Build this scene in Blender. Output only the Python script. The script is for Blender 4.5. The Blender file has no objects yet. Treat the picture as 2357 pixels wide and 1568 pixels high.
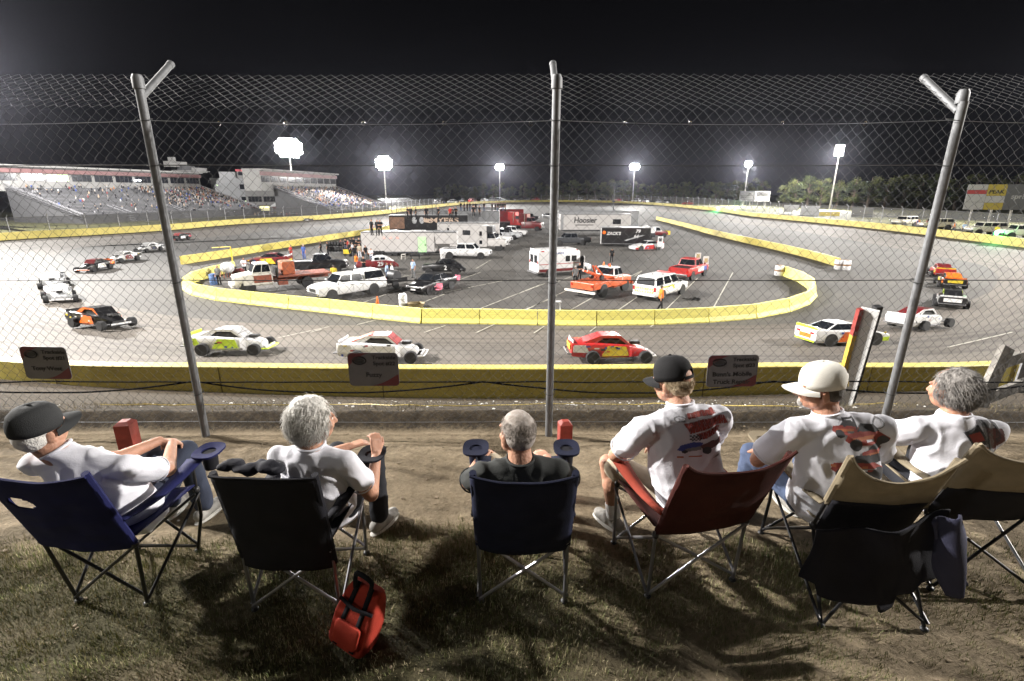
import bpy, bmesh, math, random
import numpy as np
from mathutils import Vector, Matrix, noise, Euler
R = math.radians
SC = bpy.context.scene
COL = SC.collection
random.seed(7)

# ------------------------------------------------------------------ camera model
F, CX, CY = 1152.0, 1178.5, 784.0
PITCH = math.atan((CY - 442.0) / F)
CAMZ = 8.0
SP, CP = math.sin(PITCH), math.cos(PITCH)
GZ = 5.9                                  # level of the spectators' bank

def ray(u, v):
    x, y = (u - CX) / F, (CY - v) / F
    return Vector((x, CP + y * SP, y * CP - SP))

def G(u, v, z=0.0):                       # reading of the photograph -> point on the level z
    d = ray(u, v)
    return Vector((0, 0, CAMZ)) + d * ((z - CAMZ) / d.z)

def DY(u, v, y):                          # ... -> point at distance y
    d = ray(u, v)
    return Vector((0, 0, CAMZ)) + d * (y / d.y)

cam = bpy.data.cameras.new('camera')
cam.sensor_width = 36.0
cam.lens = F / 2357.0 * 36.0
cam.clip_start, cam.clip_end = 0.05, 6000
camo = bpy.data.objects.new('camera', cam)
COL.objects.link(camo)
camo.location = (0, 0, CAMZ)
camo.rotation_euler = (R(90) - PITCH, 0, 0)
SC.camera = camo
SC.view_settings.view_transform = 'Standard'
SC.view_settings.look = 'None'
SC.view_settings.exposure = 0.0
SC.view_settings.gamma = 1.0
SC.cycles.use_denoising = True
SC.cycles.max_bounces = 6
SC.cycles.volume_bounces = 0
SC.cycles.diffuse_bounces = 3
SC.cycles.transparent_max_bounces = 8
SC.cycles.sample_clamp_indirect = 4.0
SC.cycles.volume_step_rate = 1.0

# ------------------------------------------------------------------ materials
MATS = {}
def nodes_of(m):
    m.use_nodes = True
    nt = m.node_tree
    return nt, nt.nodes['Principled BSDF']

def mat(name, col, rough=0.6, metal=0.0, var=0.12, scale=6.0, bump=0.0, bscale=40.0, spec=0.5, coat=0.0, emit=None, estr=0.0, coord='Object'):
    if name in MATS: return MATS[name]
    m = bpy.data.materials.new(name)
    nt, b = nodes_of(m)
    b.inputs['Roughness'].default_value = rough
    b.inputs['Metallic'].default_value = metal
    b.inputs['Specular IOR Level'].default_value = spec
    b.inputs['Coat Weight'].default_value = coat
    L = nt.links
    tc = nt.nodes.new('ShaderNodeTexCoord')
    if var > 0:
        n = nt.nodes.new('ShaderNodeTexNoise'); n.inputs['Scale'].default_value = scale; n.inputs['Detail'].default_value = 6
        L.new(tc.outputs[coord], n.inputs['Vector'])
        r = nt.nodes.new('ShaderNodeValToRGB')
        r.color_ramp.elements[0].position = .25; r.color_ramp.elements[1].position = .75
        r.color_ramp.elements[0].color = tuple(max(0, c * (1 - var)) for c in col) + (1,)
        r.color_ramp.elements[1].color = tuple(min(1, c * (1 + var)) for c in col) + (1,)
        L.new(n.outputs['Fac'], r.inputs['Fac']); L.new(r.outputs['Color'], b.inputs['Base Color'])
    else:
        b.inputs['Base Color'].default_value = tuple(col) + (1,)
    if bump > 0:
        n2 = nt.nodes.new('ShaderNodeTexNoise'); n2.inputs['Scale'].default_value = bscale; n2.inputs['Detail'].default_value = 5
        L.new(tc.outputs[coord], n2.inputs['Vector'])
        bp = nt.nodes.new('ShaderNodeBump'); bp.inputs['Strength'].default_value = bump; bp.inputs['Distance'].default_value = .02
        L.new(n2.outputs['Fac'], bp.inputs['Height']); L.new(bp.outputs['Normal'], b.inputs['Normal'])
    if emit:
        b.inputs['Emission Color'].default_value = tuple(emit) + (1,)
        b.inputs['Emission Strength'].default_value = estr
        m.cycles.emission_sampling = 'NONE'
    MATS[name] = m
    return m

def ramp_mat(name, stops, scale, rough=0.85, detail=8, bump=0.4, bscale=30, bdist=.02, spec=.25, second=None):
    """noise driven colour through several stops; second = (scale, colour, lo, hi) adds a patch layer"""
    m = bpy.data.materials.new(name); nt, b = nodes_of(m); L = nt.links
    b.inputs['Roughness'].default_value = rough; b.inputs['Specular IOR Level'].default_value = spec
    tc = nt.nodes.new('ShaderNodeTexCoord')
    n = nt.nodes.new('ShaderNodeTexNoise'); n.inputs['Scale'].default_value = scale; n.inputs['Detail'].default_value = detail; n.inputs['Roughness'].default_value = .65
    L.new(tc.outputs['Object'], n.inputs['Vector'])
    r = nt.nodes.new('ShaderNodeValToRGB'); cr = r.color_ramp
    while len(cr.elements) < len(stops): cr.elements.new(.5)
    for e, (p, c) in zip(cr.elements, stops): e.position = p; e.color = tuple(c) + (1,)
    L.new(n.outputs['Fac'], r.inputs['Fac'])
    out = r.outputs['Color']
    if second:
        sc2, c2, lo, hi = second
        n3 = nt.nodes.new('ShaderNodeTexNoise'); n3.inputs['Scale'].default_value = sc2; n3.inputs['Detail'].default_value = 7
        L.new(tc.outputs['Object'], n3.inputs['Vector'])
        mr = nt.nodes.new('ShaderNodeMapRange'); mr.inputs['From Min'].default_value = lo; mr.inputs['From Max'].default_value = hi
        L.new(n3.outputs['Fac'], mr.inputs['Value'])
        mx = nt.nodes.new('ShaderNodeMix'); mx.data_type = 'RGBA'
        L.new(mr.outputs['Result'], mx.inputs['Factor']); L.new(out, mx.inputs['A']); mx.inputs['B'].default_value = tuple(c2) + (1,)
        out = mx.outputs['Result']
    L.new(out, b.inputs['Base Color'])
    n2 = nt.nodes.new('ShaderNodeTexNoise'); n2.inputs['Scale'].default_value = bscale; n2.inputs['Detail'].default_value = 8
    L.new(tc.outputs['Object'], n2.inputs['Vector'])
    bp = nt.nodes.new('ShaderNodeBump'); bp.inputs['Strength'].default_value = bump; bp.inputs['Distance'].default_value = bdist
    L.new(n2.outputs['Fac'], bp.inputs['Height']); L.new(bp.outputs['Normal'], b.inputs['Normal'])
    MATS[name] = m
    return m

def paint(name, col, rough=.32, var=.06): return mat(name, col, rough, 0, var, 3.0, coat=.35)
def fabric(name, col, var=.15): return mat(name, col, .85, 0, var, 9.0, .25, 220, spec=.2)

M_TYRE = mat('tyre_rubber', (.018, .018, .02), .8, var=.3, scale=12, bump=.2)
M_RIM = mat('wheel_rim', (.55, .55, .57), .35, .7, var=.2, scale=12)
M_DRIM = mat('dark_rim', (.06, .06, .065), .45, .5, var=.2)
M_GLASS = mat('dark_glass', (.012, .014, .018), .06, 0, var=.0, spec=.8)
M_BLACK = mat('black_trim', (.015, .015, .017), .5, var=.3)
M_GALV = mat('galvanised_steel', (.17, .174, .182), .62, .5, var=.2, scale=14, bump=.08, bscale=60)
M_CHROME = mat('chrome', (.75, .75, .77), .15, 1.0, var=.08)
M_WHITE = paint('white_paint', (.64, .64, .65))
M_LAMPW = mat('headlight_lens', (.8, .8, .82), .1, var=.05)
M_LAMPR = mat('tail_lens', (.45, .02, .02), .15, var=.05)
M_STEEL = mat('weathered_steel', (.2, .2, .21), .5, .6, var=.25, scale=3)

# ------------------------------------------------------------------ mesh builder
class MB:
    def __init__(s): s.v = []; s.f = []; s.m = []
    def add(s, vs, fs, m=0, T=None):
        o = len(s.v)
        if T is not None: vs = [T @ Vector(p) for p in vs]
        s.v.extend([tuple(p) for p in vs]); s.f.extend([tuple(i + o for i in f) for f in fs]); s.m.extend([m] * len(fs))
        return s
    def box(s, c, d, m=0, rot=None, T=None):
        x, y, z = d[0] / 2, d[1] / 2, d[2] / 2
        vs = [Vector((a * x, b * y, e * z)) for e in (-1, 1) for b in (-1, 1) for a in (-1, 1)]
        if rot is not None: vs = [rot @ p for p in vs]
        vs = [p + Vector(c) for p in vs]
        return s.add(vs, [(0, 2, 3, 1), (4, 5, 7, 6), (0, 1, 5, 4), (1, 3, 7, 5), (3, 2, 6, 7), (2, 0, 4, 6)], m, T)
    def bar(s, a, b, w, h=None, m=0, up=(0, 0, 1), T=None):
        a, b = Vector(a), Vector(b); d = b - a; L = d.length
        z = d.normalized(); x = Vector(up).cross(z)
        if x.length < 1e-4: x = Vector((1, 0, 0)).cross(z)
        x.normalize(); y = z.cross(x); h = h or w
        vs = [p + x * i * w / 2 + y * j * h / 2 for p in (a, b) for (i, j) in ((-1, -1), (1, -1), (1, 1), (-1, 1))]
        return s.add(vs, [(3, 2, 1, 0), (4, 5, 6, 7), (0, 1, 5, 4), (1, 2, 6, 5), (2, 3, 7, 6), (3, 0, 4, 7)], m, T)
    def tube(s, pts, r, n=8, m=0, cap=True, T=None, closed=False):
        pts = [Vector(p) for p in pts]; N = len(pts); vs = []; fs = []
        rs = r if isinstance(r, (list, tuple)) else [r] * N
        ref = None
        for i, p in enumerate(pts):
            if closed: t = pts[(i + 1) % N] - pts[i - 1]
            else: t = pts[min(i + 1, N - 1)] - pts[max(i - 1, 0)]
            if t.length < 1e-9: t = Vector((0, 0, 1))
            t.normalize()
            if ref is None:
                ref = Vector((0, 0, 1)) if abs(t.z) < .9 else Vector((1, 0, 0))
            x = ref - t * ref.dot(t)
            if x.length < 1e-5: x = t.orthogonal()
            x.normalize(); ref = x; y = t.cross(x)
            for k in range(n):
                a = 2 * math.pi * k / n
                vs.append(p + (x * math.cos(a) + y * math.sin(a)) * rs[i])
        for i in range(N if closed else N - 1):
            j = (i + 1) % N
            for k in range(n):
                l = (k + 1) % n
                fs.append((i * n + k, i * n + l, j * n + l, j * n + k))
        if cap and not closed:
            fs.append(tuple(range(n))[::-1]); fs.append(tuple((N - 1) * n + k for k in range(n)))
        return s.add(vs, fs, m, T)
    def loft(s, rings, m=0, cap=True, T=None, closed=True):
        n = len(rings[0]); vs = [p for r in rings for p in r]; fs = []
        for i in range(len(rings) - 1):
            for k in range(n if closed else n - 1):
                l = (k + 1) % n
                fs.append((i * n + k, i * n + l, (i + 1) * n + l, (i + 1) * n + k))
        if cap: fs.append(tuple(range(n))[::-1]); fs.append(tuple((len(rings) - 1) * n + k for k in range(n)))
        return s.add(vs, fs, m, T)
    def lathe(s, prof, n=20, m=0, T=None):     # profile (r, z) about z
        vs = []; fs = []
        for (r, z) in prof:
            for k in range(n):
                a = 2 * math.pi * k / n; vs.append((r * math.cos(a), r * math.sin(a), z))
        for i in range(len(prof) - 1):
            for k in range(n):
                l = (k + 1) % n; fs.append((i * n + k, i * n + l, (i + 1) * n + l, (i + 1) * n + k))
        if prof[0][0] > 1e-6: fs.append(tuple(range(n))[::-1])
        if prof[-1][0] > 1e-6: fs.append(tuple((len(prof) - 1) * n + k for k in range(n)))
        return s.add(vs, fs, m, T)
    def prism(s, poly, t, m=0, T=None):        # polygon in xz, thickness t along y
        n = len(poly)
        vs = [(x, -t / 2, z) for x, z in poly] + [(x, t / 2, z) for x, z in poly]
        fs = [tuple(range(n)), tuple(range(n, 2 * n))[::-1]] + [(i, i + n, (i + 1) % n + n, (i + 1) % n) for i in range(n)]
        return s.add(vs, fs, m, T)
    def ell(s, c, r, n=12, k=8, m=0, rot=None, T=None):
        vs = []; fs = []
        for i in range(k + 1):
            ph = math.pi * i / k
            for j in range(n):
                a = 2 * math.pi * j / n
                p = Vector((r[0] * math.sin(ph) * math.cos(a), r[1] * math.sin(ph) * math.sin(a), -r[2] * math.cos(ph)))
                if rot is not None: p = rot @ p
                vs.append(p + Vector(c))
        for i in range(k):
            for j in range(n):
                l = (j + 1) % n
                fs.append((i * n + j, i * n + l, (i + 1) * n + l, (i + 1) * n + j))
        return s.add(vs, fs, m, T)
    def quad(s, a, b, c, d, m=0): return s.add([a, b, c, d], [(0, 1, 2, 3)], m)
    def grid(s, P, m=0, thick=0.0):            # P[i][j] points; thickness along -normal guessed per vertex
        A = len(P); B = len(P[0]); vs = [Vector(p) for r in P for p in r]
        fs = [(i * B + j, i * B + j + 1, (i + 1) * B + j + 1, (i + 1) * B + j) for i in range(A - 1) for j in range(B - 1)]
        if thick:
            no = [Vector() for _ in vs]
            for f in fs:
                n = (vs[f[1]] - vs[f[0]]).cross(vs[f[3]] - vs[f[0]])
                for i in f: no[i] += n
            N = len(vs)
            vs = vs + [v - n.normalized() * thick if n.length > 0 else v for v, n in zip(vs, no)]
            fs2 = [tuple(i + N for i in f)[::-1] for f in fs]
            ed = []
            ring = [j for j in range(B)] + [i * B + B - 1 for i in range(1, A)] + [(A - 1) * B + j for j in range(B - 2, -1, -1)] + [i * B for i in range(A - 2, 0, -1)]
            for q in range(len(ring)):
                a, b = ring[q], ring[(q + 1) % len(ring)]
                ed.append((b, a, a + N, b + N))
            fs = fs + fs2 + ed
        return s.add(vs, fs, m)
    def mesh(s, name, smooth=True, ang=35):
        me = bpy.data.meshes.new(name)
        me.from_pydata(s.v, [], s.f)
        me.polygons.foreach_set('material_index', s.m)
        if smooth:
            me.polygons.foreach_set('use_smooth', [True] * len(s.f))
            me.set_sharp_from_angle(angle=R(ang))
        me.update()
        return me
    def build(s, name, mats, parent=None, smooth=True, ang=35, loc=None, bevel=0):
        me = s.mesh(name, smooth, ang)
        o = bpy.data.objects.new(name, me)
        for mm in (mats if isinstance(mats, (list, tuple)) else [mats]): me.materials.append(mm)
        COL.objects.link(o)
        if parent: o.parent = parent
        if loc is not None: o.location = loc
        if bevel:
            b = o.modifiers.new('bevel', 'BEVEL'); b.width = bevel; b.segments = 2; b.limit_method = 'ANGLE'; b.angle_limit = R(40)
        return o

def tag(o, label, cat, group=None, kind=None):
    if label: o['label'] = label
    if cat: o['category'] = cat
    if group: o['group'] = group
    if kind: o['kind'] = kind
    return o

def thing(name, label, cat, loc=(0, 0, 0), rz=0.0, group=None):
    o = bpy.data.objects.new(name, None); COL.objects.link(o)
    o.empty_display_size = .2
    o.location = loc; o.rotation_euler = (0, 0, rz)
    return tag(o, label, cat, group)

def struct(o): o['kind'] = 'structure'; return o

def dup(root, loc=None, rz=None, label=None, sc=None):
    def cp(o, par):
        c = o.copy(); COL.objects.link(c)
        if par: c.parent = par; c.matrix_parent_inverse = o.matrix_parent_inverse.copy()
        for ch in o.children: cp(ch, c)
        return c
    r = cp(root, None)
    if loc is not None: r.location = loc
    if rz is not None: r.rotation_euler = (0, 0, rz)
    if label: r['label'] = label
    if sc: r.scale = sc if isinstance(sc, (tuple, list)) else (sc, sc, sc)
    return r

def text_mesh(body, size, mats, parent, M, name='lettering', ext=.004, align='CENTER', shear=0, sx=1.0):
    cu = bpy.data.curves.new(name, 'FONT'); cu.body = body; cu.size = size; cu.extrude = ext; cu.align_x = align; cu.align_y = 'CENTER'; cu.shear = shear
    cu.offset = size * .022
    to = bpy.data.objects.new(name, cu); COL.objects.link(to)
    dg = bpy.context.evaluated_depsgraph_get()
    me = bpy.data.meshes.new_from_object(to.evaluated_get(dg))
    bpy.data.objects.remove(to); bpy.data.curves.remove(cu)
    me.materials.clear(); me.materials.append(mats)
    o = bpy.data.objects.new(name, me); COL.objects.link(o)
    o.parent = parent
    o.matrix_local = M @ Matrix.Diagonal((sx, 1, 1, 1))
    return o

def face_matrix(p, right, up):                 # text plane: x -> right, y -> up
    x = Vector(right).normalized(); y = Vector(up).normalized(); z = x.cross(y)
    m = Matrix((x, y, z)).transposed().to_4x4(); m.translation = Vector(p); return m

# ------------------------------------------------------------------ world, haze, lamps
w = bpy.data.worlds.new('World'); SC.world = w; w.use_nodes = True
bg = w.node_tree.nodes['Background']
sky = w.node_tree.nodes.new('ShaderNodeTexSky'); sky.sky_type = 'NISHITA'; sky.sun_disc = False
sky.sun_elevation = R(-4); sky.sun_rotation = R(200); sky.air_density = 1.0
mixn = w.node_tree.nodes.new('ShaderNodeMix'); mixn.data_type = 'RGBA'; mixn.inputs['Factor'].default_value = .96
w.node_tree.links.new(sky.outputs['Color'], mixn.inputs['A']); mixn.inputs['B'].default_value = (.014, .014, .017, 1)
w.node_tree.links.new(mixn.outputs['Result'], bg.inputs['Color'])
bg.inputs['Strength'].default_value = .12

HAZE = True
if HAZE:
    hb = MB().box((0, 300, 29.5), (1900, 1900, 63))
    hm = bpy.data.materials.new('haze'); hm.use_nodes = True; nt = hm.node_tree
    nt.nodes.remove(nt.nodes['Principled BSDF'])
    pv = nt.nodes.new('ShaderNodeVolumePrincipled'); pv.inputs['Density'].default_value = .000035
    pv.inputs['Color'].default_value = (.80, .82, 1.0, 1); pv.inputs['Anisotropy'].default_value = .89
    nt.links.new(pv.outputs['Volume'], nt.nodes['Material Output'].inputs['Volume'])
    tag(hb.build('haze', hm, smooth=False), None, None, kind='stuff')

def lamp(loc, power, col=(1, .97, .93), rad=1.5, spot=None, target=None, name='floodlight_glow', blend=.6):
    l = bpy.data.lights.new(name, 'SPOT' if spot else 'POINT'); l.energy = power; l.color = col; l.shadow_soft_size = rad
    o = bpy.data.objects.new(name, l); COL.objects.link(o); o.location = loc
    if spot:
        l.spot_size = R(spot); l.spot_blend = blend
        o.rotation_euler = (Vector(target) - Vector(loc)).to_track_quat('-Z', 'Y').to_euler()
    return o
# ------------------------------------------------------------------ track outline
NEAR_TOP = 2.2
oc_ctrl = []
for (u, v) in [(1262, 849), (589, 845), (0, 831)]:
    p = G(u, v, NEAR_TOP); oc_ctrl.append((p.x, p.y + .45, 1.05))
oc_ctrl += [(-36, 24, .95), (-56, 39, .85), (-72, 60, .8)]
for (u, v, z) in [(0, 554, .8), (200, 542, .8), (380, 530.5, .8), (552, 516, .8), (728, 506, .9), (898, 491, 1.2), (978, 480, 1.6), (1078, 470.5, 2.0), (1160, 466.5, 2.1), (1270, 465, 2.1),
                  (1392, 466.5, 2.1), (1492, 471, 1.7), (1642, 485, 1.1), (1731, 498, .9), (1891, 514, .8), (2050, 531, .8), (2357, 570, .8)]:
    p = G(u, v, z); oc_ctrl.append((p.x, p.y, z))
oc_ctrl += [(66, 52, .85), (52, 34, .9), (34, 21.5, 1.0)]
for (u, v) in [(2340, 838), (1767, 844)]:
    p = G(u, v, NEAR_TOP); oc_ctrl.append((p.x, p.y + .45, 1.05))

def catmull(P, n, closed=True):
    out = []; N = len(P); P = [Vector(p) for p in P]
    for i in range(N if closed else N - 1):
        if closed: a, b, c, d = P[i - 1], P[i], P[(i + 1) % N], P[(i + 2) % N]
        else: a, b, c, d = P[max(i - 1, 0)], P[i], P[i + 1], P[min(i + 2, N - 1)]
        ta, tb, tc_ = 0, (b - a).length ** .5 or 1e-3, (c - b).length ** .5
        for k in range(n):
            t = k / n
            # centripetal tangents
            d1 = tb; d2 = tc_; d3 = ((d - c).length ** .5) or 1e-3
            m1 = (c - b) + ((b - a) / max(d1, 1e-3) - (c - a) / (d1 + d2)) * d2
            m2 = (c - b) + ((d - c) / d3 - (d - b) / (d2 + d3)) * d2
            t2, t3 = t * t, t * t * t
            out.append(b * (2 * t3 - 3 * t2 + 1) + m1 * (t3 - 2 * t2 + t) + c * (-2 * t3 + 3 * t2) + m2 * (t3 - t2))
    if not closed: out.append(P[-1])
    return out
OC = catmull(oc_ctrl, 14)
OCA = np.array([tuple(p) for p in OC])
RINGW = 13.5

def oc_normals():                              # inward normals (counter clockwise or not)
    n = []
    N = len(OC); c = OCA[:, :2].mean(0)
    for i in range(N):
        t = OC[(i + 1) % N] - OC[i - 1]; q = Vector((-t.y, t.x)).normalized()
        if q.dot(Vector((c[0] - OC[i].x, c[1] - OC[i].y))) < 0: q = -q
        n.append(q)
    return n
OCN = oc_normals()
_a, _b = OCA, np.roll(OCA, -1, 0)
def track_z(x, y):
    p = np.array((x, y)); ab = _b[:, :2] - _a[:, :2]
    t = np.clip(((p - _a[:, :2]) * ab).sum(1) / (ab ** 2).sum(1), 0, 1)
    q = _a[:, :2] + ab * t[:, None]; d = np.hypot(*(p - q).T); i = int(d.argmin())
    z = _a[i, 2] * (1 - t[i]) + _b[i, 2] * t[i]
    return z * max(0.0, 1 - d[i] / RINGW)
def T_(u, v):                                  # reading -> point on the banked racing surface
    z = .3
    for _ in range(6):
        p = G(u, v, z); z = track_z(p.x, p.y)
    return G(u, v, z)

# ------------------------------------------------------------------ asphalt, lines
asph = bpy.data.materials.new('asphalt'); nt, b_ = nodes_of(asph); L = nt.links
b_.inputs['Roughness'].default_value = .8; b_.inputs['Specular IOR Level'].default_value = .3
tc = nt.nodes.new('ShaderNodeTexCoord')
def noise_node(nt, sc, det=6, rough=.6, coord='Object', vec=None):
    n = nt.nodes.new('ShaderNodeTexNoise'); n.inputs['Scale'].default_value = sc; n.inputs['Detail'].default_value = det; n.inputs['Roughness'].default_value = rough
    nt.links.new(vec or nt.nodes.get('Texture Coordinate').outputs[coord], n.inputs['Vector']); return n
def ramp_node(nt, src, stops):
    r = nt.nodes.new('ShaderNodeValToRGB'); cr = r.color_ramp
    while len(cr.elements) < len(stops): cr.elements.new(.5)
    for e, (p, c) in zip(cr.elements, stops): e.position = p; e.color = tuple(c) + (1,)
    nt.links.new(src, r.inputs['Fac']); return r
def mix_node(nt, fac, a, b, blend='MIX'):
    m = nt.nodes.new('ShaderNodeMix'); m.data_type = 'RGBA'; m.blend_type = blend
    for s, v in (('Factor', fac), ('A', a), ('B', b)):
        if hasattr(v, 'links'): nt.links.new(v, m.inputs[s])
        elif isinstance(v, (int, float)): m.inputs[s].default_value = v
        else: m.inputs[s].default_value = tuple(v) + (1,)
    return m.outputs['Result']
n1 = noise_node(nt, .09, 7); r1 = ramp_node(nt, n1.outputs['Fac'], [(.3, (.105, .093, .082)), (.5, (.131, .116, .102)), (.72, (.158, .139, .121))])
n2 = noise_node(nt, 9, 8, .8); r2 = ramp_node(nt, n2.outputs['Fac'], [(.3, (.74, .74, .74)), (.7, (1.2, 1.2, 1.2))])
c = mix_node(nt, 1.0, r1.outputs['Color'], r2.outputs['Color'], 'MULTIPLY')
uvn = nt.nodes.new('ShaderNodeUVMap'); mp = nt.nodes.new('ShaderNodeMapping'); mp.inputs['Scale'].default_value = (.012, .55, 1)
L.new(uvn.outputs['UV'], mp.inputs['Vector'])
n3 = noise_node(nt, 3.0, 7, .65, vec=mp.outputs['Vector']); r3 = ramp_node(nt, n3.outputs['Fac'], [(.40, (.55, .54, .54)), (.52, (1, 1, 1)), (.62, (1.0, .99, .97))])
c = mix_node(nt, .75, c, r3.outputs['Color'], 'MULTIPLY')
sp_ = nt.nodes.new('ShaderNodeSeparateXYZ'); L.new(uvn.outputs['UV'], sp_.inputs['Vector'])
r9 = ramp_node(nt, sp_.outputs['Y'], [(0, (1, 1, 1))]); mr9 = nt.nodes.new('ShaderNodeMapRange'); mr9.inputs['From Max'].default_value = 13.5; L.new(sp_.outputs['Y'], mr9.inputs['Value'])
nt.links.remove(r9.inputs['Fac'].links[0]); L.new(mr9.outputs['Result'], r9.inputs['Fac'])
cr9 = r9.color_ramp
for q_, v_ in ((.0, .92), (.16, 1.05), (.36, .84), (.52, .78), (.70, .98), (1.0, 1.0)):
    e_ = cr9.elements.new(q_); e_.color = (v_, v_, v_, 1)
c = mix_node(nt, .9, c, r9.outputs['Color'], 'MULTIPLY')
L.new(c, b_.inputs['Base Color'])
bp = nt.nodes.new('ShaderNodeBump'); bp.inputs['Strength'].default_value = .25; bp.inputs['Distance'].default_value = .02
n4 = noise_node(nt, 30, 6); L.new(n4.outputs['Fac'], bp.inputs['Height']); L.new(bp.outputs['Normal'], b_.inputs['Normal'])

inf = bpy.data.materials.new('infield_asphalt'); nt, b_ = nodes_of(inf); L = nt.links
b_.inputs['Roughness'].default_value = .8; b_.inputs['Specular IOR Level'].default_value = .3
nt.nodes.new('ShaderNodeTexCoord')
n1 = noise_node(nt, .12, 8, .6); r1 = ramp_node(nt, n1.outputs['Fac'], [(.3, (.060, .057, .054)), (.5, (.082, .077, .072)), (.7, (.105, .098, .09))])
n2 = noise_node(nt, 5, 8, .8); r2 = ramp_node(nt, n2.outputs['Fac'], [(.3, (.75, .75, .75)), (.7, (1.2, 1.2, 1.2))])
L.new(mix_node(nt, 1.0, r1.outputs['Color'], r2.outputs['Color'], 'MULTIPLY'), b_.inputs['Base Color'])

mb = MB(); N = len(OC); K = 8; uvs = []
arc = np.concatenate([[0], np.cumsum([(OC[(i + 1) % N] - OC[i]).length for i in range(N)])])
for i in range(N + 1):
    p = OC[i % N]; n = OCN[i % N]
    for k in range(K + 1):
        t = k / K
        zz = p.z * (1 - t) ** 1.15
        mb.v.append((p.x + n.x * RINGW * t, p.y + n.y * RINGW * t, zz + .004)); uvs.append((arc[i], t * RINGW))
for i in range(N):
    for k in range(K):
        a = i * (K + 1) + k; mb.f.append((a, a + 1, a + K + 2, a + K + 1)); mb.m.append(0)
tr = mb.build('race_track', asph)
ul = tr.data.uv_layers.new(name='UVMap')
for li, lp in enumerate(tr.data.loops): ul.data[li].uv = uvs[lp.vertex_index]
struct(tr)
mb = MB(); cc = OCA[:, :2].mean(0)
inn = [(OC[i].x + OCN[i].x * (RINGW - .4), OC[i].y + OCN[i].y * (RINGW - .4), 0) for i in range(N)]
mb.v = inn + [(cc[0], cc[1], 0)]
for i in range(N): mb.f.append((i, (i + 1) % N, N)); mb.m.append(0)
struct(mb.build('infield', inf, smooth=False))

M_LINE = mat('road_paint', (.40, .385, .33), .7, var=.25, scale=5)
lines = MB()
def stripe(a, b, wd=.09):
    a, b = Vector(a), Vector(b); d = (b - a); n = Vector((-d.y, d.x, 0)).normalized() * wd / 2
    K = max(1, int(d.length / 2)); 
    for k in range(K):
        p, q = a + d * k / K, a + d * (k + 1) / K
        lines.quad(*[(r.x, r.y, track_z(r.x, r.y) + .012) for r in (p - n, q - n, q + n, p + n)])
def v8(x, y): return ((1290 + x / 4.708) * .9207, (500 + y / 4.708) * .9207)
def v7(x, y): return ((850 + x / 4.708) * .9207, (500 + y / 4.708) * .9207)
def v3(x, y): return ((1240 + x / 3.681) * .9207, (440 + y / 3.681) * .9207)
for a, b in [(v8(110, 1300), v8(640, 1045)), (v8(620, 1310), v8(920, 1140)), (v8(1200, 1300), v8(1480, 1110)), (v8(1760, 1295), v8(2140, 920)), (v8(0, 1115), v8(340, 985)), (v8(1330, 910), v8(1480, 835)),
             (v3(2000, 1215), v3(2180, 890)), (v7(270, 1210), v7(900, 985)), (v7(940, 1220), v7(1230, 1110)), (v7(1230, 1090), v7(1980, 940)), (v7(1640, 1285), v7(2354, 1000)), (v7(2160, 1300), v7(2560, 1130)),
             (v7(1380, 950), v7(1660, 850)), (v7(1600, 810), v7(1770, 710)), (v7(740, 900), v7(1050, 850)), (v3(560, 975), v3(760, 905)), (v3(1270, 930), v3(1340, 880))]:
    stripe(G(*a), G(*b))
for a, b in [(v7(990, 1560), v7(1240, 1480)), (v7(1600, 1565), v7(1840, 1455)), (v8(210, 1568), v8(330, 1490)), (v8(870, 1550), v8(945, 1495)), (v8(1575, 1500), v8(1620, 1470)), (v7(200, 1470), v7(420, 1415)), (v7(-350, 1560), v7(-200, 1520)),
             ((2180, 800), (2330, 765)), ((2190, 862), (2300, 836)), ((640, 778), (760, 752)), ((870, 500), (965, 517)), ((690, 560), (745, 548))]:
    stripe(T_(*a), T_(*b), .08)
o = lines.build('painted_lines', M_LINE, smooth=False); struct(o)

# ------------------------------------------------------------------ walls
def yellow(name, base, var, dirt=(.33, .28, .06)):
    m = bpy.data.materials.new(name); nt, b = nodes_of(m); L = nt.links
    b.inputs['Roughness'].default_value = .55
    nt.nodes.new('ShaderNodeTexCoord')
    n = noise_node(nt, 1.4, 8, .7); r = ramp_node(nt, n.outputs['Fac'], [(.3, tuple(c * .82 for c in base)), (.55, base), (.8, tuple(min(1, c * 1.1) for c in base))])
    mp = nt.nodes.new('ShaderNodeMapping'); mp.inputs['Scale'].default_value = (1.2, 1.2, 9); L.new(nt.nodes['Texture Coordinate'].outputs['Object'], mp.inputs['Vector'])
    n2 = noise_node(nt, 1.6, 8, .7, vec=mp.outputs['Vector']); r2 = ramp_node(nt, n2.outputs['Fac'], [(.52, (0, 0, 0)), (.70, (1, 1, 1))])
    L.new(mix_node(nt, r2.outputs['Color'], r.outputs['Color'], dirt), b.inputs['Base Color'])
    bp = nt.nodes.new('ShaderNodeBump'); bp.inputs['Strength'].default_value = .2; bp.inputs['Distance'].default_value = .02
    n4 = noise_node(nt, 12, 8); L.new(n4.outputs['Fac'], bp.inputs['Height']); L.new(bp.outputs['Normal'], b.inputs['Normal'])
    return m
M_YEL = yellow('yellow_wall_paint', (.60, .50, .12), .1, (.38, .31, .08))
M_YEL2 = yellow('yellow_barrier_paint', (.80, .73, .20), .1, (.62, .54, .13))
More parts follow.
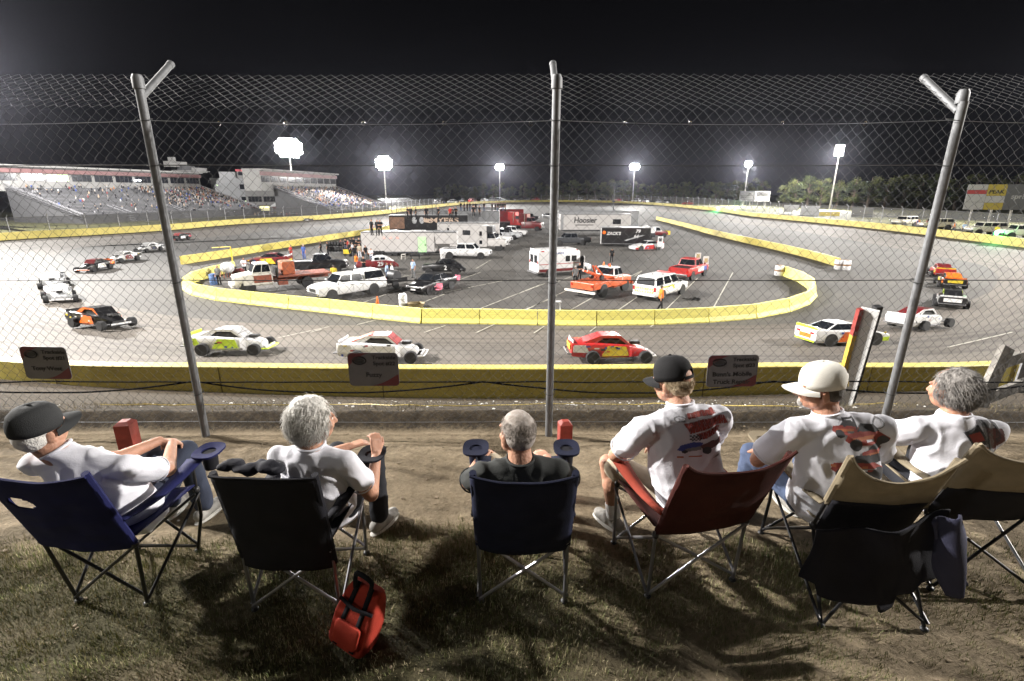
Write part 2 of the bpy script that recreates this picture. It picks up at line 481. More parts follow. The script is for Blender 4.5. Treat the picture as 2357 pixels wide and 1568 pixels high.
def wall_strip(name, pts, h, t, m, side, close=False, prof=None):
    """pts with base z; side=+1 thickness to the left of the travel direction"""
    mb = MB(); rings = []; n = len(pts)
    for i, p in enumerate(pts):
        a = pts[i - 1] if (i or close) else pts[0]; b = pts[(i + 1) % n] if (i < n - 1 or close) else pts[-1]
        d = Vector((b.x - a.x, b.y - a.y)).normalized(); q = Vector((-d.y, d.x)) * side
        P = lambda s, z: (p.x + q.x * s, p.y + q.y * s, p.z + z)
        rings.append([P(0, -.6), P(0, h - .03), P(.03, h), P(t - .03, h), P(t, h - .03), P(t, -.6)])
    if close: rings.append(rings[0])
    mb.loft(rings, cap=not close)
    return mb.build(name, m, smooth=False)
ow = thing('concrete_wall', 'long low yellow concrete wall running right round the outside of the racing surface', 'wall')
ccw = sum(OC[i].x * OC[(i + 1) % N].y - OC[(i + 1) % N].x * OC[i].y for i in range(N)) > 0
o = wall_strip('wall_body', OC, 1.15, .42, M_YEL, -1 if ccw else 1, True); o.parent = ow
M_JOINT = mat('wall_joint_paint', (.20, .16, .03), .7, var=.3)
for jx in (-16.2, -10.4, -4.6, 1.1, 6.9, 12.6, 18.2):
    ji = min(range(N), key=lambda i: abs(OC[i].x - jx) + (0 if OC[i].y < 40 else 99)); jp, jn = OC[ji], OCN[ji]
    MB().box((jp.x - jn.x * .425, jp.y - jn.y * .425, jp.z + .45), (.035, .02, 1.36), rot=Matrix.Rotation(math.atan2(jn.y, jn.x) - R(90), 3, 'Z')).build('wall_joint', M_JOINT, o, smooth=False)

def barrier_mesh(L, W=.62, H=.92):
    prof = [(-W / 2, 0), (-W / 2, .08), (-W * .30, .33), (-W * .16, H), (W * .16, H), (W * .30, .33), (W / 2, .08), (W / 2, 0)]
    mb = MB(); mb.loft([[(x, y, z) for (y, z) in prof] for x in (-L / 2, L / 2)]); return mb
ring_px = [(1805, 634), (1833, 645), (1858, 655), (1870, 672), (1868, 687), (1848, 703), (1805, 717.6), (1690, 737), (1575, 742), (1472, 747), (1341, 748), (1210, 746), (1085, 743.5), (963, 742), (848.5, 729.6), (744.8, 717), (656.7, 708), (568.8, 698), (492.6, 688.5), (440, 675), (426, 663), (440, 651), (486, 636), (540, 622)]
ipts = [G(u, v) for u, v in ring_px]
fine = catmull(ipts, 24, False)
acc = [0]
for i in range(1, len(fine)): acc.append(acc[-1] + (fine[i] - fine[i - 1]).length)
tot = acc[-1]; nseg = round(tot / 3.66); bl = tot / nseg
def at_arc(s):
    i = int(np.searchsorted(acc, s)); i = min(max(i, 1), len(fine) - 1)
    t = (s - acc[i - 1]) / max(1e-6, acc[i] - acc[i - 1]); return fine[i - 1].lerp(fine[i], t)
ip = [at_arc(k * bl) for k in range(nseg + 1)]
b0 = None
for k in range(nseg):
    a, b = ip[k], ip[k + 1]; d = b - a
    if b0 is None:
        b0 = barrier_mesh(1.0).build('concrete_barrier', M_YEL2, smooth=False); o = b0
        tag(o, 'yellow concrete barrier segment in the curved row around the near end of the infield', 'barrier', 'yellow barrier segments around the near end of the infield')
    else: o = b0.copy(); COL.objects.link(o)
    o.location = (a + b) / 2; o.scale = (max(.3, d.length - .035), 1, 1); o.rotation_euler = (0, 0, math.atan2(d.y, d.x) + R(random.uniform(-.4, .4)))
pw = [G(*p) for p in [(421, 609), (500, 596.5), (600, 580), (700, 563), (790, 548), (875, 534), (935, 523)]]
o = wall_strip('pit_wall', catmull(pw, 6, False), .95, .3, M_YEL, 1)
tag(o, 'straight yellow concrete wall between the pit lane and the left straight', 'wall')
pw = [G(*p) for p in [(1925, 614), (1880, 600), (1800, 579), (1731, 563), (1640, 541), (1580, 524), (1510, 506)]]
o = wall_strip('infield_wall', catmull(pw, 6, False), .95, .3, M_YEL, -1)
tag(o, 'straight yellow concrete wall along the right side of the infield', 'wall')

# ------------------------------------------------------------------ ground outside, bank
M_GRASSG = ramp_mat('turf', [(.3, (.035, .042, .015)), (.5, (.07, .072, .028)), (.7, (.13, .11, .055))], .35, bump=.6, bscale=4)
mb = MB(); rings = []
for kk, (off, zz) in enumerate([(.3, None), (3, .55), (12, .5), (40, .5), (120, .5), (340, .5)]):
    for i in range(N):
        p = OC[i]; n = OCN[i]; z = (p.z - .05) if zz is None else zz
        mb.v.append((p.x - n.x * off, p.y - n.y * off, z + (0.95 if 1 <= kk <= 3 and p.x > 45 and 45 < p.y < 235 else 0)))
for kk in range(5):
    for i in range(N):
        j = (i + 1) % N; mb.f.append((kk * N + i, kk * N + j, (kk + 1) * N + j, (kk + 1) * N + i)); mb.m.append(0)
o = len(mb.v)
for i in range(N):
    a = math.atan2(OC[i].y - cc[1], OC[i].x - cc[0]); mb.v.append((cc[0] + 880 * math.cos(a), 300 + 900 * math.sin(a), .5) if False else (cc[0] * .0 + 900 * math.cos(a), 300 + 900 * math.sin(a), .5))
for i in range(N):
    j = (i + 1) % N; mb.f.append((5 * N + i, 5 * N + j, o + j, o + i)); mb.m.append(0)
struct(mb.build('ground', M_GRASSG, smooth=False))

def bank_z(x, y):
    n = noise.noise((x * .9, y * .9, 0)) * .03 + noise.noise((x * 4, y * 4, 3)) * .012
    yw = 15.9 + .0021 * x * x
    zw = 1.12 + .0011 * abs(x) ** 2 * (1.15 if x < 0 else .72)
    if y <= 4.12: return GZ + n * (1 if y > 1 else .6)
    if y <= 4.34: t = (y - 4.12) / .22; return GZ + (3 * t * t - 2 * t ** 3) * .12 + n * 1.3
    y0, z0 = 4.75, GZ - .03
    if y <= y0:
        t = (y - 4.34) / (y0 - 4.34); return GZ + .12 + (z0 - GZ - .12) * t + n
    t = min(1, (y - y0) / max(.5, yw - y0)); return z0 + (zw - z0) * t + n * (1 - t) * .5
xs = np.concatenate([np.linspace(-34, -7, 28)[:-1], np.linspace(-7, 7, 330), np.linspace(7, 34, 28)[1:]])
ys = np.concatenate([np.linspace(-12, .4, 14)[:-1], np.linspace(.4, 3.6, 90)[:-1], np.linspace(3.6, 5.2, 60)[:-1], np.linspace(5.2, 17, 60)])
mb = MB()
for y in ys:
    for x in xs:
        yy = y
        if y > 5.2: yw = 16.1 + .0022 * x * x; yy = 5.2 + (y - 5.2) * (yw - 5.2) / (17 - 5.2)
        mb.v.append((x, yy, bank_z(x, yy)))
B = len(xs)
for i in range(len(ys) - 1):
    for j in range(B - 1): mb.f.append((i * B + j, i * B + j + 1, (i + 1) * B + j + 1, (i + 1) * B + j)); mb.m.append(0)
dirt = bpy.data.materials.new('dirt'); nt, b_ = nodes_of(dirt); L = nt.links
b_.inputs['Roughness'].default_value = .95; b_.inputs['Specular IOR Level'].default_value = .15
tcn = nt.nodes.new('ShaderNodeTexCoord')
n1 = noise_node(nt, 1.6, 8, .65); r1 = ramp_node(nt, n1.outputs['Fac'], [(.3, (.20, .158, .105)), (.5, (.33, .265, .18)), (.7, (.44, .36, .25))])
n2 = noise_node(nt, 26, 8, .75); r2 = ramp_node(nt, n2.outputs['Fac'], [(.3, (.62, .62, .62)), (.7, (1.2, 1.2, 1.2))])
c = mix_node(nt, 1.0, r1.outputs['Color'], r2.outputs['Color'], 'MULTIPLY')
n3 = noise_node(nt, 1.1, 8, .7)
sep = nt.nodes.new('ShaderNodeSeparateXYZ'); L.new(tcn.outputs['Object'], sep.inputs['Vector'])
def mathn(op, a, b=None):
    m = nt.nodes.new('ShaderNodeMath'); m.operation = op
    for i, v in enumerate((a, b)):
        if v is None: continue
        if hasattr(v, 'links'): L.new(v, m.inputs[i])
        else: m.inputs[i].default_value = v
    return m.outputs[0]
def mapr(v, a, b):
    m = nt.nodes.new('ShaderNodeMapRange'); m.inputs['From Min'].default_value = a; m.inputs['From Max'].default_value = b; L.new(v, m.inputs['Value']); return m.outputs['Result']
# thin grass thatch nearer than y = 2.7, beyond the fence dark earth with the berm's shade put into its colour
near = mapr(mathn('ADD', sep.outputs['Y'], mathn('MULTIPLY', mathn('SUBTRACT', n3.outputs['Fac'], .5), 2.2)), 2.75, 2.35)
near = mathn('MULTIPLY', near, mapr(n3.outputs['Fac'], .26, .50))
n5 = noise_node(nt, 60, 6, .8); r5 = ramp_node(nt, n5.outputs['Fac'], [(.3, (.016, .018, .008)), (.6, (.060, .060, .026)), (.8, (.15, .13, .07))])
near = mathn('MULTIPLY', near, mapr(mathn('ADD', sep.outputs['X'], mathn('MULTIPLY', n3.outputs['Fac'], 1.6)), 2.1, .9))
c = mix_node(nt, mathn('MULTIPLY', near, .85), c, r5.outputs['Color'])
soil_shade = mapr(mathn('ADD', sep.outputs['Y'], mathn('MULTIPLY', mathn('SUBTRACT', n2.outputs['Fac'], .5), .25)), 4.08, 4.2)
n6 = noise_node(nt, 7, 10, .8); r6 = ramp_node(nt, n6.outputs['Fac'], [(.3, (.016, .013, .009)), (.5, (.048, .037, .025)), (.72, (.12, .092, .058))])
c = mix_node(nt, soil_shade, c, r6.outputs['Color'])
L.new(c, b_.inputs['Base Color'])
bp = nt.nodes.new('ShaderNodeBump'); bp.inputs['Strength'].default_value = 1.0; bp.inputs['Distance'].default_value = .06
n4 = noise_node(nt, 13, 12, .72); L.new(n4.outputs['Fac'], bp.inputs['Height']); L.new(bp.outputs['Normal'], b_.inputs['Normal'])
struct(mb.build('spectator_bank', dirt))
# ------------------------------------------------------------------ chain link fence
FY = 4.09
FX0, FX1 = -6.2, 6.6
M_WIRE = mat('fence_wire', (.030, .031, .033), .75, .0, var=.25, scale=30)
fence = thing('chain_link_fence', 'tall galvanised chain link fence with angled top arms across the whole view', 'fence', (0, FY, GZ))
mesh_fab = MB()
P_ = .0425                                     # half a diamond
path = []                                      # (dy, z) up the fabric: vertical part then leaning out along the arms
zz = .06
z_k = 2.70
def fab(s):
    if s <= z_k: return 0.0, s
    e = s - z_k; return e * .80, z_k + e * .60
ncol = int((FX1 - FX0) / (2 * P_)); nrow = int((z_k + .52) / P_)
def sag(x, z): return .012 * noise.noise((x * .8, z * .9, 1.0)), .010 * noise.noise((x * .7, z * .8, 5.0))
rw = .0017
for c_ in range(ncol):
    x0 = FX0 + c_ * 2 * P_
    for half in (0, 1):
        pts = []
        for r_ in range(nrow + 1):
            s_ = .05 + r_ * P_
            dy, z = fab(s_)
            xx = x0 + half * P_ + (P_ if (r_ + half) % 2 else 0)
            dx_, dz_ = sag(xx, z)
            w_ = (.0035 if half else -.0035)
            pts.append((xx + dx_, dy + w_ + .02, z + dz_))
        mesh_fab.tube(pts, rw, 3, cap=False)
mesh_fab.build('wire_mesh', M_WIRE, fence, smooth=True, ang=180)
post_x = [-5.82, -2.75, .33, 3.31, 6.4]
for i, px in enumerate(post_x):
    lean = .03 if i == 3 else 0
    top = 2.84 - (.1 if i == 3 else 0)
    pm = MB(); pm.tube([(px, -.02, -.3), (px + lean, -.02 - (.02 if i == 3 else 0), top)], .032, 16)
    pm.lathe([(.041, 0), (.041, .07), (.03, .095), (0, .1)], 16, T=Matrix.Translation((px + lean, -.02, top - .01)))
    po = pm.build('fence_post', M_GALV, fence)
    am = MB(); am.tube([(px + lean, -.01, top - .06), (px + lean, .40, top + .24)], .026, 12)
    am.lathe([(.029, -.02), (.029, .02), (0, .025)], 12, T=Matrix.Translation((px + lean, .40, top + .24)) @ Matrix.Rotation(R(-53), 4, 'X'))
    ao = am.build('post_arm', M_GALV, po)
    for z in (.42, 1.4, 2.3, 2.62):
        tm = MB(); tm.tube([(px + .046 * math.cos(a), -.02 + .046 * math.sin(a), z + .012 * math.sin(a * 1)) for a in [k * 2 * math.pi / 12 for k in range(12)]], .0028, 5, closed=True)
        tm.build('tie_wire', M_WIRE, po)
def wire(name, z, r, m, sagv=.015, y=.025, wob=.004):
    w = MB(); pts = []
    for k in range(161):
        x = FX0 + (FX1 - FX0) * k / 160
        j = [q for q in range(4) if post_x[q] <= x <= post_x[q + 1]]
        t = 0
        if j: t = (x - post_x[j[0]]) / (post_x[j[0] + 1] - post_x[j[0]])
        pts.append((x, y + noise.noise((x * 2, z, 0)) * wob, z - sagv * 4 * t * (1 - t) + noise.noise((x * 1.3, z, 4)) * wob))
    w.tube(pts, r, 5); w.build(name, m, fence)
wire('tension_wire', 2.62, .0022, M_GALV, .03)
wire('tension_wire', 2.30, .0042, M_BLACK, .005)
wire('tension_wire', 1.40, .0042, M_BLACK, .004)
wire('tension_wire', .12, .003, M_GALV, .01)
for k in range(9):                               # bright hog rings on the top wire
    x = -2.3 + k * .62 + random.uniform(-.1, .1)
    h = MB().tube([(x + .012 * math.cos(a), .03, 2.60 + .016 * math.sin(a)) for a in [q * 2 * math.pi / 8 for q in range(8)]], .003, 5, closed=True)
    h.build('hog_ring', M_CHROME, fence)

# black cables tied along the fence and cord lying on the bank
M_CABLE = mat('black_cable', (.008, .008, .009), .95, var=.2, spec=.05)
def hangcable(z0, amp, ph, r, per):
    m = MB(); pts = []
    for k in range(260):
        x = FX0 + .1 + (FX1 - FX0 - .2) * k / 259
        t = ((x + ph) / per) % 1.0
        pts.append((x, FY + .045 + .01 * math.sin(x * 3), z0 - amp * 4 * t * (1 - t) + .008 * noise.noise((x * 2, ph, 0))))
    m.tube(pts, r, 6); return m
tag(hangcable(GZ + .495, .008, .4, .007, 1.9).build('power_cable', M_CABLE), 'black power cable pulled straight along the fence just under the small signs', 'cable')
tag(hangcable(GZ + .50, .115, .25, .008, 2.55).build('power_cable', M_CABLE), 'thicker black power cable sagging in loops below the straight one on the fence', 'cable')
M_CORD = mat('yellow_cord', (.50, .38, .10), .6, var=.2)
cm_ = MB(); pts = []
for k in range(240):
    x = -4.6 + 9.6 * k / 239
    y = 5.6 + .55 * noise.noise((x * .8, 2, 0)) + .5 * math.sin(x * 1.7)
    pts.append((x, y, bank_z(x, y) + .016 + max(0, .03 * noise.noise((x * 3, 9, 0)))))
cm_.tube(pts, .006, 5)
tag(cm_.build('extension_cord', M_CORD), 'thin yellow cord wandering over the dark bank beyond the fence', 'cord')

# numbered signs tied to the fence (their backs carry nothing, the print faces the spectators)
M_SIGN = mat('sign_plastic', (.10, .098, .105), .5, var=.12, scale=8)
M_SIGNR = mat('sign_red', (.10, .012, .018), .5, var=.15)
M_INK = mat('black_ink', (.012, .012, .014), .6, var=.1)
def rounded(wd, h, r, n=6):
    out = []
    for cx_, cz, a0 in ((wd / 2 - r, h / 2 - r, 0), (-wd / 2 + r, h / 2 - r, 90), (-wd / 2 + r, -h / 2 + r, 180), (wd / 2 - r, -h / 2 + r, 270)):
        for k in range(n + 1):
            a = R(a0 + 90 * k / n); out.append((cx_ + r * math.cos(a), cz + r * math.sin(a)))
    return out
def sign(u0, u1, v0, v1, rows, label, tilt=0):
    a = DY(u0, v0, FY - .005); b = DY(u1, v1, FY - .005); c = DY((u0 + u1) / 2, (v0 + v1) / 2, FY - .005)
    wd = DY(u1, (v0 + v1) / 2, FY).x - DY(u0, (v0 + v1) / 2, FY).x; h = a.z - b.z
    t = thing('fence_sign', label, 'sign', (c.x, FY - .012, c.z), 0, 'signs tied to the chain link fence')
    t.rotation_euler = (0, R(tilt), 0)
    p = MB().prism(rounded(wd, h, .035), .006); pan = p.build('sign_panel', M_SIGN, t, smooth=False)
    cr = [(wd / 2 - .004, -h / 2 + .02), (wd / 2 - .004, -h / 2 + .11)] + [(wd / 2 - .004 - (wd * .55) * k / 10, -h / 2 + .11 * (1 - k / 10) ** 1.6 + .004) for k in range(1, 11)] + [(wd / 2 - .03, -h / 2 + .004)]
    MB().prism(cr, .002, T=Matrix.Translation((0, -.0045, 0))).build('red_corner', M_SIGNR, pan, smooth=False)
    cr = [(-wd / 2 + .03, h / 2 - .004), (-wd / 2 + .004, h / 2 - .03), (-wd / 2 + .004, h / 2 - .12)] + [(-wd / 2 + .004 + wd * .45 * k / 10, h / 2 - .004 - .116 * (1 - k / 10) ** 1.8) for k in range(1, 11)]
    MB().prism(cr, .002, T=Matrix.Translation((0, -.0045, 0))).build('red_corner', M_SIGNR, pan, smooth=False)
    el = MB().tube([(-wd * .27 + wd * .13 * math.cos(q), -.007, h * .27 + h * .11 * math.sin(q)) for q in [k * math.pi / 12 for k in range(24)]], .006, 5, closed=True)
    el.prism([(-wd * .27 + wd * .10 * math.cos(q), h * .27 + h * .07 * math.sin(q)) for q in [k * math.pi / 10 for k in range(20)]], .003, T=Matrix.Translation((0, -.0055, 0)))
    el.build('oval_emblem', M_INK, pan)
    for (txt, x, z, sz) in rows:
        text_mesh(txt, sz, M_INK, pan, face_matrix((x * wd, -.006, z * h), (1, 0, 0), (0, 0, 1)), 'lettering', .001, sx=1.12)
sign(55, 160, 798, 872, [('Trackside', .22, .34, .046), ('Spot #21', .22, .16, .046), ('Tony West', .0, -.17, .05)], 'grey fence sign with a blurred two word name nearest the blue chair', 1)
sign(803, 918, 812, 888, [('Trackside', .22, .36, .046), ('Spot #22', .22, .18, .046), ('Fuzzy', .0, -.16, .055)], 'grey fence sign reading Spot 22 above the white haired spectator')
sign(1627, 1742, 817, 890, [('Trackside', .22, .36, .046), ('Spot #23', .22, .17, .046), ('Bunn\'s Mobile', .0, -.10, .054), ('Truck Repair', .0, -.34, .054)], 'grey fence sign about mobile truck repair between the black cap and the white cap', -1)

# red wooden posts, white marker post, timber brace
M_RED = mat('red_post_paint', (.30, .045, .03), .6, var=.3, scale=14, bump=.2)
def redpost(u, v0, label, wd=.085, y=3.0):
    p = DY(u, v0, y); h = p.z - GZ
    m = MB(); a = wd / 2; ch = .022
    m.loft([[(-a, -a, -.2), (a, -a, -.2), (a, a, -.2), (-a, a, -.2)], [(-a, -a, h - ch), (a, -a, h - ch), (a, a, h - ch), (-a, a, h - ch)], [(-a + ch, -a + ch, h), (a - ch, -a + ch, h), (a - ch, a - ch, h), (-a + ch, a - ch, h)]])
    o = m.build('wooden_post', M_RED, smooth=False, loc=(p.x, y, GZ)); o.rotation_euler = (0, 0, R(8))
    tag(o, label, 'post', 'short red posts along the fence')
redpost(1301, 968, 'short square red post beside the right arm of the navy chair', y=3.12)
redpost(286, 968, 'short square red post behind the arm of the spectator in the blue chair', y=3.2, wd=.1)

mk = thing('marker_post', 'leaning white board post with a yellow and red edge outside the fence', 'post')
b0_ = DY(1945, 905, 5.9); t0_ = DY(2003, 712, 5.6)
b0_.z = min(b0_.z, bank_z(b0_.x, 5.9)) - .05
dirv = (t0_ - b0_)
M_MKW = mat('marker_white', (.72, .72, .72), .5, var=.1, bump=.1); M_MKY = mat('marker_yellow', (.55, .36, .05), .5); M_MKR = mat('marker_red', (.25, .03, .025), .5)
MB().bar(b0_, t0_, .18, .05, up=(.72, .69, 0)).build('board', M_MKW, mk, smooth=False)
s_ = Vector((-.10, .02, 0))
MB().bar(b0_ + s_, b0_ + s_ + dirv * .35, .05, .06, up=(0, 1, 0)).build('edge_strip', M_BLACK, mk, smooth=False)
MB().bar(b0_ + s_ + dirv * .35, b0_ + s_ + dirv * .76, .05, .06, up=(0, 1, 0)).build('edge_strip', M_MKY, mk, smooth=False)
MB().bar(b0_ + s_ + dirv * .76, b0_ + s_ + dirv * 1.0, .05, .06, up=(0, 1, 0)).build('edge_strip', M_MKR, mk, smooth=False)
s_ = Vector((.115, .05, 0))
MB().bar(b0_ + s_, b0_ + s_ + dirv * 1.02, .075, .08, up=(0, 1, 0)).build('support_post', M_BLACK, mk, smooth=False)

M_TIMB = ramp_mat('grey_timber', [(.3, (.12, .115, .105)), (.55, (.24, .225, .205)), (.8, (.34, .32, .29))], 5, bump=.5, bscale=18)
br = thing('timber_stand', 'weathered grey timber stand outside the fence at the right edge', 'timber frame')
a = DY(2255, 925, 4.75); b = DY(2318, 800, 4.95)
a.z = bank_z(a.x, 4.75) - .05
MB().bar(a, b, .13, .06, up=(0, 1, 0)).build('upright', M_TIMB, br, smooth=False)
c_ = DY(2275, 915, 4.85); d_ = DY(2420, 860, 5.1)
MB().bar(c_, d_, .12, .045, up=(0, 1, 0)).build('brace', M_TIMB, br, smooth=False)
c_ = DY(2300, 838, 5.02); d_ = DY(2420, 800, 5.2)
MB().bar(c_, d_, .12, .045, up=(0, 1, 0)).build('rail', M_TIMB, br, smooth=False)
q = [DY(2330, 905, 5.2), DY(2460, 905, 5.3), DY(2460, 815, 5.3), DY(2362, 812, 5.2)]
MB().grid([[q[0], q[1]], [q[3], q[2]]], thick=.02).build('panel', mat('grey_panel', (.16, .16, .17), .6), br, smooth=False)

# litter and stones
M_LIT = mat('paper_litter', (.7, .69, .66), .7, var=.15, scale=30)
lm = MB(); rnd = random.Random(3)
for k in range(260):
    x = rnd.uniform(-6, 6); y = rnd.choice([rnd.uniform(4.4, 9), rnd.uniform(4.3, 14)]) if rnd.random() < .86 else rnd.uniform(2.7, 4.1)
    if rnd.random() < .35 and x < 0: continue
    s = rnd.uniform(.004, .014) * (1.3 if y > 6 else 1)
    lm.ell((x, y, bank_z(x, y) + s * .4), (s * rnd.uniform(.8, 2), s, s * .6), 6, 4)
tag(lm.build('litter', M_LIT), None, None, kind='stuff')
st = MB()
for k in range(1500):
    x = rnd.uniform(-4.6, 4.6); y = rnd.uniform(1.0, 4.2); s = abs(rnd.gauss(0, .0045)) + .0025
    st.ell((x, y, bank_z(x, y) + s * .2), (s * rnd.uniform(.8, 1.5), s * rnd.uniform(.8, 1.5), s * .7), 5, 3)
tag(st.build('gravel', mat('stones', (.26, .205, .14), .9, var=.4, scale=20)), None, None, kind='stuff')

# grass: sparse dry blades, thicker at lower left
gm = MB(); mats_g = [mat('grass_green', (.10, .125, .032), .7, var=.3, scale=3), mat('grass_olive', (.17, .17, .065), .7, var=.3, scale=3), mat('grass_straw', (.40, .35, .21), .8, var=.3, scale=3), mat('dry_weed', (.13, .105, .055), .9, var=.4, scale=5)]
def blade(x, y, z, h, a, bend, wd, m):
    dx, dy = math.cos(a), math.sin(a); px_, py_ = -dy * wd, dx * wd
    p1 = (x + dx * bend * .35, y + dy * bend * .35, z + h * .6); p2 = (x + dx * bend, y + dy * bend, z + h)
    o = len(gm.v)
    gm.v += [(x - px_, y - py_, z - .005), (x + px_, y + py_, z - .005), (p1[0] + px_ * .7, p1[1] + py_ * .7, p1[2]), (p1[0] - px_ * .7, p1[1] - py_ * .7, p1[2]), p2]
    gm.f += [(o, o + 1, o + 2, o + 3), (o + 3, o + 2, o + 4)]; gm.m += [m, m]
cnt = 0
while cnt < 90000:
    x = rnd.uniform(-3.6, 3.4); y = rnd.uniform(.9, 3.35)
    d = noise.noise((x * 1.1, y * 1.1, 7)) * .55 + noise.noise((x * 4, y * 4, 2)) * .35 + noise.noise((x * 14, y * 14, 5)) * .35 + rnd.uniform(-.25, .25)
    edge = 2.62 + .25 * noise.noise((x * 1.1, 0, 3)) + .14 * noise.noise((x * 4, 0, 1)) + (.12 if -.9 < x < .1 else 0)
    th = (-.20 if x < .25 else -.20 + min(1, (x - .25) / .6) * .36) + max(0, y - edge) * 5
    if y < 1.75 and x > .3: th -= .12
    if d < th: continue
    lush = noise.noise((x * 2.2, y * 2.2, 11))
    h = rnd.uniform(.009, .032) * (1 + .9 * max(0, lush)) * (1.5 if y > edge - .22 and rnd.random() < .5 else 1)
    mm = rnd.choices((0, 1, 2), (.30 + .2 * lush, .4, .32 - .15 * lush))[0]
    blade(x, y, bank_z(x, y), h, rnd.uniform(0, 6.28), rnd.uniform(.003, .018), rnd.uniform(.0008, .0019), mm); cnt += 1
for k in range(9000):                             # dry weeds on the bank beyond the fence
    x = rnd.uniform(-6, 6); y = 4.3 + abs(rnd.gauss(0, 2.4))
    if noise.noise((x * 1.3, y * 1.3, 20)) < .0: continue
    blade(x, y, bank_z(x, y), rnd.uniform(.015, .06), rnd.uniform(0, 6.28), rnd.uniform(.01, .05), rnd.uniform(.0015, .003), 3)
tag(gm.build('grass', mats_g, smooth=False), None, None, kind='stuff')
# ------------------------------------------------------------------ bodies: overlapping solids fused into one continuous surface
def remesh(mb, name, vox, sm=4, disp=None):
    me = mb.mesh('tmp', False)
    o = bpy.data.objects.new('tmp', me); COL.objects.link(o)
    r = o.modifiers.new('r', 'REMESH'); r.mode = 'VOXEL'; r.voxel_size = vox; r.use_smooth_shade = True
    if sm:
        s = o.modifiers.new('s', 'SMOOTH'); s.factor = .5; s.iterations = sm
    dg = bpy.context.evaluated_depsgraph_get()
    out = bpy.data.meshes.new_from_object(o.evaluated_get(dg))
    bpy.data.objects.remove(o); bpy.data.meshes.remove(me)
    out.name = name
    if disp:
        n = len(out.vertices); co = np.empty(n * 3); out.vertices.foreach_get('co', co)
        no = np.array([tuple(v.normal) for v in out.vertices]); co = co.reshape(-1, 3)
        d = np.array([disp(Vector(c), Vector(q)) for c, q in zip(co, no)])
        co += no * d[:, None]; out.vertices.foreach_set('co', co.ravel()); out.update()
    out.polygons.foreach_set('use_smooth', [True] * len(out.polygons))
    return out

def put(me, name, m, parent):
    o = bpy.data.objects.new(name, me); me.materials.clear()
    for q in (m if isinstance(m, (list, tuple)) else [m]): me.materials.append(q)
    COL.objects.link(o); o.parent = parent; return o

def cap(mb, a, b, ra, rb, n=12):               # tapered capsule
    a, b = Vector(a), Vector(b); d = b - a; L = d.length
    if L < 1e-5: return mb.ell(a, (ra, ra, ra), n, 8)
    prof = []
    for k in range(5): t = R(-90 + 90 * k / 4); prof.append((ra * math.cos(t), ra * math.sin(t)))
    for k in range(5): t = R(90 * k / 4); prof.append((rb * math.cos(t), L + rb * math.sin(t)))
    q = d.to_track_quat('Z', 'Y').to_matrix().to_4x4(); q.translation = a
    return mb.lathe([(max(r, 0), z) for r, z in prof], n, T=q)

def hand(mb, wr, dirn, palm, s=1.0, curl=.5, left=False):
    """palm + four unequal bent fingers + thumb from the side of the palm"""
    z = Vector(dirn).normalized(); y = Vector(palm); y = (y - z * y.dot(z)).normalized(); x = z.cross(y)
    if left: x = -x
    W = Vector(wr)
    P = lambda a, b, c: W + x * a * s + y * b * s + z * c * s
    for i in range(4):
        cap(mb, P((i - 1.5) * .013, 0, .01), P((i - 1.5) * .019, .002, .085), .013 * s, .0125 * s, 8)
    for i, L in enumerate((.068, .078, .072, .056)):
        b0 = P((i - 1.5) * .0195, .002, .088); a1 = curl * .55; a2 = a1 + curl * .8
        L1, L2 = L * .52, L * .5
        m1 = b0 + (z * math.cos(a1) + y * math.sin(a1)) * L1 * s
        t1 = m1 + (z * math.cos(a2) + y * math.sin(a2)) * L2 * s
        cap(mb, b0, m1, .0098 * s, .0088 * s, 8); cap(mb, m1, t1, .0088 * s, .0072 * s, 8)
    t0 = P(-.028, .006, .028); t1 = P(-.056, .022, .062); t2 = P(-.058, .034, .092)
    cap(mb, t0, t1, .0125 * s, .0105 * s, 8); cap(mb, t1, t2, .0105 * s, .008 * s, 8)

def skin_mat(name, col):
    m = mat(name, col, .55, 0, .14, 22, .25, 90, spec=.35)
    b = m.node_tree.nodes['Principled BSDF']; b.inputs['Subsurface Weight'].default_value = .12; b.inputs['Subsurface Radius'].default_value = (.012, .005, .003); b.inputs['Subsurface Scale'].default_value = .5
    return m
SKIN = skin_mat('skin', (.42, .225, .15)); SKIN2 = skin_mat('tanned_skin', (.36, .18, .115))
M_EYE = mat('eye_white', (.7, .68, .65), .2, var=.05); M_LIP = skin_mat('lips', (.34, .14, .11))

def head_matrix(c, yaw, pitch=0, roll=0):
    return Matrix.Translation(c) @ Euler((R(pitch), R(roll), R(yaw)), 'XYZ').to_matrix().to_4x4()

